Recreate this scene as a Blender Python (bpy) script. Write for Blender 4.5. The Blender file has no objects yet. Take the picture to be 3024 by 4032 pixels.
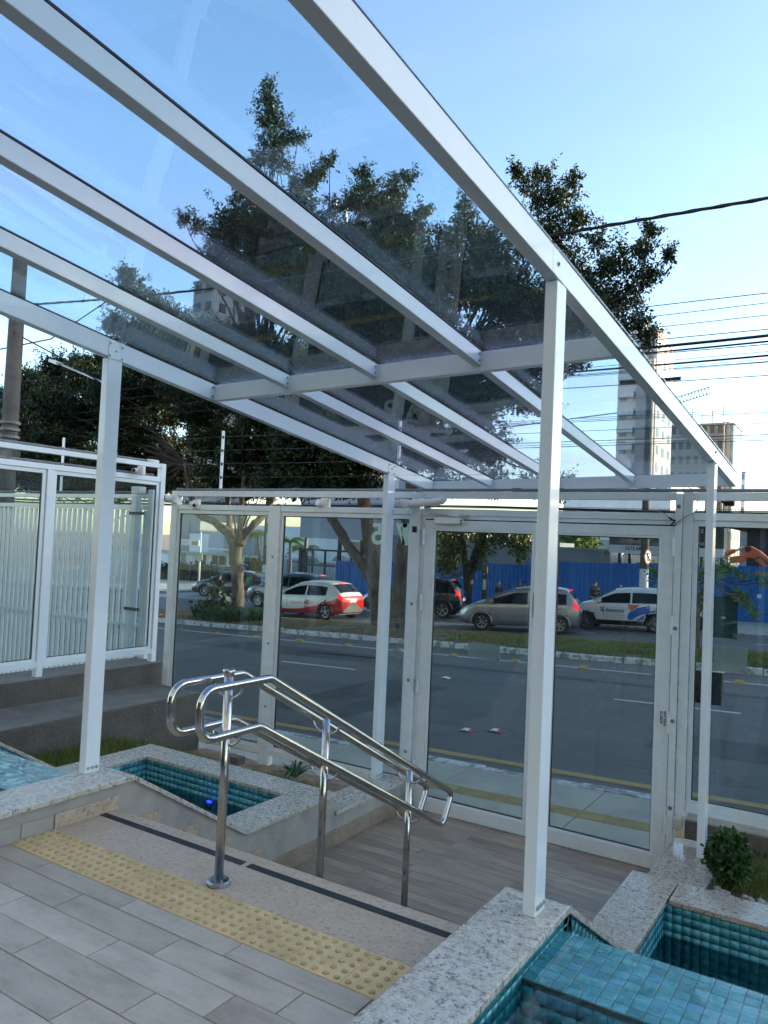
import bpy, bmesh, math, random
import numpy as np
from mathutils import Vector, Matrix
from mathutils.bvhtree import BVHTree
random.seed(7); rng = np.random.default_rng(7)
SC = bpy.context.scene
COL = SC.collection
R = math.radians

# ------------------------------------------------------------------ camera
YAW, PITCH, ROLL = .5705, .0375, .0439
CAM = np.array([3.5881, -2.3037, 1.5669])
FPX, PW, PH = 3050.58, 3024, 4032
def _axes():
    cy, sy = math.cos(YAW), math.sin(YAW)
    f = np.array([-sy*math.cos(PITCH), cy*math.cos(PITCH), math.sin(PITCH)])
    r = np.array([cy, sy, 0.]); u = np.cross(r, f)
    c, s = math.cos(ROLL), math.sin(ROLL)
    return c*r+s*u, -s*r+c*u, f
AR, AU, AF = _axes()
cam = bpy.data.cameras.new('camera'); camo = bpy.data.objects.new('camera', cam); COL.objects.link(camo)
cam.sensor_fit = 'HORIZONTAL'; cam.sensor_width = 36; cam.lens = FPX/PW*36
cam.clip_start = .05; cam.clip_end = 3000
m = Matrix(((AR[0], AU[0], -AF[0], CAM[0]), (AR[1], AU[1], -AF[1], CAM[1]), (AR[2], AU[2], -AF[2], CAM[2]), (0, 0, 0, 1)))
camo.matrix_world = m
SC.camera = camo

# ------------------------------------------------------------------ light
SUN_AZ, SUN_EL = R(50), R(11)          # azimuth from +Y towards +X
world = bpy.data.worlds.new('World'); SC.world = world; world.use_nodes = True
wn = world.node_tree.nodes; wl = world.node_tree.links
sky = wn.new('ShaderNodeTexSky'); sky.sky_type = 'NISHITA'; sky.sun_disc = False
sky.sun_elevation = SUN_EL; sky.sun_rotation = SUN_AZ
sky.altitude = 700; sky.air_density = 1.0; sky.dust_density = 1.5; sky.ozone_density = 1.7
# thin bright cloud streaks low in the sky, the same all round
tc = wn.new('ShaderNodeTexCoord'); mp_ = wn.new('ShaderNodeMapping'); mp_.inputs['Scale'].default_value = (1.6, 1.6, 7); wl.new(tc.outputs['Generated'], mp_.inputs[0])
cn = wn.new('ShaderNodeTexNoise'); cn.inputs['Scale'].default_value = 2.2; cn.inputs['Detail'].default_value = 7; cn.inputs['Roughness'].default_value = .55; wl.new(mp_.outputs[0], cn.inputs[0])
cr_ = wn.new('ShaderNodeValToRGB'); cr_.color_ramp.elements[0].position = .47; cr_.color_ramp.elements[1].position = .72; wl.new(cn.outputs[0], cr_.inputs[0])
sp_ = wn.new('ShaderNodeSeparateXYZ'); wl.new(tc.outputs['Generated'], sp_.inputs[0])
er_ = wn.new('ShaderNodeValToRGB'); er_.color_ramp.elements[0].position = .0; er_.color_ramp.elements[0].color = (.55, .55, .55, 1); er_.color_ramp.elements[1].position = .38; er_.color_ramp.elements[1].color = (.04, .04, .04, 1); wl.new(sp_.outputs[2], er_.inputs[0])
mf_ = wn.new('ShaderNodeMath'); mf_.operation = 'MULTIPLY'; wl.new(cr_.outputs[0], mf_.inputs[0]); wl.new(er_.outputs[0], mf_.inputs[1])
mx_ = wn.new('ShaderNodeMix'); mx_.data_type = 'RGBA'; mx_.blend_type = 'SCREEN'; mx_.clamp_factor = True; wl.new(mf_.outputs[0], mx_.inputs[0]); wl.new(sky.outputs[0], mx_.inputs[6])
mx_.blend_type = 'MIX'; mg_ = wn.new('ShaderNodeMix'); mg_.data_type = 'RGBA'; mg_.blend_type = 'ADD'; mg_.inputs[0].default_value = 1; mg_.inputs[7].default_value = (1.6, 1.5, 1.35, 1); wl.new(sky.outputs[0], mg_.inputs[6]); wl.new(mg_.outputs[2], mx_.inputs[7])
wl.new(mx_.outputs[2], wn['Background'].inputs[0]); wn['Background'].inputs[1].default_value = .15
sun = bpy.data.lights.new('sun', 'SUN'); suno = bpy.data.objects.new('sun', sun); COL.objects.link(suno)
sun.energy = 3.0; sun.angle = R(.5); sun.color = (1, .86, .66)
sdir = Vector((math.sin(SUN_AZ)*math.cos(SUN_EL), math.cos(SUN_AZ)*math.cos(SUN_EL), math.sin(SUN_EL)))
suno.rotation_euler = sdir.to_track_quat('Z', 'Y').to_euler(); suno.location = (30, 30, 40)
vs = SC.view_settings; vs.view_transform = 'Standard'; vs.look = 'None'; vs.gamma = 1; vs.exposure = 1.9
vs.use_curve_mapping = False
SC.cycles.max_bounces = 7; SC.cycles.transparent_max_bounces = 16
SC.cycles.diffuse_bounces = 3; SC.cycles.glossy_bounces = 3; SC.cycles.transmission_bounces = 4
SC.cycles.caustics_reflective = False; SC.cycles.caustics_refractive = False
SC.cycles.use_adaptive_sampling = True; SC.cycles.adaptive_threshold = .025; SC.cycles.adaptive_min_samples = 16
SC.cycles.use_denoising = True; SC.cycles.sample_clamp_indirect = 8

# ------------------------------------------------------------------ pixels to places
def ray(u, v): return AR*(u-PW/2)/FPX + AU*(PH/2-v)/FPX + AF
def onx(u, v, x): d = ray(u, v); return CAM+d*((x-CAM[0])/d[0])
def ony(u, v, y): d = ray(u, v); return CAM+d*((y-CAM[1])/d[1])
def onz(u, v, z): d = ray(u, v); return CAM+d*((z-CAM[2])/d[2])
GRADE = .0327
def gz(x):                      # the street climbs to the right
    return GRADE*max(-60, min(45, x))
def ong(u, v, z0):
    d = ray(u, v); t = (z0+GRADE*CAM[0]-CAM[2])/(d[2]-GRADE*d[0]); return CAM+d*t
def dpx(u, v): return u*PW/1659., v*PW/1659.
def zl4(x, y): return 600+x*.60277, 1900+y*.60277
def za5(x, y): return 1500+x*.60277, 1900+y*.60277
def zr6(x, y): return 2200+x*.49668, 1800+y*.49668
def zu1(x, y): return 680+x*.24111, 1980+y*.24111
def zu2(x, y): return 1080+x*.33755, 1980+y*.33755

# ------------------------------------------------------------------ materials
def newmat(name):
    m = bpy.data.materials.new(name); m.use_nodes = True
    nt = m.node_tree; b = nt.nodes['Principled BSDF']
    return m, nt, b
def N(nt, t, **k):
    n = nt.nodes.new(t)
    for a, v in k.items(): setattr(n, a, v)
    return n
def pos(nt): return N(nt, 'ShaderNodeNewGeometry').outputs['Position']
def objc(nt): return N(nt, 'ShaderNodeTexCoord').outputs['Object']
def noise(nt, vec, scale, detail=4, rough=.6, stretch=None):
    if stretch:
        mp = N(nt, 'ShaderNodeMapping'); mp.inputs['Scale'].default_value = stretch
        nt.links.new(vec, mp.inputs[0]); vec = mp.outputs[0]
    n = N(nt, 'ShaderNodeTexNoise'); n.inputs['Scale'].default_value = scale
    n.inputs['Detail'].default_value = detail; n.inputs['Roughness'].default_value = rough
    nt.links.new(vec, n.inputs['Vector']); return n.outputs[0]
def ramp(nt, fac, stops, interp='LINEAR'):
    r = N(nt, 'ShaderNodeValToRGB'); cr = r.color_ramp; cr.interpolation = interp
    while len(cr.elements) < len(stops): cr.elements.new(.5)
    for e, (p, c) in zip(cr.elements, stops):
        e.position = p; e.color = (*c, 1) if len(c) == 3 else c
    nt.links.new(fac, r.inputs[0]); return r.outputs[0]
def mixc(nt, fac, a, b, mode='MIX'):
    mx = N(nt, 'ShaderNodeMix', data_type='RGBA', blend_type=mode)
    for sock, v in ((mx.inputs[0], fac), (mx.inputs[6], a), (mx.inputs[7], b)):
        if hasattr(v, 'links'): nt.links.new(v, sock)
        elif isinstance(v, (int, float)): sock.default_value = v
        else: sock.default_value = (*v, 1)
    return mx.outputs[2]
def math_(nt, op, a, b=None):
    n = N(nt, 'ShaderNodeMath', operation=op)
    for s, v in zip(n.inputs, (a, b)):
        if v is None: continue
        if hasattr(v, 'links'): nt.links.new(v, s)
        else: s.default_value = v
    return n.outputs[0]
def bump(nt, b, h, strength=.3, dist=.01):
    n = N(nt, 'ShaderNodeBump'); n.inputs['Strength'].default_value = strength; n.inputs['Distance'].default_value = dist
    nt.links.new(h, n.inputs['Height']); nt.links.new(n.outputs[0], b.inputs['Normal'])
def sc(c, k): return tuple(min(1, x*k) for x in c)
def mat(name, col, rough=.5, metal=0, var=.12, scale=3, bmp=0, bscale=40, rnd=0, spec=.5, coat=0, grime=None, stretch=None, rvar=.1):
    m, nt, b = newmat(name)
    b.inputs['Roughness'].default_value = rough; b.inputs['Metallic'].default_value = metal
    b.inputs['Specular IOR Level'].default_value = spec; b.inputs['Coat Weight'].default_value = coat
    p = pos(nt); n1 = noise(nt, p, scale, 6, .65, stretch)
    c = ramp(nt, n1, [(.3, sc(col, 1-var)), (.7, sc(col, 1+var))])
    if rnd:
        oi = N(nt, 'ShaderNodeObjectInfo').outputs['Random']
        k = ramp(nt, oi, [(0, (1-rnd,)*3), (1, (1, 1, 1))]); c = mixc(nt, 1, c, k, 'MULTIPLY')
    if grime:
        g = noise(nt, p, grime[1], 8, .7); gf = ramp(nt, g, [(.5, (0, 0, 0)), (.72, (1, 1, 1))])
        c = mixc(nt, math_(nt, 'MULTIPLY', gf, grime[2] if len(grime) > 2 else .6), c, grime[0])
    nt.links.new(c, b.inputs['Base Color'])
    if rvar:
        rr = ramp(nt, noise(nt, p, scale*2.3, 4), [(.3, (max(.02, rough-rvar),)*3), (.7, (min(1, rough+rvar),)*3)])
        nt.links.new(rr, b.inputs['Roughness'])
    if bmp: bump(nt, b, noise(nt, p, bscale, 5, .65, stretch), bmp)
    return m
def schlick(nt, f0, nrm=None):
    g = N(nt, 'ShaderNodeNewGeometry')
    d = N(nt, 'ShaderNodeVectorMath', operation='DOT_PRODUCT')
    nt.links.new(g.outputs['Incoming'], d.inputs[0]); nt.links.new(nrm if nrm else g.outputs['Normal'], d.inputs[1])
    c = math_(nt, 'ABSOLUTE', d.outputs['Value']); q = math_(nt, 'POWER', math_(nt, 'SUBTRACT', 1., c), 5.)
    return math_(nt, 'ADD', math_(nt, 'MULTIPLY', q, 1-f0), f0)
def glassmat(name, tint, f0=.04, rough=.0, wob=0, wscale=1.5, smear=0, stretch=None, film=None, scol=(.62, .66, .66)):
    m = bpy.data.materials.new(name); m.use_nodes = True; nt = m.node_tree; nt.nodes.clear()
    out = N(nt, 'ShaderNodeOutputMaterial'); tr = N(nt, 'ShaderNodeBsdfTransparent'); gl = N(nt, 'ShaderNodeBsdfGlossy')
    tr.inputs[0].default_value = (*tint, 1); gl.inputs['Roughness'].default_value = rough
    mx = N(nt, 'ShaderNodeMixShader'); nrm = None
    if film: nt.links.new(ramp(nt, noise(nt, pos(nt), .55, 3, .5), [(.40, tint), (.52, film), (.66, tint)]), tr.inputs[0])
    if wob:
        bp = N(nt, 'ShaderNodeBump'); bp.inputs['Strength'].default_value = 1; bp.inputs['Distance'].default_value = wob
        nt.links.new(noise(nt, pos(nt), wscale, 2, .5, stretch), bp.inputs['Height']); nrm = bp.outputs[0]
        nt.links.new(nrm, gl.inputs['Normal'])
    nt.links.new(schlick(nt, f0, nrm), mx.inputs[0]); nt.links.new(tr.outputs[0], mx.inputs[1]); nt.links.new(gl.outputs[0], mx.inputs[2])
    last = mx.outputs[0]
    if smear:
        df = N(nt, 'ShaderNodeBsdfDiffuse'); df.inputs[0].default_value = (*scol, 1)
        m2 = N(nt, 'ShaderNodeMixShader')
        s = ramp(nt, noise(nt, pos(nt), 1.6, 7, .6, (1, 1, .5)), [(.42, (0, 0, 0)), (.75, (smear,)*3)] if smear < .5 else [(.3, (smear-.12,)*3), (.7, (smear,)*3)])
        nt.links.new(s, m2.inputs[0]); nt.links.new(last, m2.inputs[1]); nt.links.new(df.outputs[0], m2.inputs[2]); last = m2.outputs[0]
    nt.links.new(last, out.inputs[0]); return m
def granite(name, base, dark, light, warm, rough=.28, speck=1.):
    m, nt, b = newmat(name); p = pos(nt)
    n1 = noise(nt, p, 40, 6, .75); n2 = noise(nt, p, 85, 3, .7, (1, 1.6, 1)); n3 = noise(nt, p, 9, 4, .6)
    c = ramp(nt, n1, [(.36, dark), (.44, base), (.55, light), (.66, base)])
    c = mixc(nt, ramp(nt, n2, [(.57, (0, 0, 0)), (.63, (speck,)*3)]), c, sc(dark, .7))
    c = mixc(nt, ramp(nt, n3, [(.45, (0, 0, 0)), (.7, (.6, .6, .6))]), c, warm)
    nt.links.new(c, b.inputs['Base Color']); b.inputs['Roughness'].default_value = rough
    nt.links.new(ramp(nt, n1, [(.3, (rough-.08,)*3), (.7, (rough+.12,)*3)]), b.inputs['Roughness'])
    bump(nt, b, n1, .12, .002); return m
def emis(name, col, s):
    m, nt, b = newmat(name); b.inputs['Base Color'].default_value = (*col, 1)
    b.inputs['Emission Color'].default_value = (*col, 1); b.inputs['Emission Strength'].default_value = s; m.cycles.emission_sampling = 'NONE'; return m
def asphalt(name, col):
    m, nt, b = newmat(name); p = pos(nt)
    f = noise(nt, p, 170, 3, .8); g = noise(nt, p, .9, 7, .62); s = noise(nt, p, .5, 5, .6, (.25, 2.2, 1))
    c = ramp(nt, f, [(.35, sc(col, .62)), (.5, col), (.7, sc(col, 1.75))])
    c = mixc(nt, ramp(nt, g, [(.4, (0, 0, 0)), (.7, (.55,)*3)]), c, sc(col, .62))
    c = mixc(nt, ramp(nt, s, [(.45, (0, 0, 0)), (.75, (.5,)*3)]), c, sc(col, 1.5))
    vo = N(nt, 'ShaderNodeTexVoronoi', feature='DISTANCE_TO_EDGE'); vo.inputs['Scale'].default_value = .45
    dm = N(nt, 'ShaderNodeVectorMath', operation='ADD'); nn = N(nt, 'ShaderNodeTexNoise'); nn.inputs['Scale'].default_value = 1.3
    nt.links.new(p, nn.inputs[0]); nt.links.new(p, dm.inputs[0]); nt.links.new(nn.outputs[1], dm.inputs[1]); nt.links.new(dm.outputs[0], vo.inputs['Vector'])
    ck = ramp(nt, vo.outputs[0], [(.0, (1, 1, 1)), (.012, (0, 0, 0))])
    c = mixc(nt, math_(nt, 'MULTIPLY', ck, .55), c, sc(col, .3))
    nt.links.new(c, b.inputs['Base Color']); b.inputs['Roughness'].default_value = .82; bump(nt, b, f, .5, .006); return m
def worn(name, col, under, thr=.56):
    m, nt, b = newmat(name); p = pos(nt)
    f = ramp(nt, noise(nt, p, 5, 8, .75), [(thr-.03, (0, 0, 0)), (thr+.05, (1, 1, 1))])
    c = mixc(nt, f, ramp(nt, noise(nt, p, 30, 3), [(.3, sc(col, .8)), (.7, col)]), under)
    nt.links.new(c, b.inputs['Base Color']); b.inputs['Roughness'].default_value = .75
    bump(nt, b, noise(nt, p, 150, 3), .3, .004); return m
def leafmat(name, c1, c2, trans=.35):
    m = bpy.data.materials.new(name); m.use_nodes = True; nt = m.node_tree; b = nt.nodes['Principled BSDF']
    at = N(nt, 'ShaderNodeAttribute', attribute_name='rnd'); c = ramp(nt, at.outputs['Fac'], [(0, c1), (.75, c2), (1, sc(c2, 1.7))])
    nt.links.new(c, b.inputs['Base Color']); b.inputs['Roughness'].default_value = .45; b.inputs['Specular IOR Level'].default_value = .35
    t = N(nt, 'ShaderNodeBsdfTranslucent'); nt.links.new(mixc(nt, 1, c, (1.6, 1.5, .6), 'MULTIPLY'), t.inputs[0])
    mx = N(nt, 'ShaderNodeMixShader'); mx.inputs[0].default_value = trans
    nt.links.new(b.outputs[0], mx.inputs[1]); nt.links.new(t.outputs[0], mx.inputs[2])
    nt.links.new(mx.outputs[0], nt.nodes['Material Output'].inputs[0]); return m
def barkmat(name, c1, c2):
    m, nt, b = newmat(name); p = pos(nt); n1 = noise(nt, p, 6, 7, .7, (1, 1, .3))
    nt.links.new(ramp(nt, n1, [(.35, c1), (.65, c2)]), b.inputs['Base Color']); b.inputs['Roughness'].default_value = .9
    bump(nt, b, n1, .9, .06); return m
def mosaicmat(name, attr):
    m, nt, b = newmat(name); p = pos(nt)
    if attr: r = N(nt, 'ShaderNodeAttribute', attribute_name='rnd').outputs['Fac']
    else: r = N(nt, 'ShaderNodeObjectInfo').outputs['Random']
    c = ramp(nt, r, [(0, (.042, .26, .31)), (.4, (.065, .37, .42)), (.75, (.11, .46, .50)), (1, (.07, .34, .49))])
    c = mixc(nt, .25, c, ramp(nt, noise(nt, p, 40, 4), [(.3, (.02, .12, .16)), (.7, (.09, .33, .36))]))
    nt.links.new(c, b.inputs['Base Color']); b.inputs['Roughness'].default_value = .22; b.inputs['Coat Weight'].default_value = .1
    bump(nt, b, noise(nt, p, 25, 2), .04, .003); return m
def plankmat(name):
    m, nt, b = newmat(name); p = pos(nt)
    oi = N(nt, 'ShaderNodeObjectInfo').outputs['Random']
    off = N(nt, 'ShaderNodeVectorMath', operation='ADD'); cx = N(nt, 'ShaderNodeCombineXYZ')
    nt.links.new(math_(nt, 'MULTIPLY', oi, 37.), cx.inputs[0]); nt.links.new(p, off.inputs[0]); nt.links.new(cx.outputs[0], off.inputs[1])
    g = noise(nt, off.outputs[0], 7, 8, .7, (.55, 7, 7)); g2 = noise(nt, off.outputs[0], 2.5, 4, .6, (.6, 2, 2))
    c = ramp(nt, g, [(.3, (.19, .14, .10)), (.5, (.35, .28, .215)), (.72, (.47, .39, .31))])
    c = mixc(nt, ramp(nt, g2, [(.4, (0, 0, 0)), (.7, (.6,)*3)]), c, (.19, .145, .11))
    c = mixc(nt, 1, c, ramp(nt, oi, [(0, (.78, .78, .8)), (1, (1.1, 1.06, 1.0))]), 'MULTIPLY')
    nt.links.new(c, b.inputs['Base Color']); b.inputs['Roughness'].default_value = .38; bump(nt, b, g, .15, .003); return m
def deckmat(name):
    m, nt, b = newmat(name); p = pos(nt); oi = N(nt, 'ShaderNodeObjectInfo').outputs['Random']
    off = N(nt, 'ShaderNodeVectorMath', operation='ADD'); cx = N(nt, 'ShaderNodeCombineXYZ')
    nt.links.new(math_(nt, 'MULTIPLY', oi, 23.), cx.inputs[0]); nt.links.new(p, off.inputs[0]); nt.links.new(cx.outputs[0], off.inputs[1])
    v = off.outputs[0]; g = noise(nt, v, 3, 7, .68, (.8, 2, 1)); f = noise(nt, v, 60, 3, .7)
    c = ramp(nt, g, [(.3, (.32, .27, .21)), (.52, (.48, .42, .345)), (.75, (.58, .525, .44))])
    c = mixc(nt, ramp(nt, f, [(.55, (0, 0, 0)), (.75, (.35,)*3)]), c, (.2, .19, .18))
    c = mixc(nt, 1, c, ramp(nt, oi, [(0, (.80, .78, .75)), (.5, (.95, .94, .92)), (1, (1.06, 1.06, 1.05))]), 'MULTIPLY')
    nt.links.new(c, b.inputs['Base Color']); b.inputs['Roughness'].default_value = .42; bump(nt, b, f, .08, .002); return m

M = {}
M['white'] = mat('white_aluminium', (.74, .82, .855), .18, var=.03, scale=2, rvar=.06, coat=.25, grime=((.55, .57, .57), 6, .10))
M['white_old'] = mat('white_aluminium_used', (.68, .75, .77), .26, var=.04, scale=2, rvar=.08, grime=((.45, .45, .43), 5, .16))
M['gasket'] = mat('black_gasket', (.012, .012, .014), .6)
M['glass_front'] = glassmat('fence_glass', (.80, .86, .86), .04, 0, .0006, 1.2, .03)
M['glass_roof'] = glassmat('canopy_glass', (.87, .955, 1.0), .075, 0, .003, 1.1, .035, (1, .6, 1), (.90, .91, 1.0))
M['glass_green'] = glassmat('hatch_glass', (.52, .66, .64), .06, 0, .0004, 2, .62, scol=(.10, .17, .155))
M['steel'] = mat('polished_steel', (.50, .485, .46), .14, 1, .08, 8, rvar=.06)
M['bolt'] = mat('bolt_zinc', (.45, .45, .44), .35, 1)
M['pipe'] = mat('grey_conduit', (.16, .17, .18), .5, var=.2, scale=12)
M['granite'] = granite('granite_grey', (.45, .43, .375), (.09, .085, .08), (.60, .58, .51), (.43, .375, .29), .22, .8)
M['granite_b'] = granite('granite_brown', (.37, .33, .27), (.07, .06, .055), (.52, .47, .39), (.34, .27, .19), .14)
M['granite_w'] = granite('granite_beige', (.47, .37, .265), (.24, .18, .13), (.55, .45, .34), (.42, .30, .20), .42, .45)
M['plaster'] = mat('grey_plaster', (.36, .345, .31), .85, var=.22, scale=2.2, bmp=.5, bscale=45, grime=((.19, .19, .18), 3, .6))
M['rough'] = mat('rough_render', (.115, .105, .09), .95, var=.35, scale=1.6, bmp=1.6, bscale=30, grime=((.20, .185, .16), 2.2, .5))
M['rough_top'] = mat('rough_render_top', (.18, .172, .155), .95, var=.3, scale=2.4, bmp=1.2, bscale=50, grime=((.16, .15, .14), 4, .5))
M['deck'] = deckmat('deck_porcelain')
M['grout'] = mat('brown_grout', (.10, .065, .048), .9, var=.2)
M['tactile'] = mat('yellow_tactile_concrete', (.66, .49, .25), .8, var=.16, scale=6, rnd=.12, bmp=.3, bscale=140, grime=((.36, .27, .14), 11, .5))
M['stud'] = mat('worn_stud', (.50, .36, .17), .8, var=.3, scale=40, grime=((.30, .21, .11), 18, .7))
M['plank'] = plankmat('wood_porcelain')
M['slip'] = mat('antislip_rubber', (.022, .025, .03), .75, bmp=.5, bscale=300)
M['mosaic'] = mosaicmat('teal_mosaic', False); M['mosaic_a'] = mosaicmat('teal_mosaic_field', True)
M['pgrout'] = mat('pool_grout', (.10, .11, .09), .85, var=.3, scale=14)
M['water_d'] = glassmat('pool_water_deep', (.70, .86, .88), .03, 0, .010, 8)
M['water'] = glassmat('pool_water', (.95, .99, .99), .04, 0, .010, 8)
M['water_l'] = glassmat('pool_water_low', (.50, .70, .74), .05, 0, .004, 7)
M['soil'] = mat('soil', (.11, .085, .06), .95, var=.35, scale=9, bmp=.9, bscale=60)
M['soil_tan'] = mat('sandy_soil', (.26, .19, .135), .95, var=.3, scale=9, bmp=.9, bscale=60)
M['conc'] = mat('sidewalk_concrete', (.40, .385, .32), .85, var=.18, scale=1.4, rnd=.1, bmp=.3, bscale=120, grime=((.2, .2, .18), 2.6, .45))
M['kerb'] = worn('whitewashed_kerb', (.55, .56, .54), (.2, .19, .17), .5)
M['asph'] = asphalt('asphalt', (.092, .092, .089)); M['asph2'] = asphalt('asphalt_far', (.095, .097, .097))
M['yellow'] = worn('yellow_road_paint', (.42, .26, .085), (.09, .085, .08), .60)
M['roadwhite'] = worn('white_road_paint', (.50, .50, .47), (.08, .08, .08), .62)
M['roadstud'] = worn('yellow_road_stud', (.44, .31, .07), (.10, .085, .07), .54)
M['tact_street'] = mat('street_tactile', (.45, .34, .15), .85, var=.2, scale=5, rnd=.15, bmp=.3, bscale=90)
M['grass'] = leafmat('grass_blades', (.06, .085, .02), (.15, .19, .05), .3)
M['drygrass'] = leafmat('dry_grass', (.12, .09, .05), (.27, .21, .12), .25)
M['leaf'] = leafmat('ficus_leaf', (.007, .015, .006), (.022, .042, .013), .16)
M['leaf2'] = leafmat('street_tree_leaf', (.03, .045, .012), (.10, .11, .025), .45)
M['leaf3'] = leafmat('young_tree_leaf', (.04, .085, .02), (.13, .20, .045), .45)
M['bushleaf'] = leafmat('box_leaf', (.018, .045, .012), (.05, .11, .03), .2)
M['hedge'] = leafmat('hedge_leaf', (.015, .03, .012), (.04, .065, .02), .2)
M['bark'] = barkmat('ficus_bark', (.045, .033, .025), (.17, .135, .10)); M['bark_d'] = barkmat('dark_bark', (.025, .02, .018), (.075, .06, .05))
M['pebble'] = mat('pebbles', (.42, .40, .35), .7, var=.4, scale=30, rnd=.3)
M['blue'] = mat('blue_hoarding', (.008, .14, .50), .45, var=.18, scale=1.2, rnd=.25, stretch=(2, 2, .3), grime=((.03, .25, .55), 5, .5))
M['polec'] = mat('pole_concrete', (.11, .105, .095), .9, var=.3, scale=4, bmp=.4, bscale=40)
M['polew'] = worn('pole_whitewash', (.58, .60, .60), (.3, .3, .28), .62)
M['black'] = mat('black_plastic', (.012, .012, .013), .4); M['blackm'] = mat('black_steel', (.02, .02, .022), .5)
M['camw'] = mat('camera_white', (.72, .73, .72), .4, var=.03)
M['frost'] = glassmat('frosted_plate', (.80, .86, .86), .05, .2, 0, 1, .72)
M['wallw'] = mat('white_wall', (.62, .64, .65), .85, var=.1, scale=.6, bmp=.15, bscale=12, grime=((.42, .43, .43), 1.1, .35))
M['wallg'] = mat('grey_wall', (.24, .25, .255), .85, var=.12, scale=.6, grime=((.17, .17, .17), 1, .4))
M['beige'] = mat('beige_render', (.50, .42, .33), .85, var=.1, scale=.2)
M['beige_d'] = mat('grey_render', (.30, .29, .28), .85, var=.1, scale=.2)
M['win'] = mat('dark_window', (.02, .025, .03), .12, var=.2, scale=.4)
M['winl'] = mat('pale_window', (.20, .25, .29), .15, var=.3, scale=.4)
M['rooft'] = mat('clay_roof', (.24, .10, .055), .85, var=.3, scale=3, bmp=.6, bscale=6, stretch=(6, 1, 1))
M['lav'] = mat('blank_board', (.36, .37, .42), .7, var=.08, scale=.5, grime=((.28, .29, .32), .8, .5))
M['orange'] = mat('excavator_orange', (.55, .115, .035), .5, var=.2, scale=2, grime=((.12, .09, .06), 3, .5))
M['chrome'] = mat('cylinder_chrome', (.7, .7, .7), .15, 1)
M['signw'] = mat('sign_white', (.68, .70, .70), .5, var=.04); M['signr'] = mat('sign_red', (.45, .03, .03), .5); M['signy'] = mat('sign_yellow', (.42, .30, .05), .5)
M['ink'] = mat('sign_ink', (.02, .02, .025), .6); M['inkg'] = mat('grey_ink', (.22, .23, .24), .6)
M['mint'] = mat('mint_vinyl', (.48, .66, .58), .6, var=.05)
M['netting'] = mat('facade_netting', (.30, .28, .26), .9, var=.35, scale=.25)
M['bglass'] = mat('curtain_wall', (.25, .33, .36), .1, .3, var=.3, scale=.3)
M['wire'] = mat('cable', (.012, .012, .014), .6)

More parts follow.
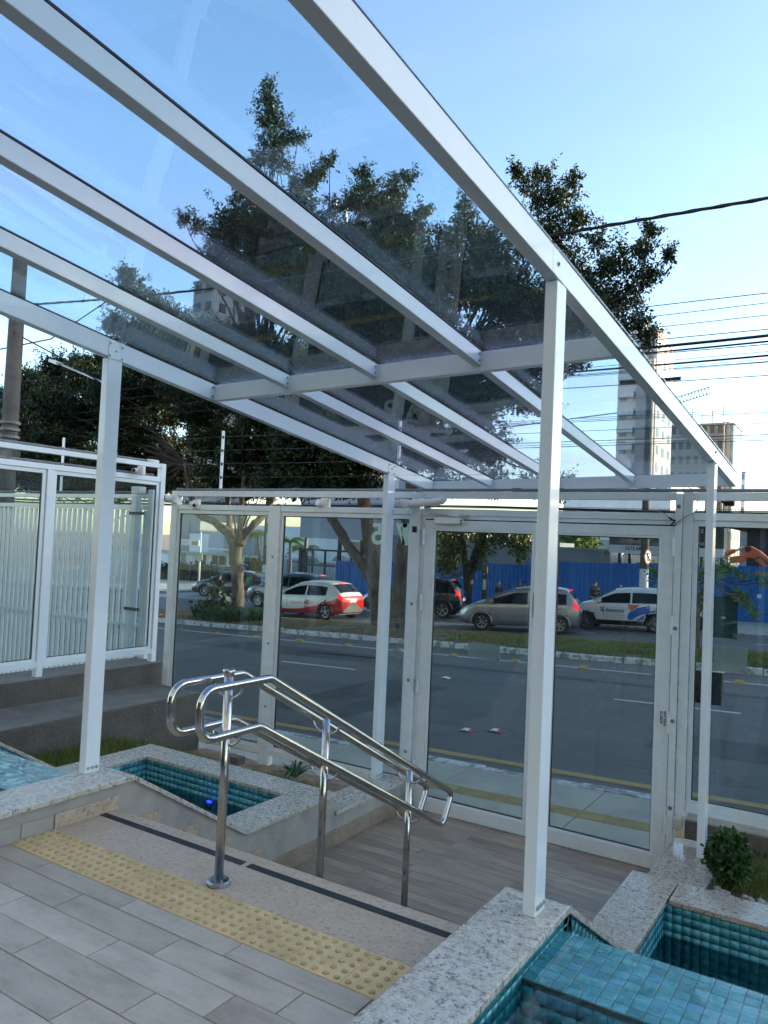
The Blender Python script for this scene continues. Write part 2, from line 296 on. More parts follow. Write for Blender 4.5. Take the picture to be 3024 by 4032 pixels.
# ------------------------------------------------------------------ mesh helpers
class MB:
    def __init__(s): s.v = []; s.f = []
    def add(s, vs, fs):
        o = len(s.v); s.v += [tuple(map(float, p)) for p in vs]; s.f += [tuple(i+o for i in f) for f in fs]; return s
    def box(s, x0, x1, y0, y1, z0, z1):
        return s.add([(x0, y0, z0), (x1, y0, z0), (x1, y1, z0), (x0, y1, z0), (x0, y0, z1), (x1, y0, z1), (x1, y1, z1), (x0, y1, z1)],
                     [(0, 3, 2, 1), (4, 5, 6, 7), (0, 1, 5, 4), (1, 2, 6, 5), (2, 3, 7, 6), (3, 0, 4, 7)])
    def obox(s, c, ax, h):                       # oriented box: centre, three unit axes, half sizes
        c = np.array(c, float); a = [np.array(q, float)*k for q, k in zip(ax, h)]; V = []
        for dz in (-1, 1):
            for dx, dy in ((-1, -1), (1, -1), (1, 1), (-1, 1)): V.append(c+a[0]*dx+a[1]*dy+a[2]*dz)
        return s.add(V, [(0, 3, 2, 1), (4, 5, 6, 7), (0, 1, 5, 4), (1, 2, 6, 5), (2, 3, 7, 6), (3, 0, 4, 7)])
    def beam(s, p0, p1, w, h, up=(0, 0, 1)):     # rectangular bar between two points, p = centre line
        p0 = np.array(p0, float); p1 = np.array(p1, float); d = p1-p0; L = np.linalg.norm(d); d /= L
        sd = np.cross(d, up); sd /= np.linalg.norm(sd); u = np.cross(sd, d)
        return s.obox((p0+p1)/2, (d, sd, u), (L/2, w/2, h/2))
    def vbeam(s, p0, p1, w, h):                  # bar whose end faces stay vertical; p = TOP +x-side edge line, w towards -x, h down
        V = []
        for p in (p0, p1):
            x, y, z = p; V += [(x-w, y, z-h), (x, y, z-h), (x, y, z), (x-w, y, z)]
        return s.add(V, [(0, 1, 2, 3), (4, 7, 6, 5), (0, 4, 5, 1), (1, 5, 6, 2), (2, 6, 7, 3), (3, 7, 4, 0)])
    def tube(s, pts, rad, n=8, cap=True):
        pts = [np.array(p, float) for p in pts]; rad = rad if hasattr(rad, '__len__') else [rad]*len(pts)
        V = []; prev = None
        for i, p in enumerate(pts):
            t = pts[min(i+1, len(pts)-1)]-pts[max(i-1, 0)]; t = t/(np.linalg.norm(t)+1e-9)
            if prev is None:
                a = np.array((0, 0, 1.)) if abs(t[2]) < .9 else np.array((1., 0, 0)); u = np.cross(t, a)
            else: u = prev-t*(prev@t)
            u /= np.linalg.norm(u)+1e-9; prev = u; w = np.cross(t, u)
            for k in range(n):
                a = 2*math.pi*k/n; V.append(p+(u*math.cos(a)+w*math.sin(a))*rad[i])
        F = [(i*n+k, i*n+(k+1) % n, (i+1)*n+(k+1) % n, (i+1)*n+k) for i in range(len(pts)-1) for k in range(n)]
        if cap: F += [tuple(range(n-1, -1, -1)), tuple((len(pts)-1)*n+k for k in range(n))]
        return s.add(V, F)
    def cyl(s, p0, p1, r, n=16): return s.tube([p0, p1], r, n)
    def prism(s, poly, axis, a, b):              # polygon in the two other axes, extruded along axis
        n = len(poly)
        def P(q, t):
            return {'x': (t, q[0], q[1]), 'y': (q[0], t, q[1]), 'z': (q[0], q[1], t)}[axis]
        V = [P(q, a) for q in poly]+[P(q, b) for q in poly]
        return s.add(V, [tuple(range(n-1, -1, -1)), tuple(range(n, 2*n))]+[(i, (i+1) % n, n+(i+1) % n, n+i) for i in range(n)])
    def mesh(s, name, off=(0, 0, 0)):
        me = bpy.data.meshes.new(name); o = np.array(off, float)
        me.from_pydata([tuple(np.array(p)-o) for p in s.v], [], s.f)
        bm = bmesh.new(); bm.from_mesh(me); bmesh.ops.recalc_face_normals(bm, faces=bm.faces); bm.to_mesh(me); bm.free(); return me
    def build(s, name, mt, parent=None, smooth=False, bevel=0, kind=None, off=None):
        if off is None: off = wloc(parent) if parent else (0, 0, 0)
        me = s.mesh(name, off); return obj(name, me, mt, parent, smooth, bevel, kind)
WL = {}
def wloc(o):
    p = np.zeros(3)
    while o is not None: p += np.array(o.location); o = o.parent
    return p
def obj(name, me, mt, parent=None, smooth=False, bevel=0, kind=None, loc=None):
    o = bpy.data.objects.new(name, me); COL.objects.link(o)
    if mt is not None and not me.materials: me.materials.append(M[mt] if isinstance(mt, str) else mt)
    if parent: o.parent = parent
    if loc is not None: o.location = loc
    if smooth: me.polygons.foreach_set('use_smooth', [True]*len(me.polygons))
    if bevel:
        b = o.modifiers.new('edge', 'BEVEL'); b.width = bevel; b.segments = 2; b.limit_method = 'ANGLE'; b.harden_normals = False
    if kind: o['kind'] = kind
    return o
def tag(o, label, cat, group=None):
    o['label'] = label; o['category'] = cat
    if group: o['group'] = group
    return o
def thing(name, label, cat, loc=(0, 0, 0), rz=0, group=None):
    o = bpy.data.objects.new(name, None); COL.objects.link(o); o.location = loc; o.rotation_euler = (0, 0, rz); o.empty_display_size = .2
    return tag(o, label, cat, group)
def struct(o): o['kind'] = 'structure'; return o
def bx(name, mt, parent, *a, bevel=0, **k): return MB().box(*a).build(name, mt, parent, bevel=bevel, **k)
def fastmesh(name, V, F, rnd=None):
    me = bpy.data.meshes.new(name); V = np.asarray(V, np.float32); F = np.asarray(F, np.int32); k = F.shape[1]
    me.vertices.add(len(V)); me.vertices.foreach_set('co', V.ravel()); me.loops.add(F.size); me.loops.foreach_set('vertex_index', F.ravel())
    me.polygons.add(len(F)); me.polygons.foreach_set('loop_start', np.arange(len(F))*k)
    if rnd is not None:
        a = me.attributes.new('rnd', 'FLOAT', 'FACE'); a.data.foreach_set('value', np.asarray(rnd, np.float32))
    me.update(); me.validate(); return me
def textmesh(body, size, extrude=.0, align='LEFT', bold=0, spacing=1):
    cu = bpy.data.curves.new('t', 'FONT'); cu.body = body; cu.size = size; cu.extrude = extrude; cu.align_x = align; cu.offset = bold; cu.space_character = spacing; cu.resolution_u = 3
    o = bpy.data.objects.new('t', cu); me = bpy.data.meshes.new_from_object(o); bpy.data.objects.remove(o); return me
def textobj(name, body, size, p, xdir, zdir, mt, parent, extrude=.002, align='LEFT', bold=0, spacing=1, local=False):
    me = textmesh(body, size, extrude, align, bold, spacing)
    x = Vector(xdir).normalized(); z = Vector(zdir).normalized(); n = x.cross(z)
    off = Vector((0, 0, 0)) if local else Vector(wloc(parent))
    mt4 = Matrix.Translation(Vector(p)-off) @ Matrix((x, z, n)).transposed().to_4x4()
    me.transform(mt4); return obj(name, me, mt, parent)
def leaves(V0, n_per, spread, size, aspect=.42, droop=.4, sq=1.):
    """V0: cluster centres (k,3); returns leaf quads"""
    c = np.repeat(np.asarray(V0), n_per, 0); k = len(c)
    c = c+rng.normal(0, spread, (k, 3))*np.array([1, 1, sq])
    d = rng.normal(0, 1, (k, 3)); d[:, 2] -= droop; d /= np.linalg.norm(d, axis=1)[:, None]
    a = rng.normal(0, 1, (k, 3)); s = np.cross(d, a); s /= np.linalg.norm(s, axis=1)[:, None]
    L = (size*rng.uniform(.45, 1.6, k))[:, None]; w = L*aspect*.5
    V = np.stack([c, c+d*L*.45+s*w, c+d*L, c+d*L*.45-s*w], 1).reshape(-1, 3)
    return V, np.arange(4*k).reshape(-1, 4)
def blades(pts, h, w, lean=.35):
    k = len(pts); pts = np.asarray(pts); H = (h*rng.uniform(.5, 1.3, k))[:, None]
    a = rng.uniform(0, 2*np.pi, k); s = np.stack([np.cos(a), np.sin(a), np.zeros(k)], 1)*w/2
    t = rng.normal(0, lean, (k, 3))*H; t[:, 2] = H[:, 0]
    V = np.stack([pts-s, pts+s, pts+t], 1).reshape(-1, 3); return V, np.arange(3*k).reshape(-1, 3)

# ================================================================== ground, street
XL, XR = -75, 45
def sheet(name, mt, y0, y1, z0, x0=XL, x1=XR, n=40, ny=1, parent=None, zf=None):
    xs = np.linspace(x0, x1, n+1); ys = np.linspace(y0, y1, ny+1); V = []; F = []
    for y in ys:
        for x in xs: V.append((x, y, (zf(x, y) if zf else z0+gz(x))))
    for j in range(ny):
        for i in range(n): a = j*(n+1)+i; F.append((a, a+1, a+n+2, a+n+1))
    mb = MB(); mb.add(V, F); return mb.build(name, mt, parent)
def slab(name, mt, parent, x0, x1, y0, y1, zt, th, bevel=0):   # block that follows the grade
    V = [(x0, y0, zt+gz(x0)-th), (x1, y0, zt+gz(x1)-th), (x1, y1, zt+gz(x1)-th), (x0, y1, zt+gz(x0)-th), (x0, y0, zt+gz(x0)), (x1, y0, zt+gz(x1)), (x1, y1, zt+gz(x1)), (x0, y1, zt+gz(x0))]
    return MB().add(V, [(0, 3, 2, 1), (4, 5, 6, 7), (0, 1, 5, 4), (1, 2, 6, 5), (2, 3, 7, 6), (3, 0, 4, 7)]).build(name, mt, parent, bevel=bevel)
g = MB(); xs = [-900, -60, -40, -20, 0, 20, 45, 900]; F = []
for y in (-60, 900): g.v += [(x, y, -1.25+gz(x)) for x in xs]
g.f = [(i, i+1, i+9, i+8) for i in range(7)]
struct(g.build('ground', 'soil_tan'))
NEARW, NEARR, FARW = -.90, -1.03, -1.0
struct(sheet('road', 'asph', 5.83, 16.4, NEARR)); struct(sheet('far_road', 'asph2', 19.7, 26.3, NEARR-.004))
sw = struct(sheet('sidewalk', 'grout', 4.02, 5.66, NEARW-.02))
x = -9.2; k = 0
while x < 9:                                     # cast concrete bays, two rows, with joints
    for (ya, yb) in ((4.03, 4.70), (4.93, 5.62)):
        slab('paving_slab', 'conc', sw, x+.006, x+1.494, ya, yb, NEARW+random.uniform(-.001, .001), .06, .004)
    for q in range(6):                           # directional tactile tiles with four ribs
        xa = x+q*.25; t = slab('tactile_tile', 'tact_street', sw, xa+.004, xa+.246, 4.705, 4.925, NEARW+.001, .05)
        mb = MB()
        for r in range(4):
            yy = 4.74+r*.05; V = []
            for xx in (xa+.012, xa+.238):
                for dy, dz in ((-.014, .0), (.014, .0), (.009, .006), (-.009, .006)): V.append((xx, yy+dy, NEARW+.0012+gz(xx)+dz))
            mb.add(V, [(0, 3, 2, 1), (4, 5, 6, 7), (0, 1, 5, 4), (1, 2, 6, 5), (2, 3, 7, 6), (3, 0, 4, 7)])
        mb.build('ribs', 'tact_street', t)
    x += 1.5
kb = struct(sheet('kerb', 'grout', 5.66, 5.83, NEARW-.06))
for i in range(18):
    xa = -10+i*1.1; slab('kerb_stone', 'kerb', kb, xa+.005, xa+1.092, 5.655+random.uniform(0, .01), 5.835, NEARW-.004-(.0 if i % 3 else .012), .3, .012)
# road markings
mk = lambda nm, mt, x0, x1, y0, y1, base: struct(sheet(nm, mt, y0, y1, base+.004, x0, x1, max(1, int((x1-x0)/1.5))))
mk('yellow_line', 'yellow', -30, 20, 6.42, 6.58, NEARR); 
for x0 in (-23.2, -15.5, -7.9, -.32, 7.3): mk('lane_dash', 'roadwhite', x0, x0+2.05, 11.5, 11.62, NEARR)
mk('edge_line', 'roadwhite', -40, 20, 14.92, 15.06, NEARR)
mk('edge_line', 'roadwhite', -40, 20, 20.25, 20.37, NEARR-.004)
for x0 in (-36, -28.5, -21, -14, -6.5, .5): mk('lane_dash', 'roadwhite', x0, x0+2.2, 23.2, 23.32, NEARR-.004)
M['patch'] = asphalt('asphalt_patch', (.045, .047, .05))
for x0, x1, y0, y1 in ((-12, -6.2, 12.6, 13.9), (1.0, 4.6, 8.3, 9.4), (-4.8, -3.2, 7.4, 10.8), (-22, -13, 8.6, 9.2), (-9, 2, 13.2, 13.5)): struct(sheet('asphalt_patch', 'patch', y0, y1, NEARR+.003, x0, x1, 4))
# raised reflective road studs
def stud_mesh():
    mb = MB(); mb.add([(-.125, -.08, 0), (.125, -.08, 0), (.125, .08, 0), (-.125, .08, 0), (-.07, -.055, .055), (.07, -.055, .055), (.07, .055, .055), (-.07, .055, .055)],
           [(0, 3, 2, 1), (4, 5, 6, 7), (0, 1, 5, 4), (1, 2, 6, 5), (2, 3, 7, 6), (3, 0, 4, 7)]); return mb.mesh('road_stud')
sm = stud_mesh()
nst = 0
for (y, z0, xs) in ((14.99, NEARR, np.arange(-16.6, 6, 1.62)), (20.31, NEARR-.004, np.arange(-19.4, 4, 1.9))):
    for i, x in enumerate(xs):
        o = obj('road_stud', sm, 'roadstud', loc=(x+random.uniform(-.05, .05), y+random.uniform(-.03, .03), z0+gz(x)+.003)); o.rotation_euler = (0, -math.atan(GRADE), random.uniform(-.1, .1))
        tag(o, ('worn yellow raised road stud on the white line of the near roadway' if y < 16 else 'dark worn raised road stud beyond the grass median'), 'road stud', 'road studs along the near line' if y < 16 else 'road studs along the far line')
# median
med = struct(sheet('median', 'soil', 16.55, 19.6, 0, -30, 25, 60, 8, zf=lambda x, y: NEARR+.13+gz(x)+.09*math.sin((y-16.55)/3.05*math.pi)+.02*math.sin(x*3.1+y*5)))
for i in range(36):
    xa = -30+i*1.5
    slab('kerb_stone', 'kerb', med, xa+.01, xa+1.49, 16.4+random.uniform(-.015, .015), 16.56, NEARR+.14+random.uniform(-.012, .012), .3, .03)
    slab('kerb_stone', 'kerb', med, xa+.01, xa+1.49, 19.58, 19.72+random.uniform(-.015, .015), NEARR+.11, .3, .03)
medz = lambda x, y: NEARR+.13+gz(x)+.09*math.sin((y-16.55)/3.05*math.pi)
def grass_patch(name, label, mt, n, fx, fy, fz, h, w, lean=.35, clump=None):
    pts = []
    while len(pts) < n:
        x, y = fx(), fy()
        if clump and clump(x, y) < random.random(): continue
        pts.append((x, y, fz(x, y)))
    V, F = blades(pts, h, w, lean); o = obj(name, fastmesh(name, V, F, rng.uniform(0, 1, len(F))), mt); o['kind'] = 'stuff'; return tag(o, label, 'grass')
cl = lambda x, y: .5+.5*math.sin(x*2.3+math.sin(y*3.1)*2)*math.cos(y*2.7+x*.8)
grass_patch('median_grass', 'short green grass growing on the median strip', 'grass', 42000, lambda: random.uniform(-6.5, 5), lambda: random.uniform(16.58, 19.55), medz, .07, .022, .7, lambda x, y: cl(x, y)*(1 if x > -4 else .35))
grass_patch('dry_grass', 'dry brown grass and litter on the median strip', 'drygrass', 22000, lambda: random.uniform(-19, -2.5), lambda: random.uniform(16.58, 19.55), medz, .045, .022, .9, lambda x, y: cl(x+3, y)*(1 if x < -5 else .4))
# far pavement, side street at the left
fs = struct(sheet('far_sidewalk', 'conc', 26.45, 33.2, FARW, -22, 30, 30))
for i in range(26): slab('kerb_stone', 'kerb', fs, -22+i*1.5+.01, -20.51+i*1.5, 26.3, 26.46, FARW+.004, .3, .02)
struct(sheet('side_street', 'asph2', 26.3, 75, NEARR-.008, -33, -22, 8)); struct(sheet('corner_sidewalk', 'conc', 30.5, 75, FARW, -75, -33, 16))
for i in range(7): mk('crossing_stripe', 'roadwhite', -31.5+i*.0, -22.8, 26.9+i*.75, 27.3+i*.75, NEARR-.004)

# ================================================================== courtyard
# --- upper deck
deck = struct(MB().box(-.02, 2.34, -.78, .246, -1.3, -.014).build('deck', 'grout'))
for a in ((-6, 8, -6, -.80, -1.3, -.014),): MB().box(*a).build('deck_base', 'grout', deck)
offs = [.353, .14, .565, .34, .19, .50, .05, .42, .25, .57, .1, .3, .45, .2, .0]
tm = {}
def tile_mesh(key, sx, sy, h, bev):
    if key in tm: return tm[key]
    me = MB().box(0, sx, 0, sy, -h, 0).mesh('floor_tile'); bm = bmesh.new(); bm.from_mesh(me)
    bmesh.ops.bevel(bm, geom=[e for e in bm.edges if all(v.co.z > -.001 for v in e.verts)], offset=bev, segments=1, affect='EDGES'); bm.to_mesh(me); bm.free(); tm[key] = me; return me
rows = [(-.108, -.003)]+[(-.261-.152*i, -.113-.152*i) for i in range(13)]
for ri, (ya, yb) in enumerate(rows):
    x = offs[ri]-.6 if offs[ri] > .02 else 0.0
    if ri == 1: x = .14-.6
    while x < 2.32:
        a = max(0.004, x+.003); b_ = min(2.325, x+.597)
        if b_-a > .02:
            o = obj('floor_tile', tile_mesh((round(b_-a, 3), round(yb-ya, 3)), b_-a, yb-ya, .012, .0012), 'deck', deck, loc=(a, ya, random.uniform(-.0008, .0006)))
        x += .6
# --- tactile warning tiles with studs
stud = MB().tube([(0, 0, 0), (0, 0, .0045), (0, 0, .007)], [.0135, .011, .006], 10).mesh('stud'); stud.materials.append(M['stud'])
stud.polygons.foreach_set('use_smooth', [True]*len(stud.polygons))
for i in range(10):
    x0 = .003+i*.25; x1 = min(2.325, x0+.2475)
    t = obj('tactile_tile', tile_mesh(('t', round(x1-x0, 3)), x1-x0, .2475, .012, .002), 'tactile', deck, loc=(x0, .001, .0015+random.uniform(0, .001)))
    for r in range(5):
        for c in range(5):
            sx = .026+c*.05+(.0 if r % 2 else .0); sy = .026+r*.049
            if sx < x1-x0-.01: obj('stud', stud, None, t, loc=(sx, sy, -.0005))
# --- staircase
st = thing('staircase', 'granite stairs going down from the deck to the wood-look entrance floor', 'stairs', (1.16, .25, 0))
TY = [.645, .955, 1.262, 1.575, 1.885]
for i in range(5):
    z = -.17*i; y0 = .25 if i == 0 else TY[i-1]-.02
    if i == 0:
        for xa, xb in ((.004, .776), (.779, 2.325)): bx('tread', 'granite_w', st, xa, xb, .252, .645, -.03, 0, bevel=.003)
    else: bx('tread', 'granite_w', st, .004, 2.325, y0, TY[i], z-.03, z, bevel=.003)
    bx('riser', 'granite_w', st, .006, 2.323, TY[i]-.035, TY[i]-.015, z-.17, z-.0305)
bx('core', 'plaster', st, .008, 2.32, .26, .60, -1.2, -.031)
for i in range(1, 5): bx('core', 'plaster', st, .008, 2.32, TY[i-1]-.03, TY[i]-.04, -1.2, -.17*i-.031)
for xa, xb in ((.012, 1.056), (1.088, 2.32)): bx('antislip_strip', 'slip', st, xa, xb, .517, .562, -.001, .0022, bevel=.0008)
for i in range(1, 5): bx('antislip_strip', 'slip', st, .03, 2.3, TY[i]-.10, TY[i]-.055, -.17*i-.001, -.17*i+.0022)
# --- entrance floor of wood-look planks
ef = struct(MB().box(-.01, 2.33, 1.86, 4.02, -1.2, -.862).build('entrance_floor', 'grout'))
y = 1.862; r = 0; PWD = .1
while y < 4.0:
    x = -random.uniform(0, .8)
    while x < 2.32:
        a = max(.004, x+.001); b_ = min(2.325, x+.899)
        if b_-a > .03:
            o = obj('plank', tile_mesh(('p', round(b_-a, 2)), round(b_-a, 2), PWD-.0025, .012, .0012), 'plank', ef, loc=(a, y, -.85+random.uniform(-.0006, .0006)))
        x += .9
    y += PWD; r += 1

# --- side walls with granite coping and the two reflecting pools
LAND = [(.745, .165), (1.722, -.43), (2.76, -.43)]
def side_wall(nm, label, x0, x1, c0, c1, inner):
    gl = 'granite_b' if inner > 0 else 'granite'
    w = thing(nm, label, 'wall', ((x0+x1)/2, 1, -.85))
    MB().prism([(-3, -1.2), (3.9, -1.2), (3.9, -.612), (2.77, -.612), (2.75, -.612), (2.75, -.4605), (1.722, -.4605), (.745, .1345), (-3, .1345)], 'x', x0, x1).build('wall_core', 'plaster', w)
    for a, b_ in ((-3, -1.2), (-1.197, .0), (.003, .745)): bx('coping', 'granite', w, c0, c1, a, b_, .135, .165, bevel=.004)
    MB().prism([(.746, .1645), (1.722, -.4302), (1.722, -.46), (.746, .1345)], 'x', c0, c1).build('sloped_coping', 'granite', w, bevel=.003)
    bx('coping', gl, w, c0, c1, 1.7235, 2.468, -.4602, -.43, bevel=.004); bx('coping', gl, w, c0, c1, 2.471, 2.765, -.4602, -.43, bevel=.004)
    bx('coping', gl, w, c0, c1+(.12 if inner > 0 else 0), 2.767, 3.888, -.612, -.582, bevel=.004)
    return w
wl_ = side_wall('left_planter_wall', 'low grey plaster wall with granite coping left of the stairs', -.25, 0., -.28, .02, -1)
wr_ = side_wall('right_planter_wall', 'low plaster wall with pale granite coping right of the stairs', 2.33, 2.56, 2.31, 2.585, 1)
# skirting pieces on the left wall (stair ends, plank skirting, deck skirting)
ends = [.24]+TY
for i in range(5): bx('granite_skirting', 'granite_w', wl_, .0005, .0155, ends[i]+.003, ends[i+1], -.17*i+.0005, -.17*i+(.078 if i == 0 else .085), bevel=.002)
for a, b_ in ((-.75, -.35), (-.347, .055), (.058, .237)): bx('tile_skirting', 'conc', wl_, .0005, .012, a, b_, .0012, .075, bevel=.002)
for w, xa, xb in ((wl_, .0005, .012), (wr_, 2.318, 2.3295)):
    for a, b_ in ((1.89, 2.75), (2.753, 3.65), (3.653, 3.89)): bx('plank_skirting', 'plank', w, xa, xb, a, b_, -.8485, -.722, bevel=.0015)

PT = .051
tile_b = MB().box(-.0242, .0242, -.0242, .0242, 0, .004).mesh('mosaic_tile')
bm_ = bmesh.new(); bm_.from_mesh(tile_b); bmesh.ops.bevel(bm_, geom=[e for e in bm_.edges if all(v.co.z > .001 for v in e.verts)], offset=.002, segments=1, affect='EDGES'); bm_.to_mesh(tile_b); bm_.free(); tile_b.materials.append(M['mosaic'])
def mosaic(parent, o, u, v, nu, nv, parts):
    o = np.array(o, float); u = np.array(u, float); v = np.array(v, float); n = np.cross(u, v)
    if parts:
        q = Matrix((u, v, n)).transposed().to_quaternion(); off = wloc(parent)
        for i in range(nu):
            for j in range(nv):
                p = o+u*(PT*(i+.5)+random.uniform(-.0006, .0006))+v*(PT*(j+.5)+random.uniform(-.0006, .0006))-off
                t = obj('tile', tile_b, None, parent, loc=p); t.rotation_mode = 'QUATERNION'; t.rotation_quaternion = q
    else:
        mb = MB(); rn = []
        for i in range(nu):
            for j in range(nv):
                mb.obox(o+u*PT*(i+.5)+v*PT*(j+.5)+n*.002, (u, v, n), (.0242, .0242, .002)); rn += [random.random()]*6
        t = obj('wall_tiles', fastmesh('wall_tiles', np.array(mb.v)-wloc(parent), mb.f, rn), 'mosaic_a', parent, kind='stuff')
def pool(nm, label, xi0, xi1, xw0, xw1, wall_side):
    """xi0..xi1: inner face to inner face"""
    p = thing(nm, label, 'pool', ((xi0+xi1)/2, 1.2, -.9)); zw = .08
    # shell
    bx('upper_floor', 'pgrout', p, xi0, xi1, -.80, .30, -1.0, -.30); bx('weir', 'pgrout', p, xi0, xi1, .30, .70, -1.0, zw-.004)
    bx('basin_floor', 'pgrout', p, xi0, xi1, .70, 2.49, -1.15, -.95)
    bx('back_wall', 'pgrout', p, xw0, xw1, 2.49, 2.745, -1.15, -.4605); bx('rear_wall', 'plaster', p, xi0, xi1, -.80, -.70, -1., .134)
    oth = (xw0, xi0) if wall_side > 0 else (xi1, xw1)
    MB().prism([(-.8, -1.2), (2.488, -1.2), (2.488, -.4605), (1.722, -.4605), (.745, .1345), (-.8, .1345)], 'x', *oth).build('side_wall', 'plaster', p)
    # coping of the far side and the back
    c0, c1 = (oth[0]-.02, oth[1]+.02)
    bx('coping', 'granite', p, c0, c1, -.8, .745, .135, .165, bevel=.004)
    MB().prism([(.746, .1645), (1.722, -.4302), (1.722, -.46), (.746, .1345)], 'x', c0, c1).build('sloped_coping', 'granite', p, bevel=.003)
    bx('coping', 'granite', p, c0, c1, 1.7235, 2.765, -.4602, -.43, bevel=.004)
    b0, b1 = (xi0+.022, xi1-.032) if wall_side > 0 else (xi0+.032, xi1-.022)
    nseg = 2; w = (b1-b0)/nseg
    for i in range(nseg): bx('coping', 'granite_b' if wall_side < 0 else 'granite', p, b0+i*w+.0015, b0+(i+1)*w-.0015, 2.471, 2.765, -.4602, -.43, bevel=.004)
    nx = int((xi1-xi0)/PT)
    mosaic(p, (xi0+.004, .30, zw-.004), (1, 0, 0), (0, 1, 0), nx, 8, True)
    mosaic(p, (xi0, .2995, -.30), (1, 0, 0), (0, 0, 1), nx, 7, False)                   # weir front, under water
    mosaic(p, (xi1, .7005, -.95), (-1, 0, 0), (0, 0, 1), nx, 20, False)                 # weir back
    mosaic(p, (xi0, 2.4895, -.46-PT*10), (1, 0, 0), (0, 0, 1), nx, 10, False)           # back wall of the basin
    for xs_, uy in ((xi0+.0005, 1), (xi1-.0005, -1)):
        mosaic(p, (xs_, -.70 if uy > 0 else .86, .0835 if False else -.27), (0, uy, 0), (0, 0, 1), 30, 8, False)
        mb = MB(); rn = []
        for j in range(35):                                                             # side walls below the sloping coping
            yy = .72+PT*(j+.5)
            top = .13-(yy-.745)*.609 if yy > .745 else .13
            top = max(top, -.463) if yy < 1.722 else -.463
            z = top
            while z > -.93:
                zz = max(z-.047, -.95); mb.obox((xs_+uy*.002, yy, (z+zz)/2), ((1, 0, 0), (0, 1, 0), (0, 0, 1)), (.002, .0235, (z-zz)/2)); rn += [random.random()]*6; z -= PT
        obj('wall_tiles', fastmesh('wall_tiles', np.array(mb.v)-wloc(p), mb.f, rn), 'mosaic_a', p, kind='stuff')
    w1 = MB(); nn = 24
    bx('water_film', 'water', p, xi0+.003, xi1-.003, .297, .705, zw+.0005, zw+.0045); bx('upper_water', 'water_d', p, xi0+.003, xi1-.003, -.698, .2955, zw-.012, zw-.004)
    bx('water', 'water_l', p, xi0+.003, xi1-.003, .706, 2.484, -.646, -.64)
    return p
pl = pool('reflecting_pool', 'teal tiled stepped pool with granite coping left of the stairs', -1.89, -.252, -2.13, -.25, 1)
pr = pool('reflecting_pool', 'teal mosaic stepped pool with water in the right foreground', 2.562, 4.24, 2.56, 4.48, -1)
# blue underwater lamp in the left basin
lp = thing('pool_lamp', 'small blue glowing lamp under water in the left pool', 'lamp', (-.95, 2.40, -.70))
c = onz(600+530*.42194, 2850+742*.42194, -.655); lp.location = c+np.array([0, 0, .0])
MB().tube([c+np.array((0, 0, -.03)), c, c+np.array((0, 0, .006))], [.03, .034, .03], 14).build('housing', 'black', lp, smooth=True)
M['bluelamp'] = emis('blue_led', (.01, .02, 1.0), 2.2)
for dx in (-.012, .012): MB().tube([c+np.array((dx, 0, .007)), c+np.array((dx, 0, .02))], [.014, .009], 10).build('led', 'bluelamp', lp, smooth=True)

# --- planting beds and stepped concrete at the left, planter at the right
struct(sheet('left_bed', 'soil_tan', 2.768, 3.99, 0, -2.66, -.252, 12, 6, zf=lambda x, y: -.52-.28*min(1, max(0, (y-2.9)/.8))+.012*math.sin(x*9+y*7)))
struct(sheet('left_bed', 'soil', .2, 2.766, 0, -2.67, -2.132, 4, 10, zf=lambda x, y: -.50+.015*math.sin(y*8)))
grass_patch('bed_grass', 'green lawn strip between the left pool and the concrete step', 'grass', 5200, lambda: random.uniform(-2.66, -2.16), lambda: random.uniform(.5, 2.76), lambda x, y: -.50, .09, .007, .3)
grass_patch('bed_grass', 'grass tufts in the sandy bed behind the left pool', 'grass', 2600, lambda: random.uniform(-2.6, -.3), lambda: random.uniform(2.77, 3.25), lambda x, y: -.52-.28*min(1, max(0, (y-2.9)/.8)), .06, .006, .5, lambda x, y: 1 if (x < -1.75 or x > -1.1) else .03)
def spider_plant(nm, label, cat, c, n, L, w, mt):
    mb = MB(); rn = []
    V = []; F = []
    for i in range(n):
        a = random.uniform(0, 6.283); up = random.uniform(.5, 1.1); l = L*random.uniform(.6, 1.1); d = np.array((math.cos(a), math.sin(a), 0)); s = np.array((-d[1], d[0], 0)); o = len(V)
        for k in range(6):
            t = k/5; p = np.array(c)+d*l*t*.8+np.array((0, 0, l*up*(t-.85*t*t))); ww = w*(1-t**2)*.5+.0006
            V += [p-s*ww, p+s*ww]
        F += [(o+2*k, o+2*k+1, o+2*k+3, o+2*k+2) for k in range(5)]
    o = obj(nm, fastmesh(nm, V, F, rng.uniform(0, 1, len(F))), mt); return tag(o, label, cat)
c0 = onz(600+1330*.42194, 2850+500*.42194, -.56)
spider_plant('bed_plant', 'strappy leaved plant in the bed behind the left pool', 'plant', c0, 46, .34, .02, 'bushleaf')
c1 = onz(600+1270*.42194, 2850+440*.42194, -.6); spider_plant('bed_plant', 'thin wispy seedling in the bed beside the white fence post', 'plant', c1, 6, .4, .004, 'drygrass')
b1 = onz(600+760*.42194, 2850+345*.42194, -.60); o = MB().box(b1[0]-.1, b1[0]+.1, b1[1]-.05, b1[1]+.05, -.62, -.55).build('loose_brick', 'rough', None, bevel=.004); tag(o, 'loose grey brick lying in the bed behind the left pool', 'brick')
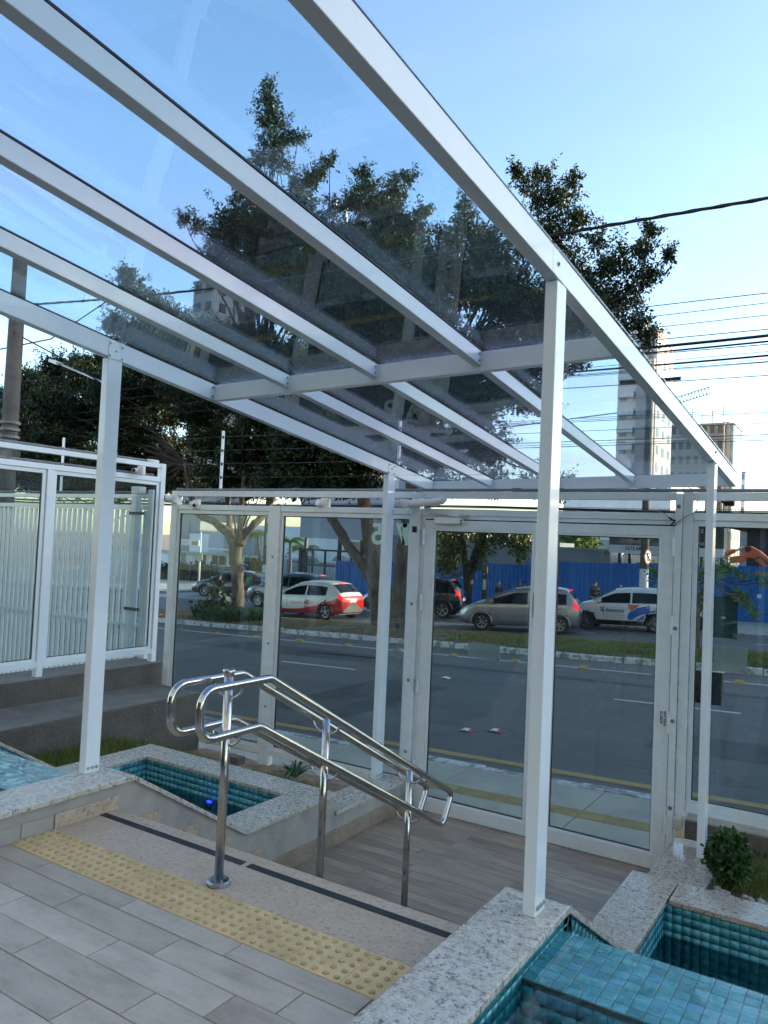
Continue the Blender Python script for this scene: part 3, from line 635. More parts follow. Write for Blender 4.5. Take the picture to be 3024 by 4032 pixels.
# concrete steps along the left boundary
lo = thing('concrete_ledge', 'long low rough concrete ledge along the left boundary', 'wall', (-3.04, 1, -1)); 
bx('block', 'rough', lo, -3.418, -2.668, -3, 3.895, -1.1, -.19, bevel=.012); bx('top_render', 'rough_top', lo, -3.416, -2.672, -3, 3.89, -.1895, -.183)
lo = thing('concrete_upstand', 'rough concrete upstand carrying the left glass fence', 'wall', (-3.6, 1, -1)); bx('block', 'rough', lo, -3.9, -3.42, -3, 3.99, -1.1, .045, bevel=.01)
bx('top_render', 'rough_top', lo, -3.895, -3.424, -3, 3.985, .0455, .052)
rp = struct(sheet('right_bed', 'soil', 2.768, 3.84, 0, 2.70, 6.2, 14, 5, zf=lambda x, y: -.535+.02*math.sin(x*7+y*5)))
grass_patch('bed_grass', 'green grass in the right planter behind the round bush', 'grass', 7000, lambda: random.uniform(2.72, 4.6), lambda: random.uniform(3.05, 3.83), lambda x, y: -.53, .07, .006, .4)
# wall under the right fence
rw = thing('fence_plinth', 'low grey concrete plinth under the right glass fence', 'wall', (4, 3.95, -.8)); bx('block', 'rough', rw, 2.40, 7, 3.86, 4.018, -1.1, -.40, bevel=.008); bx('paving_cap', 'conc', rw, 2.402, 7, 3.862, 4.016, -.3995, -.385)
pt = onz(2000+1400*.61724, 3100+655*.61724, -.52)
# pebbles round the bush
ico = bmesh.new(); bmesh.ops.create_icosphere(ico, subdivisions=1, radius=1); iv = np.array([v.co[:] for v in ico.verts]); fi = [tuple(v.index for v in f.verts) for f in ico.faces]; ico.free()
V = []; F = []
for i in range(420):
    x = random.uniform(2.74, 4.2); yb = random.uniform(2.79, 3.02); s = random.uniform(.012, .026)*(1.3 if random.random() < .15 else 1)
    o = len(V); V += list(iv*np.array((s*random.uniform(.8, 1.4), s*random.uniform(.8, 1.3), s*.75))*rng.uniform(.85, 1.1, (len(iv), 1))+np.array((x, yb, -.52+random.uniform(0, .015)))); F += [tuple(k+o for k in f) for f in fi]
o = obj('pebbles', fastmesh('pebbles', V, F), 'pebble', smooth=True); o['kind'] = 'stuff'; tag(o, 'pale river pebbles edging the right planter', 'pebbles')
# clipped bush
bc = onz(2000+1400*.61724, 3100+640*.61724, -.52); bush = thing('clipped_bush', 'small round clipped box bush in the right planter', 'bush', bc)
top = ony(2000+1400*.61724, 3100+290*.61724, bc[1]+.02); hgt = top[2]-bc[2]; cc = np.array((bc[0], bc[1]+.02, bc[2]+hgt*.56)); rad = hgt*.43
pts = rng.normal(0, 1, (900, 3)); pts /= np.linalg.norm(pts, axis=1)[:, None]; pts = pts*(rng.uniform(.55, 1.0, 900)**.5)[:, None]*np.array((rad*.80, rad*.80, rad))*rng.uniform(.9, 1.06, (900, 1))+cc
V, F = leaves(pts, 8, .014, .03, .6, 0.); obj('foliage', fastmesh('foliage', V-wloc(bush), F, rng.uniform(0, 1, len(F))), 'bushleaf', bush)
mb = MB()
for i in range(7):
    a = i*.9; mb.tube([bc+np.array((.02*math.cos(a), .02*math.sin(a), -.02)), cc+np.array((rad*.25*math.cos(a), rad*.25*math.sin(a), -rad*.5)), cc+np.array((rad*.6*math.cos(a), rad*.6*math.sin(a), rad*.3))], [.009, .007, .003], 6)
mb.build('stem', 'bark_d', bush, smooth=True)

# ================================================================== canopy
can = thing('glass_canopy', 'white aluminium canopy with clear glass roof over the entrance stairs', 'canopy', (1.15, 2, -.85))
def lz(y): return 2.745-.1238*y                      # top of the left edge beam
RX0, RX1 = 2.503, 2.596                              # right beam outer face at y=.1 / y=4.55
def rx(y): return 2.512+.0205*(y-.55)
def rz(y): return 2.7975-.1225*y+.0*y if y > .5 else 2.790-.108*y
YB, YE = -2.9, 4.55
def topz(x, y):
    t = (x+.2)/(rx(y)+.2); return lz(y)*(1-t)+rz(y)*t
BW, BH = .055, .106
def beam(nm, x0, x1, ya, yb, h, dz=0): 
    return MB().vbeam((x0, ya, topz(x0, ya)+dz), (x1, yb, topz(x1, yb)+dz), BW, h).build(nm, 'white', can, bevel=.003)
beam('edge_beam', -.2, -.2, YB, YE, BH); 
mb = MB(); 
for a, b_ in ((YB, .5), (.5, YE)): mb.vbeam((rx(a), a, rz(a)), (rx(b_), b_, rz(b_)), BW, BH)
mb.build('edge_beam', 'white', can, bevel=.003)
CY = 1.43
inner = [.446, 1.105, 1.77]
for x in inner:
    xe = x+.012*(x+.2)
    beam('rafter', x, x, YB, CY-.003, .076); beam('rafter', x+.001, xe, CY+.058, YE-.058, .076)
def cross(nm, y, h, x0=None):
    xa, xb = -.199, rx(y)-BW-.001; mb = MB(); V = []
    for x in (xa, xb):
        z = topz(x, y); V += [(x, y, z-h-.0005), (x, y+.055, z-h-.0005), (x, y+.055, z-.0068), (x, y, z-.0005)]
    mb.add(V, [(0, 1, 2, 3), (4, 7, 6, 5), (0, 4, 5, 1), (1, 5, 6, 2), (2, 6, 7, 3), (3, 7, 4, 0)]); return mb.build(nm, 'white', can, bevel=.003)
cross('cross_beam', CY, BH); cross('cross_beam', YE-.055, BH); cross('cross_beam', -1.72, BH)
# glass sheets, one per bay, on a black gasket
lines = [-.2]+inner+[None]
def lx(i, y): return rx(y) if i == 4 else lines[i]+(.012*(lines[i]+.2)*max(0, (y-CY)/(YE-CY)) if 0 < i < 4 else 0)
for i in range(4):
    for a, b_ in ((YB, CY+.026), (CY+.030, YE+.03)):
        V = []
        for y in (a, b_):
            for s in (0, 1):
                x = lx(i+s, y)-.0275+(.0015 if s == 0 else -.0015)
                if i == 0 and s == 0: x = -.262
                if i == 3 and s == 1: x = rx(y)+.004
                z = topz(min(x, rx(y)), y)+.009; V += [(x, y, z), (x, y, z+.009)]
        MB().add(V, [(0, 2, 6, 4), (1, 5, 7, 3), (0, 1, 3, 2), (4, 6, 7, 5), (0, 4, 5, 1), (2, 3, 7, 6)]).build('glass_pane', 'glass_roof', can)
for i in range(5):
    mb = MB(); ys = [YB, .5, YE]
    for a, b_ in zip(ys[:-1], ys[1:]): mb.vbeam((lx(i, a)-.002, a, topz(lx(i, a), a)+.0085), (lx(i, b_)-.002, b_, topz(lx(i, b_), b_)+.0085), BW-.004, .008)
    mb.build('gasket', 'gasket', can)
# posts
def bolt(p, n, r=.008, h=.008):
    n = np.array(n, float); p = np.array(p, float); mb = MB(); mb.tube([p, p+n*.002, p+n*.0021, p+n*h], [r*1.35, r*1.35, r*.8, r*.7], 8); return mb
def post(x0, x1, y0, y1, zb, ztop, faceb):
    p = bx('post', 'white', can, x0, x1, y0, y1, zb, ztop, bevel=.003)
    for k in range(3): bolt((x1+.0005, y0+.02+k*(y1-y0-.04)/2, zb+.03), (1, 0, 0)).build('bolt', 'bolt', p, smooth=False)
    return p
p = post(-.257, -.2015, .572, .668, .1652, lz(.62)-BH-.0, 0)
pl_ = MB().box(-.1995, -.1965, .566, .674, lz(.62)-BH-.004, lz(.62)-.004).build('joint_plate', 'white', can, bevel=.001)
for dy, dz in ((.012, -.018), (.012, -.09), (.096, -.03), (.096, -.098), (.054, -.058)): bolt((-.1965, .566+dy, lz(.62)+dz), (1, 0, 0), .007).build('bolt', 'bolt', pl_)
p = post(2.46, 2.511, .557, .66, .1652, rz(.62)-BH, 0)
bolt((2.512, .56, rz(.56)-.05), (1, 0, 0), .009).build('bolt', 'bolt', can)
p = post(-.252, -.2015, 3.65, 3.775, -.5818, lz(3.7)-BH, 0)
pl_ = MB().box(-.1995, -.1965, 3.645, 3.755, lz(3.7)-BH-.004, lz(3.7)-.004).build('joint_plate', 'white', can)
for dy, dz in ((.012, -.018), (.012, -.09), (.096, -.03), (.096, -.098), (.054, -.058)): bolt((-.1965, 3.645+dy, lz(3.7)+dz), (1, 0, 0), .007).build('bolt', 'bolt', pl_)
p = post(rx(3.7)-.052, rx(3.7)-.0005, 3.66, 3.77, -.5818, rz(3.7)-BH, 0)
for zz in (.02, -.06): bolt((rx(3.7), 3.68, rz(3.7)-.05+zz), (1, 0, 0), .009).build('bolt', 'bolt', can)
for i in (1, 2, 3):
    for y in (CY-.025, YE-.085):
        for dz in (-.02, -.058): bolt((lx(i, y)+.0005, y, topz(lx(i, y), y)+dz), (1, 0, 0), .0065).build('bolt', 'bolt', can)
for y in (CY-.022, CY-.022):
    for dz in (-.025, -.085): bolt((-.1995, y, lz(y)+dz), (1, 0, 0), .0065).build('bolt', 'bolt', can)
# gutter bracket arm and drain pipe at the far left post
dp = thing('drain_pipe', 'short white plastic drain pipe between canopy post and gate post', 'pipe', (-.1, 3.8, 1.9))
MB().tube([(-.225, 3.80, 1.915), (-.12, 3.83, 1.92), (.16, 3.86, 1.94), (.25, 3.86, 1.955), (.275, 3.86, 1.98)], .034, 14).build('tube', 'camw', dp, smooth=True)
MB().tube([(-.16, 3.82, 1.917), (-.08, 3.835, 1.922)], .043, 14).build('coupling', 'camw', dp, smooth=True)
bx('bracket', 'white', dp, -.2005, -.07, 3.74, 3.82, 1.858, 1.868)

# ================================================================== handrail
hr = thing('handrail', 'polished steel double handrail standing in the middle of the stairs', 'handrail', (1.118, .309, 0))
XP, SL = 1.118, -.5226
def rail(x, yl, yb_, zt, zb, end_y):
    """one closed loop: two rails joined by rounded returns"""
    pts = []; rr = .075
    def arc(cy, cz, a0, a1, r, n=6):
        return [(x, cy+r*math.cos(a0+(a1-a0)*k/n), cz+r*math.sin(a0+(a1-a0)*k/n)) for k in range(n+1)]
    ytb, ybb = yb_
    top = arc(yl+rr, zt-rr, math.pi, math.pi/2, rr)+[(x, ytb-.012, zt), (x, ytb+.012, zt+SL*.012)]
    bot = arc(yl+rr, zb+rr, math.pi, 1.5*math.pi, rr)+[(x, ybb-.012, zb), (x, ybb+.012, zb+SL*.012)]
    et = np.array((x, end_y, zt+SL*(end_y-ytb))); eb = np.array((x, end_y-.115, zb+SL*(end_y-.115-ybb)))
    d = np.array((0, 1, SL)); d /= np.linalg.norm(d); dn = eb-et; Ld = np.linalg.norm(dn); dn /= Ld; r2 = .05
    def corner(p, a, b_, n=6):
        out = []; p0 = p+a*r2; p1 = p+b_*r2
        for k in range(n+1):
            t = k/n; out.append(tuple((1-t)**2*p0+2*t*(1-t)*p+t*t*p1))
        return out
    ce = corner(et, -d, dn); cb = corner(eb, -dn, -d)
    loop = top+ce+cb+bot[::-1]
    MB().tube(loop+[loop[0]], .0192, 14, cap=False).build('rail', 'steel', hr, smooth=True)
rail(1.205, .055, (.494, .434), .905, .693, 2.40)
rail(1.03, .055, (.494, .45), .905, .693, 2.38)
def hpost(y, zb, zt, flange):
    p = MB().cyl((XP, y, zb), (XP, y, zt), .0205, 18).build('post', 'steel', hr, smooth=True)
    if flange: MB().tube([(XP, y, .0005), (XP, y, .016), (XP, y, .022), (XP, y, .0225)], [.055, .055, .047, .02], 28).build('base_flange', 'steel', hr, smooth=False)
    return p
def bracket(y, z, slope):
    for sx in (-1, 1):
        x1 = 1.205 if sx > 0 else 1.03; pts = []
        for k in range(9):
            t = k/8; xx = XP+sx*.018+(x1-XP-sx*.018)*(1-math.cos(t*math.pi/2)) if False else XP+(x1-XP)*math.sin(t*math.pi/2); pts.append((xx, y, z-.075+.062*(1-math.cos(t*math.pi/2))))
        pts.append((x1, y, z-.012)); MB().tube(pts, .0065, 8).build('bracket', 'steel', hr, smooth=True)
hpost(.309, .0, .955, True); MB().tube([(XP, .309, .925), (XP, .309, .955), (XP, .309, .958)], [.0205, .031, .026], 18).build('post_cap', 'steel', hr, smooth=True)
bracket(.309, .905, 0); bracket(.309, .693, 0)
for y, zb in ((1.07, -.34), (1.978, -.85)):
    zt = .905+SL*(y-.494); z2 = .693+SL*(y-.44); hpost(y, zb, zt-.0, False); bracket(y, zt, SL); bracket(y, z2, SL)

# ================================================================== front fence and gate
FY0, FY1 = 3.925, 3.985
def fence(nm, label, x0, x1, posts, zbot, panes, gp=None):
    t = thing(nm, label, 'fence', ((x0+x1)/2, 3.95, -.85))
    bx('top_rail', 'white_old', t, x0, x1, FY0, FY1, 1.98, 2.042, bevel=.003); bx('head_rail', 'white_old', t, x0+.001, x1-.001, FY0-.002, FY1-.002, 1.828, 1.884, bevel=.003)
    bx('bottom_rail', 'white_old', t, x0+.001, x1-.001, FY0-.002, FY1-.002, zbot-.062, zbot, bevel=.003)
    for (a, b_, z0, z1) in posts: bx('post', 'white_old', t, a, b_, FY0-.012, FY1+.002, z0, z1, bevel=.004)
    for (a, b_) in panes:
        z0, z1 = zbot+.0, 1.828
        f = MB(); f.box(a, a+.035, 3.934, 3.974, z0, z1); f.box(b_-.035, b_, 3.934, 3.974, z0, z1); f.box(a+.035, b_-.035, 3.934, 3.974, z1-.045, z1-.001); f.box(a+.035, b_-.035, 3.934, 3.974, z0+.001, z0+.03)
        fr = f.build('pane_frame', 'white_old', t, bevel=.002)
        gm = MB()
        for q in ((a+.035, a+.040, z0+.03, z1-.045), (b_-.040, b_-.035, z0+.03, z1-.045), (a+.04, b_-.04, z1-.053, z1-.045), (a+.04, b_-.04, z0+.03, z0+.036)): gm.box(q[0], q[1], 3.944, 3.966, q[2], q[3])
        gm.build('gasket', 'gasket', fr)
        bx('glass', 'glass_front', fr, a+.036, b_-.036, 3.951, 3.959, z0+.031, z1-.046)
    return t
lf = fence('glass_fence', 'white framed two-pane glass fence left of the gate', -3.33, -.092, [(-3.33, -3.235, -.85, 2.042), (-1.83, -1.69, -.82, 1.885)], -.636, [(-3.234, -1.832), (-1.689, -.094)])
fence_r = fence('glass_fence', 'white framed glass fence right of the gate above the planter', 2.388, 6.4, [(3.75, 3.85, -.39, 1.885)], -.30, [(2.39, 3.748), (3.852, 6.39)])
for z in (1.35, .45, -.2): bolt((-1.76, FY0-.013, z), (0, -1, 0), .01, .004).build('plug', 'pipe', lf)
# gate
gt = thing('entrance_gate', 'white framed double glass entrance gate between two posts', 'gate', (1.14, 3.95, -.85))
for a, b_ in ((-.09, .004), (2.262, 2.312)):
    q = bx('gate_post', 'white_old', gt, a, b_, 3.895, 3.975, -.85, 2.03, bevel=.005)
    for z in (1.93, 1.0, .3, -.35): bolt(((a+b_)/2, 3.8945, z), (0, -1, 0), .012, .003).build('plug', 'pipe', q)
bx('gate_post', 'white_old', gt, 2.3165, 2.386, 3.91, 3.975, -.40, 2.042, bevel=.004)
bx('latch_hole', 'black', gt, -.068, -.020, 3.890, 3.896, 1.66, 1.715)
bx('top_rail', 'white_old', gt, .0055, 2.2605, FY0, FY1, 1.98, 2.042, bevel=.003); bx('head_rail', 'white_old', gt, .0055, 2.2605, FY0-.004, FY1-.002, 1.824, 1.88, bevel=.003)
jb = MB(); jb.box(.006, .045, 3.93, 3.97, -.848, 1.823); jb.box(.0465, 2.2605, 3.93, 3.97, 1.79, 1.823)
jb.build('door_frame', 'white_old', gt, bevel=.002); bx('frame_seal', 'gasket', gt, .0465, 2.2605, 3.934, 3.966, 1.780, 1.7895)
for nm, a, b_, hx in (('left', .053, 1.212, .053), ('right', 1.217, 2.254, 2.256)):
    lf_ = MB(); lf_.box(a, a+.092, 3.915, 3.965, -.842, 1.778); lf_.box(b_-.092, b_, 3.915, 3.965, -.842, 1.778); lf_.box(a+.0921, b_-.0921, 3.915, 3.965, 1.70, 1.778); lf_.box(a+.0921, b_-.0921, 3.915, 3.965, -.842, -.735)
    d = lf_.build('gate_leaf', 'white_old', gt, bevel=.002); d['label'] = nm+' glazed leaf of the gate'
    f2 = MB(); 
    for q in ((a+.0925, a+.112, -.7345, 1.6995), (b_-.112, b_-.0925, -.7345, 1.6995), (a+.1125, b_-.1125, 1.683, 1.6995), (a+.1125, b_-.1125, -.7345, -.717)): f2.box(q[0], q[1], 3.921, 3.958, q[2], q[3])
    f2.build('glazing_bead', 'white', d, bevel=.0015)
    g2 = MB()
    for q in ((a+.1125, a+.117, -.716, 1.6825), (b_-.117, b_-.1125, -.716, 1.6825), (a+.118, b_-.118, 1.675, 1.6825), (a+.118, b_-.118, -.7165, -.710)): g2.box(q[0], q[1], 3.93, 3.95, q[2], q[3])
    g2.build('gasket', 'gasket', d)
    bx('glass', 'glass_front', d, a+.113, b_-.113, 3.936, 3.944, -.716, 1.682)
    for z in (1.55, .95, .2, -.55):
        hm = MB(); hm.cyl((hx, 3.90, z), (hx, 3.90, z+.07), .011, 10); hm.cyl((hx, 3.90, z+.073), (hx, 3.90, z+.143), .011, 10); hm.build('hinge', 'white', d, smooth=False, bevel=.001)
bx('pull_handle', 'white', gt, 1.126, 1.144, 3.885, 3.914, .38, .53, bevel=.004); bx('lock_plate', 'bolt', gt, 1.13, 1.15, 3.908, 3.9145, .98, 1.18, bevel=.001)
# door closer
dc = thing('door_closer', 'small white hydraulic door closer above the left gate leaf', 'door closer', (.35, 3.88, 1.74)); 
bx('body', 'camw', dc, .17, .42, 3.87, 3.914, 1.745, 1.80, bevel=.008); bx('end_cap', 'camw', dc, .4205, .455, 3.872, 3.913, 1.747, 1.798, bevel=.006)
for dz in (1.758, 1.782): bolt((.445, 3.8715, dz), (0, -1, 0), .007, .003).build('screw', 'black', dc)
MB().beam((.30, 3.885, 1.83), (.44, 3.885, 1.815), .016, .008).build('arm', 'camw', dc); MB().beam((.12, 3.885, 1.838), (.30, 3.885, 1.832), .02, .008).build('arm', 'bolt', dc); MB().cyl((.30, 3.885, 1.80), (.30, 3.885, 1.84), .008, 10).build('spindle', 'bolt', dc)
bx('shoe', 'bolt', dc, .42, .50, 3.87, 3.914, 1.812, 1.822)
# push-to-exit plate
pe = thing('exit_plate', 'small plate reading APERTE PARA SAIR with a black arrow on the right gate leaf', 'sign', (2.155, 3.91, .30)); zc = onz
s0 = ony(2000+965*.61724, 2600+320*.61724, 3.912); s1 = ony(2000+1030*.61724, 2600+432*.61724, 3.912)
bx('plate', 'signw', pe, s0[0], s1[0], 3.909, 3.9145, s1[2], s0[2], bevel=.001)
hh = s0[2]-s1[2]; ww = s1[0]-s0[0]
textobj('lettering', 'APERTE', hh*.24, (s0[0]+ww*.36, 3.9085, s1[2]+hh*.18), (0, 0, 1), (-1, 0, 0), 'ink', pe, .0003, bold=.0008)
textobj('lettering', 'PARA SAIR', hh*.20, (s0[0]+ww*.66, 3.9085, s1[2]+hh*.08), (0, 0, 1), (-1, 0, 0), 'ink', pe, .0003, bold=.0008)
ax_ = s0[0]+ww*.74; MB().prism([(ax_, s1[2]+hh*.2), (ax_+ww*.2, s1[2]+hh*.5), (ax_, s1[2]+hh*.8)], 'y', 3.9078, 3.9088).build('arrow', 'ink', pe)
# house number on the fence glass, read from the street
nb = thing('house_number', 'mint green street number on the glass fence seen from behind', 'number', (-.5, 3.949, 1.6))
for ch, q in (('1', zu2(1490, 485)), ('7', zu2(1410, 480)), ('5', zu2(1130, 475))):
    p = ony(*q, 3.9495); h = .205
    o = textobj('digit', ch, h*1.38, (0, 0, 0), (-1, 0, 0), (0, 0, 1), 'mint', nb, .0004, bold=.006, local=True)
    xs_ = [v.co.x for v in o.data.vertices]; wd = .092 if ch == '1' else .12; o.data.transform(Matrix.Translation((p[0]-nb.location[0], 3.9495-nb.location[1], p[2]-nb.location[2])) @ Matrix.Diagonal((wd/(max(xs_)-min(xs_)), 1, 1, 1)) @ Matrix.Translation((-min(xs_), 0, 0)))
# conduit above the rails
cd = thing('conduit', 'grey metal conduit running along the top of the front fence', 'pipe', (0, 3.955, 2.06))
MB().cyl((-3.28, 3.955, 2.058), (6.4, 3.955, 2.058), .0135, 10).build('tube', 'pipe', cd, smooth=True)
for x in (-3.25, -1.52, .93, 1.31): MB().cyl((x-.04, 3.955, 2.058), (x+.04, 3.955, 2.058), .021, 10).build('coupling', 'pipe', cd, smooth=True)
# electric fence wires above
ef_ = thing('electric_fence', 'thin electric fence wires on slim white poles above the front fence', 'fence', (-1.6, 3.96, 2.05))
for x in (-2.62, -.30): 
    q = MB().box(x-.012, x+.012, 3.962, 3.986, 2.043, 2.72).build('pole', 'white', ef_)
    for k in range(4): MB().cyl((x+.018, 3.955, 2.18+k*.15), (x+.018, 3.955, 2.21+k*.15), .012, 8).build('insulator', 'black', q)
for k in range(4):
    z = 2.195+k*.15; MB().tube([(-3.3, 3.955, z), (-2.60, 3.955, z+.005), (-1.45, 3.955, z-.006), (-.30, 3.955, z+.003), (1.0, 3.955, z)], .0013, 5).build('wire', 'pipe', ef_)
# cameras
def camera(label, p, d, L=.16, r=.035, base=True, rz_=0):
    t = thing('security_camera', label, 'camera', p, 0, 'security cameras on the fence'); p = np.array(p, float); d = np.array(d, float); d /= np.linalg.norm(d)
    MB().tube([p-d*L*.5, p-d*L*.48, p+d*L*.38, p+d*L*.5], [r*.6, r*.9, r, r*.98], 18).build('housing', 'camw', t, smooth=True)
    MB().tube([p+d*L*.5, p+d*(L*.5+.004), p+d*(L*.5+.006)], [r*.82, r*.8, r*.3], 18).build('lens', 'black', t, smooth=True)
    if base: 
        b0 = p-d*L*.35+np.array((0, .05, -.0)); MB().tube([p-d*L*.2, p-d*L*.2+np.array((.03, .05, .03))], .015, 10).build('arm', 'camw', t, smooth=True); bx('mount', 'camw', t, p[0]+.0-.01, p[0]+.085, p[1]+.0, p[1]+.05, p[2]-.055, p[2]+.05, bevel=.012)
    return t
c = ony(*zl4(115, 103), 3.86); camera('white turret camera at the left corner of the front fence', c, (-.55, -.8, .05), .12, .04)
c = ony(*zl4(262, 140), 3.90); camera('small bullet camera hanging under the left top rail beside the turret camera', c, (1, -.5, -.25), .13, .024)
c = ony(*zl4(1110, 145), 3.95); camera('white camera hanging under the top rail above the second pane', c, (.1, 1, -.3), .15, .042, False)
bx('mount', 'camw', bpy.data.objects[-1] if False else thing('camera_box', 'white junction box under the top rail near the gate', 'box', c+np.array((.03, 0, .0))), c[0]-.02, c[0]+.09, 3.93, 3.98, c[2]-.06, 1.979, bevel=.015)
# green glass hatch, frosted plates and intercom on the fence
def plate(nm, label, cat, q0, q1, y0, y1, mt, bevel=.0):
    a = ony(*q0, y0); b_ = ony(*q1, y0); t = thing(nm, label, cat, (a[0], y0, b_[2])); bx('sheet', mt, t, a[0], b_[0], y0, y1, b_[2], a[2], bevel=bevel); return t, a, b_
P3z = lambda x, y: (2500+x*.45211, 2000+y*.45211); P2z = lambda x, y: (1600+x*.66305, 2300+y*.66305)
t, a, b_ = plate('glass_hatch', 'dark green tinted glass hatch on the right fence pane', 'hatch', P3z(690, 770), P3z(890, 1145), 4.0, 4.008, 'glass_green')
for z in (a[2]-.03, b_[2]+.01): bx('clip', 'bolt', t, b_[0]-.03, b_[0]+.002, 3.994, 4.012, z, z+.03)
bx('maker_label', 'signw', t, (a[0]+b_[0])/2-.03, (a[0]+b_[0])/2, 3.9985, 3.9995, (a[2]+b_[2])/2-.01, (a[2]+b_[2])/2+.008)
t, a, b_ = plate('frosted_plate', 'frosted plate with a grey top edge below the green hatch', 'panel', P3z(690, 1195), P3z(975, 1440), 4.0, 4.006, 'frost')
for x in (b_[0]-.04,): bx('corner_clip', 'bolt', t, x, x+.035, 3.996, 4.008, b_[2]+.005, b_[2]+.012)
t, a, b_ = plate('frosted_plate', 'small frosted plate with corner marks on the left gate leaf', 'panel', P2z(367, 340), P2z(553, 455), 3.962, 3.967, 'frost')
for xx in (a[0]+.004, b_[0]-.034):
    for zz in (a[2]-.008, b_[2]+.004): bx('corner_clip', 'pipe', t, xx, xx+.03, 3.960, 3.9685, zz, zz+.006)
a = ony(*P3z(516, 1410), 4.0); b_ = ony(*P3z(750, 1728), 4.0); t = thing('intercom', 'black intercom box mounted behind the right fence pane', 'intercom', (a[0], 4.05, b_[2]))
MB().prism([(4.0, b_[2]), (4.10, b_[2]+.04), (4.10, a[2]), (4.0, a[2])], 'x', a[0], b_[0]).build('housing', 'black', t, bevel=.006); bx('badge', 'signw', t, a[0]+.05, a[0]+.09, 3.9975, 3.9995, b_[2]+.025, b_[2]+.045)
# socket, junction box, cable near the right gate post
a = ony(2000+1120*.61724, 2600+1135*.61724, 3.859); b_ = ony(2000+1200*.61724, 2600+1215*.61724, 3.859)
t = thing('wall_switch', 'white switch plate on the concrete plinth beside the gate', 'switch', (a[0], 3.86, b_[2])); bx('plate', 'camw', t, a[0], b_[0]+.02, 3.85, 3.8598, b_[2], a[2], bevel=.004); bx('rocker', 'signw', t, a[0]+.05, a[0]+.075, 3.8475, 3.8499, b_[2]+.02, b_[2]+.055)
a = ony(2000+1060*.61724, 2600+985*.61724, 3.88); b_ = ony(2000+1120*.61724, 2600+1080*.61724, 3.88)
t = thing('junction_box', 'yellowed plastic junction box at the foot of the right gate post', 'box', (a[0], 3.87, b_[2])); M['cream'] = mat('aged_plastic', (.48, .47, .38), .5); bx('case', 'cream', t, a[0], b_[0], 3.83, 3.893, b_[2], a[2], bevel=.012); bx('cover', 'cream', t, a[0]+.008, b_[0]-.012, 3.824, 3.8298, b_[2]+.012, a[2]-.012, bevel=.004)
t = thing('loose_cable', 'loose grey cable drooping across the right gate post', 'cable', (2.2, 3.88, 1.7))
q = [K_ for K_ in ((0, 985), (280, 985), (370, 1020), (440, 1080), (490, 1110), (500, 1165), (560, 1110), (640, 1050), (720, 1020), (790, 960), (780, 850))]
MB().tube([ony(2500+x*.31585, 1700+y*.31585, 3.885) for x, y in q], .0035, 6).build('wire', 'frostw' if 'frostw' in M else 'pipe', t, smooth=True)
MB().tube([ony(2500+x*.31585, 1700+y*.31585, 3.88) for x, y in ((430, 1070), (470, 1100), (505, 1110))], .009, 6).build('tape', 'black', t); MB().tube([ony(2500+x*.31585, 1700+y*.31585, 3.88) for x, y in ((440, 1175), (470, 1140), (500, 1125))], .006, 6).build('tape', 'black', t)

# --- left side glass fence (along the boundary) and the slatted street fence beyond
sf = thing('side_glass_fence', 'white framed glass fence standing on the left concrete upstand', 'fence', (-3.5, 1.5, .05))
SX0, SX1 = -3.56, -3.5
for nm, za, zb in (('top_rail', 2.305, 2.357), ('head_rail', 2.142, 2.198), ('bottom_rail', .148, .204)): bx(nm, 'white', sf, SX0, SX1, -3, 3.888, za, zb, bevel=.003)
for a, b_, zt in ((3.8905, 3.955, 2.358), (2.43, 2.50, 2.141), (.95, 1.02, 2.141), (-.55, -.48, 2.141)): bx('post', 'white', sf, SX0-.008, SX1+.004, a, b_, .0525, zt, bevel=.003)
for a, b_ in ((2.505, 3.885), (1.025, 2.425), (-.475, .945), (-2.0, -.555)):
    f = MB(); f.box(-3.546, -3.514, a, a+.04, .2045, 2.1415); f.box(-3.546, -3.514, b_-.04, b_, .2045, 2.1415); f.box(-3.546, -3.514, a+.0405, b_-.0405, 2.10, 2.1415); f.box(-3.546, -3.514, a+.0405, b_-.0405, .2045, .235)
    fr = f.build('pane_frame', 'white', sf, bevel=.002); bx('glass', 'glass_front', fr, -3.534, -3.526, a+.041, b_-.041, .236, 2.099)
    gm = MB()
    for q in ((a+.0405, a+.045, .2355, 2.099), (b_-.045, b_-.0405, .2355, 2.099), (a+.046, b_-.046, 2.091, 2.099), (a+.046, b_-.046, .2355, .241)): gm.box(-3.538, -3.522, q[0], q[1], q[2], q[3])
    gm.build('gasket', 'gasket', fr)
for z, yy in ((2.375, 3.86), (2.216, 3.8)): MB().cyl((-3.53, -3, z), (-3.53, yy, z), .012, 10).build('conduit', 'pipe', sf, smooth=True)
MB().cyl((-3.53, 3.70, 2.375), (-3.53, 3.86, 2.375), .02, 10).build('coupling', 'camw', sf, smooth=True)
c = onx(0+1140*.47458, 1650+425*.47458, -3.45); camera('white bullet camera under the top rail of the left side fence', c+np.array((0, 0, .0)), (.3, -1, -.1), .14, .027)
sl = thing('slatted_fence', 'white vertical slat street fence left of the corner', 'fence', (-5.6, 4.0, -.9))
bx('top_rail', 'white', sl, -9.5, -3.72, 3.975, 4.035, 1.955, 2.005, bevel=.003); bx('head_rail', 'white', sl, -9.5, -3.72, 3.975, 4.035, 1.815, 1.872, bevel=.003); bx('mid_rail', 'white', sl, -9.5, -3.72, 4.032, 4.06, .395, .44, bevel=.003)
bx('end_post', 'white', sl, -3.80, -3.722, 3.97, 4.04, -1.0, 2.06, bevel=.003); MB().cyl((-9.5, 4.0, 2.03), (-3.75, 4.0, 2.03), .014, 10).build('conduit', 'pipe', sl, smooth=True)
slat = MB().box(-.026, .026, -.014, .014, 0, 2.79).mesh('slat')
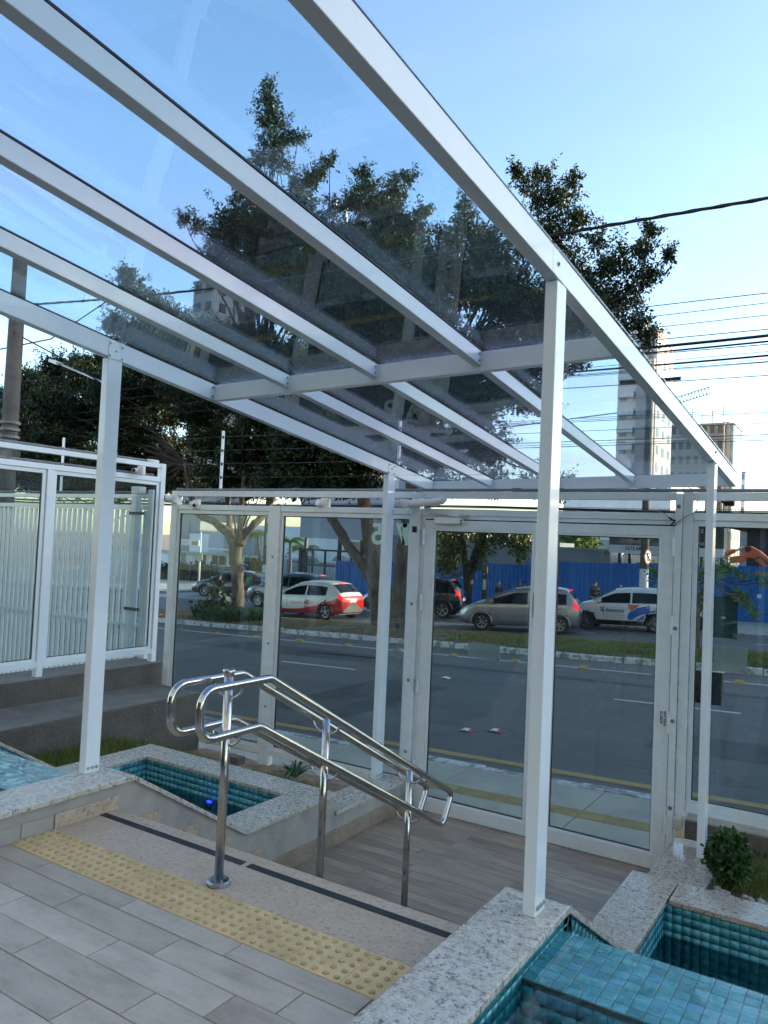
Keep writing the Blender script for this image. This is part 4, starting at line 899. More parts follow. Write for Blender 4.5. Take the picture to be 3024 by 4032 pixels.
for i in range(54): obj('slat', slat, 'white', sl, bevel=.002, loc=(-3.86-i*.105+5.6, -.0, -.98+.9+.0))
x_ = ony(1145*.47458, 1650+760*.47458, 3.93)[0]
MB().box(x_-.03, x_+.05, 3.85, 3.93, -.9, 1.98).build('motor_post', 'white_old', sl, bevel=.004)
for z in (1.75, .62): MB().box(x_-.04, x_+.22, 3.832, 3.848, z, z+.035).build('clamp', 'blackm', sl)
MB().box(x_-.06, x_+.07, 3.86, 3.98, 2.0, 2.09).build('junction_box', 'camw', sl, bevel=.01)
for x in (-5.55,): MB().box(x-.012, x+.012, 3.99, 4.014, 2.04, 2.75).build('wire_pole', 'white', sl)

# ================================================================== beyond the street: hoarding, buildings, signs
HY = 32.0
hd = thing('metal_hoarding', 'bright blue corrugated metal hoarding along the far pavement', 'hoarding', (-8, HY, -1.2))
def sheet_panel(h):
    poly = []; n = 5; w = 1.0/n
    for k in range(n):
        a = k*w; poly += [(a, 0), (a+.05, 0), (a+.07, -.035), (a+.135, -.035), (a+.155, 0)]
    poly.append((1.0, 0)); V = []; F = []
    for x, y in poly: V += [(x, y, 0), (x, y, h)]
    m = len(poly); off = len(V)
    for x, y in poly: V += [(x, y+.006, 0), (x, y+.006, h)]
    for i in range(m-1): F += [(2*i, 2*i+2, 2*i+3, 2*i+1), (off+2*i, off+2*i+1, off+2*i+3, off+2*i+2), (2*i+1, 2*i+3, off+2*i+3, off+2*i+1)]
    return MB().add(V, F).mesh('corrugated_sheet')
sh0, sh1 = sheet_panel(2.14), sheet_panel(2.32)
sh0.materials.append(M['blue']); sh1.materials.append(M['blue'])
for i in range(31):
    x = -21.4+i*1.005
    if 19.9 < i < 21: pass
    z = -1.0+gz(x)-.03; hi = x > -10.9
    zt = None
    o = obj('corrugated_sheet', sh1 if hi else sh0, None, hd, loc=(x+8, random.uniform(-.01, .01), z+1.2+random.uniform(-.02, .02)-(.06 if hi and x > -5.3 else 0))); o.rotation_euler = (0, -.0*GRADE, random.uniform(-.01, .01))
for i in range(11): bx('support_post', 'blackm', hd, -21.3+i*3.0, -21.22+i*3.0, HY+.05, HY+.12, -1.9, .3+gz(-21.3+i*3))
bx('door_panel', 'blue', hd, -.62, .55, HY-.06, HY-.04, -1.02, .85); bx('door_header', 'soil_tan', hd, -.62, .6, HY-.07, HY-.03, .86, 1.02); bx('door_slot', 'camw', hd, -.52, -.36, HY-.066, HY-.061, -.05, .1)

def windows(t, rects, y, mt='win', depth=.12, frame=None):
    for (a, b_, z0, z1) in rects:
        w = bx('window', frame or 'signw', t, a, b_, y-.03, y+.02, z0, z1)
        bx('pane', mt, w, a+.06, b_-.06, y-.035, y-.0305, z0+.06, z1-.06)
def rect_on(y, q0, q1):
    a = ony(*q0, y); b_ = ony(*q1, y); return a[0], b_[0], b_[2], a[2]
# grey single-storey building with number 1790
b = thing('low_building', 'low grey flat-roofed building behind the blue hoarding with number 1790', 'building', (-12, 38, -1.5))
bx('wall', 'wallg', b, -14.2, -6.86, 33.5, 44, -1.6, 1.56); bx('parapet', 'beige_d', b, -14.25, -6.82, 33.46, 44.04, 1.5605, 1.66)
bx('side_wing', 'wallg', b, -21, -12.52, 34.2, 45, -1.6, 1.93); bx('shop_fascia', 'beige', b, -17.2, -13.3, 34.1, 34.19, .75, 1.42); bx('shop_opening', 'black', b, -17.2, -13.3, 34.1, 34.19, .5, .72)
bx('pilaster', 'wallw', b, -6.85, -6.32, 33.4, 34, -1.6, 1.50)
p = ony(*zr6(358, 775), 33.49); textobj('building_number', '1790', .26, (p[0], 33.49, p[2]), (1, 0, 0), (0, 0, 1), 'ink', b, .01, bold=.006)
b = thing('white_wall', 'plain white boundary wall under the long billboard', 'wall', (-4, 34, -1.3)); bx('wall', 'wallw', b, -6.3, -1.9, 33.9, 34.1, -1.5, 1.48); bx('cap', 'conc', b, -6.3, -1.9, 33.86, 34.14, 1.4805, 1.53)
# long billboard
bb = thing('billboard', 'long property billboard with a white strip of numbers behind the hoarding', 'billboard', (-4.5, 33, .5)); BY = 33.0
z0 = 1.50; bx('white_strip', 'signw', bb, -6.80, -1.95, BY-.03, BY+.03, z0, z0+.36); M['photo1'] = mat('brown_print', (.17, .11, .09), .6, var=.5, scale=1.3); M['photo2'] = mat('brown_print_light', (.30, .21, .17), .6, var=.4, scale=2); M['darkp'] = mat('charcoal_print', (.03, .03, .033), .6, var=.2)
bx('picture_panel', 'photo1', bb, -6.80, -3.12, BY-.03, BY+.03, z0+.362, 3.2); bx('dark_panel', 'darkp', bb, -3.118, -1.95, BY-.03, BY+.03, z0+.362, 3.3)
for a, b_, za, zb in ((-6.3, -5.0, 1.95, 2.15), (-5.3, -4.5, 2.2, 2.32), (-6.6, -5.9, 2.3, 2.75), (-4.9, -4.0, 1.9, 2.02), (-5.0, -4.3, 2.45, 2.6)): bx('printed_shape', 'photo2', bb, a, b_, BY-.034, BY-.0305, za, zb)
bx('printed_shape', 'ink', bb, -5.72, -5.48, BY-.037, BY-.0345, 2.1, 2.5)
textobj('lettering', '11', .13, (-6.28, BY-.033, z0+.2), (1, 0, 0), (0, 0, 1), 'ink', bb, .002); textobj('lettering', '2272.585', .20, (-6.08, BY-.033, z0+.17), (1, 0, 0), (0, 0, 1), 'ink', bb, .002, bold=.008, spacing=1.1)
textobj('lettering', 'ARCHTECH.', .16, (-5.13, BY-.033, z0+.17), (1, 0, 0), (0, 0, 1), 'inkg', bb, .002, spacing=1.25)
for k in range(3): bx('small_print', 'inkg', bb, -6.3, -4.95, BY-.0325, BY-.0305, z0+.045+k*.035, z0+.052+k*.035); bx('small_print', 'inkg', bb, -4.85, -4.0, BY-.0325, BY-.0305, z0+.045+k*.035, z0+.052+k*.035)
for body, size, q in (('OR', .34, (1105, 555)), ('E 7', .22, (1128, 600)), ('5 | 24', .16, (1105, 650)), ('NDE', .2, (1108, 698))):
    p = ony(*zr6(*q), BY-.033); textobj('lettering', body, size, p, (1, 0, 0), (0, 0, 1), 'signw' if size > .17 else 'inkg', bb, .002, spacing=1.1)
for x in (-6.4, -5.95, -4.6, -2.9, -2.1): bx('post', 'blackm', bb, x, x+.12, BY+.031, BY+.15, -1.6, z0)
bx('lamp_rail', 'blackm', bb, -6.1, -2, BY-.28, BY-.25, z0-.06, z0-.04)
# dark wall and tiled roof house behind the excavator
b = thing('dark_building', 'dark walled house with a clay tile roof behind the excavator', 'house', (2, 44, -1)); bx('wall', 'darkp', b, -2.4, 9, 43, 50, -1.6, 3.1)
e0 = ony(*zr6(1290, 655), 43); e1 = ony(*zr6(1490, 590), 46); 
MB().add([(-3.2, 42.4, 3.05), (9.4, 42.4, 3.2), (9.4, 50, 3.2), (-3.2, 50, 3.05), (.8, 46, 4.6), (5.5, 46, 4.7)], [(0, 1, 5, 4), (1, 2, 5), (2, 3, 4, 5), (3, 0, 4), (0, 3, 2, 1)]).build('roof', 'rooft', b)
# pale apartment behind, seen between rails
def tower(nm, label, x0, x1, y0, y1, zt, wall, cols, floors, z_first, fh, wmt='win', side=True, extra=None, zb=-2):
    t = thing(nm, label, 'building', ((x0+x1)/2, (y0+y1)/2, zb)); bx('body', wall, t, x0, x1, y0, y1, zb, zt)
    cw = (x1-x0)/cols
    me = MB(); 
    wm = MB().box(0, cw*.55, -.06, .02, 0, fh*.5).mesh('window'); wm.materials.append(M[wmt])
    lim = 0
    for f in range(floors):
        for c in range(cols):
            if lim < 140: obj('window', wm, None, t, loc=(x0+cw*(c+.22)-(x0+x1)/2, y0-(y0+y1)/2, z_first+f*fh-zb)); lim += 1
    if side:
        n2 = max(1, int((y1-y0)/3.5)); ws = MB().box(-.02, .06, 0, 1.5, 0, fh*.5).mesh('window'); ws.materials.append(M[wmt])
        for f in range(floors):
            for c in range(n2): obj('window', ws, None, t, loc=((x1-x0)/2, -(y1-y0)/2+(c+.25)*(y1-y0)/n2, z_first+f*fh-zb))
    bx('roof_slab', 'beige_d', t, x0-.15, x1+.15, y0-.15, y1+.15, zt+.001, zt+.35)
    return t
a = ony(*za5(1255, 110), 75); c = ony(*za5(1655, 190), 75)
tower('apartment_block', 'pale apartment block with grey windows behind the low grey building', a[0]-1, ony(2640, 2000, 75)[0], 75, 92, ony(2500, 1895, 75)[2], 'wallw', 6, 3, 1.2, 2.9, 'winl')
for xx in (-14, -10.6, -7.2): bx('band', 'wallg', bpy.data.objects['apartment_block'], xx, xx+.9, 74.9, 75, -2, 5)
M['beige_haze'] = mat('hazy_beige_render', (.66, .60, .52), .85, var=.06, scale=.2)  # beige lightened to stand for distance haze on the tower
# right hand towers
def tower_px(nm, label, u0, u1, vtop, y, wall, cols, floors, fh, depth, wmt='win'):
    a = ony(u0, vtop, y); b_ = ony(u1, vtop, y); zt = (a[2]+b_[2])/2
    return tower(nm, label, a[0], b_[0], y, y+depth, zt, wall, cols, floors, zt-1.8-(floors-1)*fh, fh, wmt), a[0], b_[0], zt
t, xa, xb, zt = tower_px('apartment_tower', 'tall beige apartment tower rising right of the trees', 2440, 2590, 1330, 130, 'beige_haze', 3, 16, 3.0, 12, 'winl')  # pale panes carry the same haze as the wall
cw = xb-xa
bx('stair_core', 'beige_d', t, xa+cw*.52, xa+cw*.80, 129.2, 129.98, -2, zt-1.5); bx('light_fin', 'beige', t, xb-cw*.16, xb-cw*.03, 129.0, 129.99, -2, zt-4); bx('penthouse', 'wallw', t, xa+cw*.22, xa+cw*.62, 131, 138, zt+.36, zt+3.4); 
for k in range(5): bx('roof_rail', 'pipe', t, xa+cw*(.24+.09*k), xa+cw*(.24+.09*k)+.08, 130.9, 130.98, zt+3.4, zt+4.6)
bx('roof_rail', 'pipe', t, xa+cw*.22, xa+cw*.62, 130.9, 130.98, zt+4.6, zt+4.68); bx('penthouse_wing', 'beige_d', t, xa+cw*.72, xa+cw*.96, 131, 138, zt+.36, zt+2.2)
for f in range(14): bx('balcony', 'wallw', t, xa+.2, xa+cw*.45, 129.1, 129.97, zt-4.2-f*3, zt-3.2-f*3)
t, xa, xb, zt = tower_px('tower_under_construction', 'netted grey tower under construction at the far right', 2640, 2852, 1675, 170, 'netting', 7, 9, 3.2, 12, 'win')
for k in range(6): bx('scaffold_pole', 'pipe', t, xa+.3+k*(xb-xa-.6)/5, xa+.45+k*(xb-xa-.6)/5, 169.6, 169.75, zt+.35, zt+2.2+(k % 3)*.8)
t2, xa, xb, zt = tower_px('glass_tower', 'curved glass office tower beside the netted tower', 2858, 2890, 1672, 172, 'bglass', 2, 12, 3.2, 12, 'winl'); bx('fin', 'beige', t2, xa-.4, xa+.9, 171.4, 171.95, -2, zt+.5)
tower_px('far_tower', 'slim pale tower far away behind the far right canopy corner', 2900, 2935, 1862, 230, 'wallw', 2, 14, 3.1, 14, 'winl')
tower_px('far_block', 'low pale block far behind the tile roofed house', 2940, 2970, 2070, 230, 'wallw', 3, 4, 3.0, 14, 'winl')
t, xa, xb, zt = tower_px('far_tower', 'white towers rising behind the charcoal billboard panel', 2735, 2855, 1905, 210, 'wallw', 4, 13, 3.1, 14, 'winl')
# tower crane jib
cj = thing('tower_crane', 'distant lattice crane jib above the netted tower', 'crane', ony(2690, 1600, 175)); mb = MB()
pa, pb = ony(2640, 1598, 175), ony(2795, 1550, 175)
for k in range(12):
    t0, t1 = k/12, (k+1)/12; q0, q1 = pa+(pb-pa)*t0, pa+(pb-pa)*t1; up = np.array((0, 0, 1.5))
    mb.beam(q0, q1, .18, .18); mb.beam(q0+up, q1+up, .18, .18); mb.beam(q0, (q0+q1)/2+up, .12, .12, (0, 1, 0)); mb.beam((q0+q1)/2+up, q1, .12, .12, (0, 1, 0))
mb.build('jib', 'beige_d', cj); mast = pa-np.array((75, 0, 6)); MB().beam(mast+np.array((0, 0, -55)), mast+np.array((0, 0, 6)), 1.4, 1.4, (0, 1, 0)).build('mast', 'beige_d', cj); MB().beam(mast, pa, .25, .25).build('jib_root', 'beige_d', cj)
# tall block behind the trees with masts
t, xa, xb, zt = tower_px('apartment_tower', 'tall pale block with antenna masts mostly hidden behind the trees', 1250, 1420, 905, 95, 'beige', 3, 12, 3.0, 12)
for u in (1322, 1365):
    p = ony(u, 775, 97); MB().cyl((p[0], 97, zt+.36), (p[0], 97, p[2]), .28, 8).build('antenna', 'wallw', t)
tower_px('apartment_tower', 'grey tower behind the left lobe of the tall tree', 765, 845, 1110, 85, 'wallg', 2, 9, 3.0, 10)
# blank billboard on black steel frame
bl = thing('blank_billboard', 'huge blank lavender grey board on black steel posts beyond the hoarding', 'billboard', (-24, 36, -1.7))
xa, xb, za, zb = rect_on(36, zl4(975, 100), zl4(1660, 365)); za = ony(*zl4(975, 360), 36)[2]
bx('board', 'lav', bl, xa, xb+1.5, 36, 36.3, za, za+3.6); bx('soffit', 'beige', bl, xa+3.2, xb+1.5, 36.35, 40, za-.75, za-.1)
for q in (zl4(1000, 470), zl4(1222, 400), zl4(1365, 470), zl4(1400, 440)):
    p = ony(*q, 36.15); bx('post', 'blackm', bl, p[0]-.09, p[0]+.09, 36.1, 36.28, -2.2, za)
fr = thing('steel_frame', 'black steel grid frame standing left of the blue hoarding', 'frame', (-25, 35, -1.7))
x0, x1, z0_, z1_ = rect_on(34.5, zl4(970, 435), zl4(1290, 640)); z0_ = -1.85
for k in range(5): bx('upright', 'blackm', fr, x0+k*(x1-x0)/4-(.11 if k == 0 else .05), x0+k*(x1-x0)/4+(.11 if k == 0 else .05), 34.45, 34.55, z0_, z1_-.05)
bx('beam', 'blackm', fr, x0-.1, x1+.1, 34.42, 34.58, z1_-.0499, z1_+.06); zz = ony(*zl4(1080, 540), 34.5)[2]; bx('beam', 'blackm', fr, x0, x1, 34.44, 34.56, zz-.05, zz+.05)

# ---- white house on the left corner
H = 46.0
hs = thing('white_house', 'white house with arched windows behind a spiked fence at the far left', 'house', (-42, 50, -2.5))
W_ = lambda q0, q1: rect_on(H, zu1(*q0), zu1(*q1))
xa, xb, za, zb = W_((-1200, 730), (1460, 1320)); bx('wall', 'wallw', hs, xa, xb, H, H+9, -3.2, zb)
xa2, xb2, za2, zb2 = W_((600, 735), (930, 775)); bx('porch_beam', 'wallw', hs, xa2, xb2, H-.5, H-.01, za2, zb2); 
x0, x1, z0_, z1_ = W_((-300, 640), (1460, 735)); bx('cornice', 'conc', hs, xa-.2, xb+.2, H-.3, H+.0-.005, zb-.02, zb+.18)
for q0, q1, mt in (((190, 300), (345, 720), 'wallg'), ((345, 500), (700, 720), 'wallw'), ((700, 480), (960, 720), 'lav'), ((345, 300), (520, 500), 'wallg'), ((960, 420), (1440, 790), 'wallg')):
    a_, b_, c_, d_ = rect_on(H+6, zu1(*q0), zu1(*q1)); bx('upper_storey', mt, hs, a_, b_, H+5+random.uniform(0, .4), H+12, c_-.8, d_)
def arch(q0, q1, nm, mt, door=False):
    a_, b_, c_, d_ = W_(q0, q1); r = (b_-a_)/2; poly = [(a_, c_), (b_, c_)]+[((a_+b_)/2+r*math.cos(k*math.pi/10), d_-r*.55+r*.55*math.sin(k*math.pi/10)) for k in range(11)]
    w = MB().prism(poly, 'y', H-.06, H-.01).build(nm, 'beige_d', hs); cx_ = (a_+b_)/2; k_ = .9
    po2 = [(cx_+(x-cx_)*k_, c_+.03+(z-c_)*.93) for x, z in poly]; MB().prism(po2, 'y', H-.075, H-.0605).build('pane', mt, w); bx('mullion', 'signw', w, cx_-.03, cx_+.03, H-.09, H-.076, c_+.02, d_-.12)
    bx('transom', 'signw', w, a_+.08, b_-.08, H-.09, H-.0765, c_+(d_-c_)*.8, c_+(d_-c_)*.84)
arch((385, 795), (545, 1015), 'arched_door', 'win'); arch((650, 805), (875, 1020), 'arched_window', 'win'); arch((930, 800), (1000, 1020), 'arched_window', 'win'); arch((75, 780), (205, 985), 'arched_window', 'wallg'); arch((1180, 835), (1375, 1010), 'arched_window', 'win')
a_, b_, c_, d_ = W_((835, 1040), (985, 1100)); bx('awning', 'signy', hs, a_, b_, H-.5, H-.1, c_+.2, d_)
a_, b_, c_, d_ = W_((910, 1100), (985, 1210)); bx('garage_opening', 'win', hs, a_, b_, H-.05, H-.01, c_, d_)
# pickets in front of the house
pf = thing('picket_fence', 'dark spear-topped iron fence in front of the white house', 'fence', (-40, 44, -2.5)); PY = 43.5
pa = ony(*zu1(60, 990), PY); pb = ony(*zu1(1440, 910), PY); pc = ony(*zu1(60, 1250), PY)[2]
pk = MB(); pk.box(-.012, .012, -.012, .012, 0, 1.55); pk.tube([(0, 0, 1.55), (0, 0, 1.6), (0, 0, 1.72)], [.012, .035, .002], 6); pkm = pk.mesh('picket'); n = int((pb[0]-pa[0])/.145)
for i in range(n):
    x = pa[0]+i*.145; obj('picket', pkm, 'blackm', pf, loc=(x+40, PY-44, pa[2]-1.72+(x-pa[0])*.02+2.5))
for dz in (.15, 1.45): MB().beam((pa[0], PY, pa[2]-1.72+dz), (pb[0], PY, pa[2]-1.72+dz+(pb[0]-pa[0])*.02), .03, .04).build('rail', 'blackm', pf)
for u in (625, 295): p = ony(*zu1(u, 1000), PY); bx('post', 'blackm', pf, p[0]-.06, p[0]+.06, PY-.06, PY+.06, -3.2, p[2]+.2)
bw = thing('block_wall', 'grey concrete block wall below the spiked fence', 'wall', (-43, 43.2, -2.8)); z1_ = ony(*zu1(200, 1310), 43.2)[2]; x1_ = ony(*zu1(640, 1310), 43.2)[0]; x0_ = ony(*zu1(-100, 1310), 43.2)[0]
bw_m = MB().box(0, .385, -.1, .1, 0, .185).mesh('block'); j = 0; z = z1_-.19
bx('mortar', 'wallg', bw, x0_, x1_, 43.12, 43.28, -3.4, z1_-.01)
for r_ in range(6):
    x = x0_+(.2 if r_ % 2 else 0)
    while x < x1_-.4: obj('block', bw_m, 'conc', bw, loc=(x+43, .0-.02, z-r_*.195+2.8)); x += .395
ww = thing('white_garden_wall', 'low white garden wall right of the tree trunk', 'wall', (-33, 43, -2.7)); a_, b_, c_, d_ = rect_on(43.0, zu1(640, 1215), zu1(1500, 1430)); bx('wall', 'wallw', ww, a_, b_, 42.95, 43.15, -3, d_); bx('cap', 'wallw', ww, a_, b_, 42.92, 43.18, d_+.001, d_+.05)
def leaf_mass(nm, label, cat, boxes, n, size, mt, per=10, parent_stem=None):
    pts = []
    for i in range(n):
        a_, b_, c_, d_, e_, f_ = random.choice(boxes); pts.append((random.uniform(a_, b_), random.uniform(c_, d_), random.uniform(e_, f_)))
    V, F = leaves(pts, per, size*1.2, size, .6, 0); t = thing(nm, label, cat, tuple(np.mean(np.array(pts), 0)*np.array((1, 1, 0))+np.array((0, 0, min(p[2] for p in pts))))); obj('foliage', fastmesh('foliage', V-wloc(t), F, rng.uniform(0, 1, len(F))), mt, t); return t
a_, b_, c_, d_ = rect_on(44.3, zu1(40, 1010), zu1(620, 1300)); t = leaf_mass('hedge', 'dark clipped hedge behind the spiked fence', 'hedge', [(a_-2, b_, 44, 45.5, c_, d_-.1), (a_-2, b_, 44, 45.5, d_-.5, d_)], 900, .12, 'hedge'); bx('core', 'soil', t, a_-2, b_-.2, 44.3, 45.3, -3.2, d_-.35)
a_, b_, c_, d_ = rect_on(44.3, zu1(1190, 960), zu1(1440, 1210)); leaf_mass('garden_shrubs', 'dark shrubs behind the fence right of the trunk', 'shrub', [(a_, b_, 44, 45.5, c_, d_)], 420, .13, 'hedge')
a_, b_, c_, d_ = rect_on(40, zl4(880, 720), zl4(1180, 560)); 
# parking area fence behind the steel frame, palms
def palm(label, base, top, fr_n, L):
    t = thing('palm_tree', label, 'palm', base); b0, t0 = np.array(base, float), np.array(top, float)
    mid = (b0+t0)/2+np.array((.15, 0, 0)); MB().tube([b0, mid, t0], [.16, .12, .10], 8).build('trunk', 'polec', t, smooth=True); V = []; F = []
    for i in range(fr_n):
        a = i*2.399; up = random.uniform(.15, .9); d = np.array((math.cos(a), math.sin(a), 0)); s = np.array((-d[1], d[0], 0)); pv = None
        for k in range(14):
            tt = k/13; p = t0+d*L*tt+np.array((0, 0, L*(up*tt-1.05*tt*tt)))
            ll = .5*math.sin(min(1, tt*1.1+.15)*math.pi)+.05
            for sg in (-1, 1):
                o = len(V); q = p+s*sg*ll*.8+d*ll*.45-np.array((0, 0, ll*.45)); w = d*.05
                V += [p-w, p+w, q+w*.3, q-w*.3]; F.append((o, o+1, o+2, o+3))
    obj('crown', fastmesh('crown', V-wloc(t), F, rng.uniform(0, 1, len(F))), 'leaf3', t); return t
p = ony(*zl4(900, 380), 44); palm('palm tree left of the steel frame behind the red and white car', (p[0], 44, -2.4), (p[0], 44, p[2]), 18, 1.9)
p = ony(*zl4(985, 430), 47); palm('palm tree right behind the steel frame uprights', (p[0], 47, -2.4), (p[0], 47, p[2]), 16, 1.9)
p = ony(*zl4(690, 330), 45); palm('slender palm tree behind the white house gate', (p[0]+.3, 45, -2.4), (p[0], 45, p[2]), 16, 1.6)
bwh = thing('arched_wall', 'pale wall with three shallow arches behind the steel frame', 'wall', (-32, 52, -2)); xa, xb, za, zb = rect_on(52, zu2(150, 560), zu2(1130, 900)); bx('wall', 'wallw', bwh, xa-4, xb+6, 52, 52.3, -2.6, zb+2.2)
for q in (120, 420, 780): 
    a_, b_, c_, d_ = rect_on(52, zu2(q-95, 610), zu2(q+95, 690)); r = (b_-a_)/2; MB().prism([((a_+b_)/2+r*math.cos(k*math.pi/12), c_+(d_-c_)*math.sin(k*math.pi/12)) for k in range(13)], 'y', 51.9, 51.99).build('arch', 'bglass', bwh)
fg = thing('bar_fence', 'tall grey bar fence of the parking lot behind the steel frame', 'fence', (-30, 49, -2)); xa, xb, za, zb = rect_on(49, zu2(140, 660), zu2(720, 880)); bm2 = MB().box(-.015, .015, -.015, .015, 0, zb+2.5).mesh('bar')
for i in range(int((xb-xa+1)/.16)): obj('bar', bm2, 'blackm', fg, loc=(xa-.5+i*.16+30, 0, -.5))
MB().beam((xa-.5, 49, zb-.15), (xb+.5, 49, zb-.15), .04, .05).build('rail', 'blackm', fg)

# ---- excavator
ex = thing('excavator', 'orange excavator with raised arm behind the blue hoarding', 'excavator', (3.0, 37, -1.2)); EY = 36.5
def exq(x, y, Y=EY): return ony(*zr6(x, y), Y)
def exbeam(pts, w, nm, mt='orange'):
    mb = MB(); mb.prism([(q[0], q[2]) for q in pts], 'y', EY-w/2, EY+w/2); return mb.build(nm, mt, ex, bevel=.02)
exbeam([exq(1450, 745), exq(1475, 705), exq(1525, 705), exq(1600, 745), exq(1665, 800), exq(1700, 930), exq(1660, 905), exq(1600, 850), exq(1540, 800), exq(1490, 800)], .45, 'boom')
exbeam([exq(1700, 840), exq(1760, 900), exq(1850, 1100), exq(1760, 1120), exq(1660, 890)], .5, 'boom')
exbeam([exq(1525, 770), exq(1535, 800), exq(1440, 835), exq(1300, 845), exq(1100, 900), exq(1100, 860), exq(1290, 800)], .35, 'stick')
MB().cyl(exq(1295, 780), exq(1395, 742), .10, 12).build('cylinder', 'orange', ex, smooth=True); MB().cyl(exq(1395, 742), exq(1470, 715), .055, 12).build('cylinder_rod', 'chrome', ex, smooth=True)
MB().cyl(exq(1500, 730, EY-.26), exq(1500, 730, EY+.26), .13, 14).build('pivot', 'blackm', ex); MB().tube([exq(1490, 800, EY-.25), exq(1540, 810, EY-.3), exq(1600, 790, EY-.28), exq(1665, 850, EY-.25)], .03, 6).build('hose', 'black', ex, smooth=True)
c = exq(1850, 1100); bx('cab', 'orange', ex, c[0]-.4, c[0]+2.6, EY-1.2, EY+1.2, -.35, .9, bevel=.08); bx('undercarriage', 'blackm', ex, c[0]-1, c[0]+2.8, EY-1.3, EY+1.3, -1.2, -.36, bevel=.1)
bx('bucket', 'blackm', ex, exq(1100, 880)[0]-.6, exq(1100, 880)[0]+.2, EY-.5, EY+.5, -.2, exq(1100, 860)[2], bevel=.05)

# ---- poles, wires, signs
def upole(label, x, y, zb, zt, r, white=None, arms=0):
    t = thing('utility_pole', label, 'utility pole', (x, y, zb)); MB().tube([(x, y, zb-.2), (x, y, zt)], [r, r*.72], 16).build('shaft', 'polec', t, smooth=True)
    if white: MB().tube([(x, y, zb-.1), (x, y, white)], [r*1.02, r*.97], 16).build('painted_base', 'polew', t, smooth=True)
    for k in range(arms): MB().box(x-1.1, x+1.1, y-.06, y+.06, zt-.4-k*.7, zt-.28-k*.7).build('cross_arm', 'blackm', t)
    return t
PLX = -9.11; pL = upole('thick grey concrete utility pole at the left edge beyond the slat fence', PLX, 5.4, -1.2, 6.3, .165)
for z in (2.95, 3.05, 3.18, 3.3): MB().cyl((PLX, 5.4, z), (PLX, 5.4, z+.05), .172, 16).build('band', 'pipe', pL, smooth=False)
MB().box(PLX-.35, PLX+.6, 5.1, 5.25, 2.7, 2.8).build('bracket', 'blackm', pL); MB().cyl((PLX, 5.4, 5.15), (PLX, 5.4, 5.25), .165, 16).build('band', 'bolt', pL)
p3 = upole('concrete utility pole with whitewashed base behind the white logo car', -3.72, 27.0, -1.1, 8.3, .165, ony(*zr6(670, 885), 27)[2], 1)
p2 = upole('concrete utility pole with blue stencilled base beside the red shirted man', -22.4, 27.4, -1.9, 9.5, .17, ony(*zl4(725, 535), 27.4)[2], 2)
q = ony(*zl4(727, 600), 27.2); 
for k in range(4): MB().box(q[0]-.16, q[0]+.14, 27.17, 27.2, q[2]-.28*k+.2, q[2]-.28*k+.33).build('stencil', mat('blue_stencil', (.16, .36, .55), .8, var=.4, scale=20) if k == 0 else 'stencil', p2) if False else None
M['stencil'] = mat('blue_stencil', (.16, .36, .55), .8, var=.4, scale=20)
for k in range(4): MB().box(q[0]-.13, q[0]+.11, 27.205, 27.212, q[2]-.22*k, q[2]-.22*k+.09).build('stencil', 'stencil', p2)
for z in (1.1, 2.2): MB().box(-22.2, -21.95, 27.1, 27.16, z, z+.6).build('small_sign', 'signw', p2)
p4x = ony(*zl4(1128, 400), 62); p4 = upole('distant utility pole with crossarms above the steel frame', p4x[0], 62, -2.4, p4x[2]+.8, .17, None, 2)
for k in range(6): MB().cyl((p4x[0]-1+.4*k, 62, p4x[2]+.5), (p4x[0]-1+.4*k, 62, p4x[2]+.75), .05, 6).build('insulator', 'black', p4)
# wires: along the street
def wires(nm, label, specs, y, x0, x1, sag=.3, n=24):
    t = thing(nm, label, 'cables', (x0, y, specs[0][0])); 
    for (z, r, wob) in specs:
        pts = []
        for k in range(n+1):
            s = k/n; x = x0+(x1-x0)*s; pts.append((x, y+wob*math.sin(s*17), z+GRADE*.0*x-sag*4*s*(1-s)+wob*math.sin(s*23+z)))
        MB().tube(pts, r, 6).build('cable', 'wire', t, smooth=True)
    return t
wz = lambda v, y: ony(3024, v, y)[2]
# the thick twisted cable over the near pavement, from the left pole
a = np.array((PLX+.2, 5.4, 5.36)); b_ = ony(2210, 920, 5.4); c = ony(3024, 780, 5.4); d = c+(c-b_)*3
tw = thing('overhead_cable', 'thick twisted black cable crossing above the canopy to the right', 'cable', a)
cur = []
for k in range(61):
    t_ = k/60; p = a+(b_-a)*min(1, t_*2) if t_ < .5 else b_+(d-b_)*(t_-.5)*2
    p = p+np.array((0, 0, -.12*math.sin(min(1, t_*2)*math.pi)))
    cur.append(p)
for ph in (0, 2.1, 4.2): MB().tube([p+np.array((0, .011*math.cos(i*1.9+ph), .011*math.sin(i*1.9+ph))) for i, p in enumerate(cur)], .010, 6).build('strand', 'wire', tw, smooth=True)
t = thing('guy_wire', 'thin guy wires tied to the left utility pole', 'cable', (PLX, 5.4, 4.6))
MB().tube([ony(55, 1310, 5.3), ony(260, 1420, 7), ony(640, 1660, 12)], .012, 6).build('strand', 'wire', t); MB().tube([ony(0, 1375, 5.5), ony(100, 1355, 5.5), ony(200, 1335, 5.6), ony(400, 1200, 6), ony(520, 1120, 7)], .011, 6).build('strand', 'wire', t)
wires('power_lines', 'two thin power lines high above the far pavement', [(wz(1172, 27.5), .013, 0), (wz(1220, 27.5), .013, 0)], 27.5, -45, 25, .2)
wires('cable_bundle', 'thick black cable bundles strung along the far pavement poles', [(wz(1285, 27.2), .055, .02), (wz(1308, 27.2), .035, .01), (wz(1363, 27.2), .038, .015), (wz(1348, 27.2), .010, 0), (wz(1376, 27.2), .009, .02), (wz(1388, 27.2), .009, .03)], 27.2, -45, 25, .35)
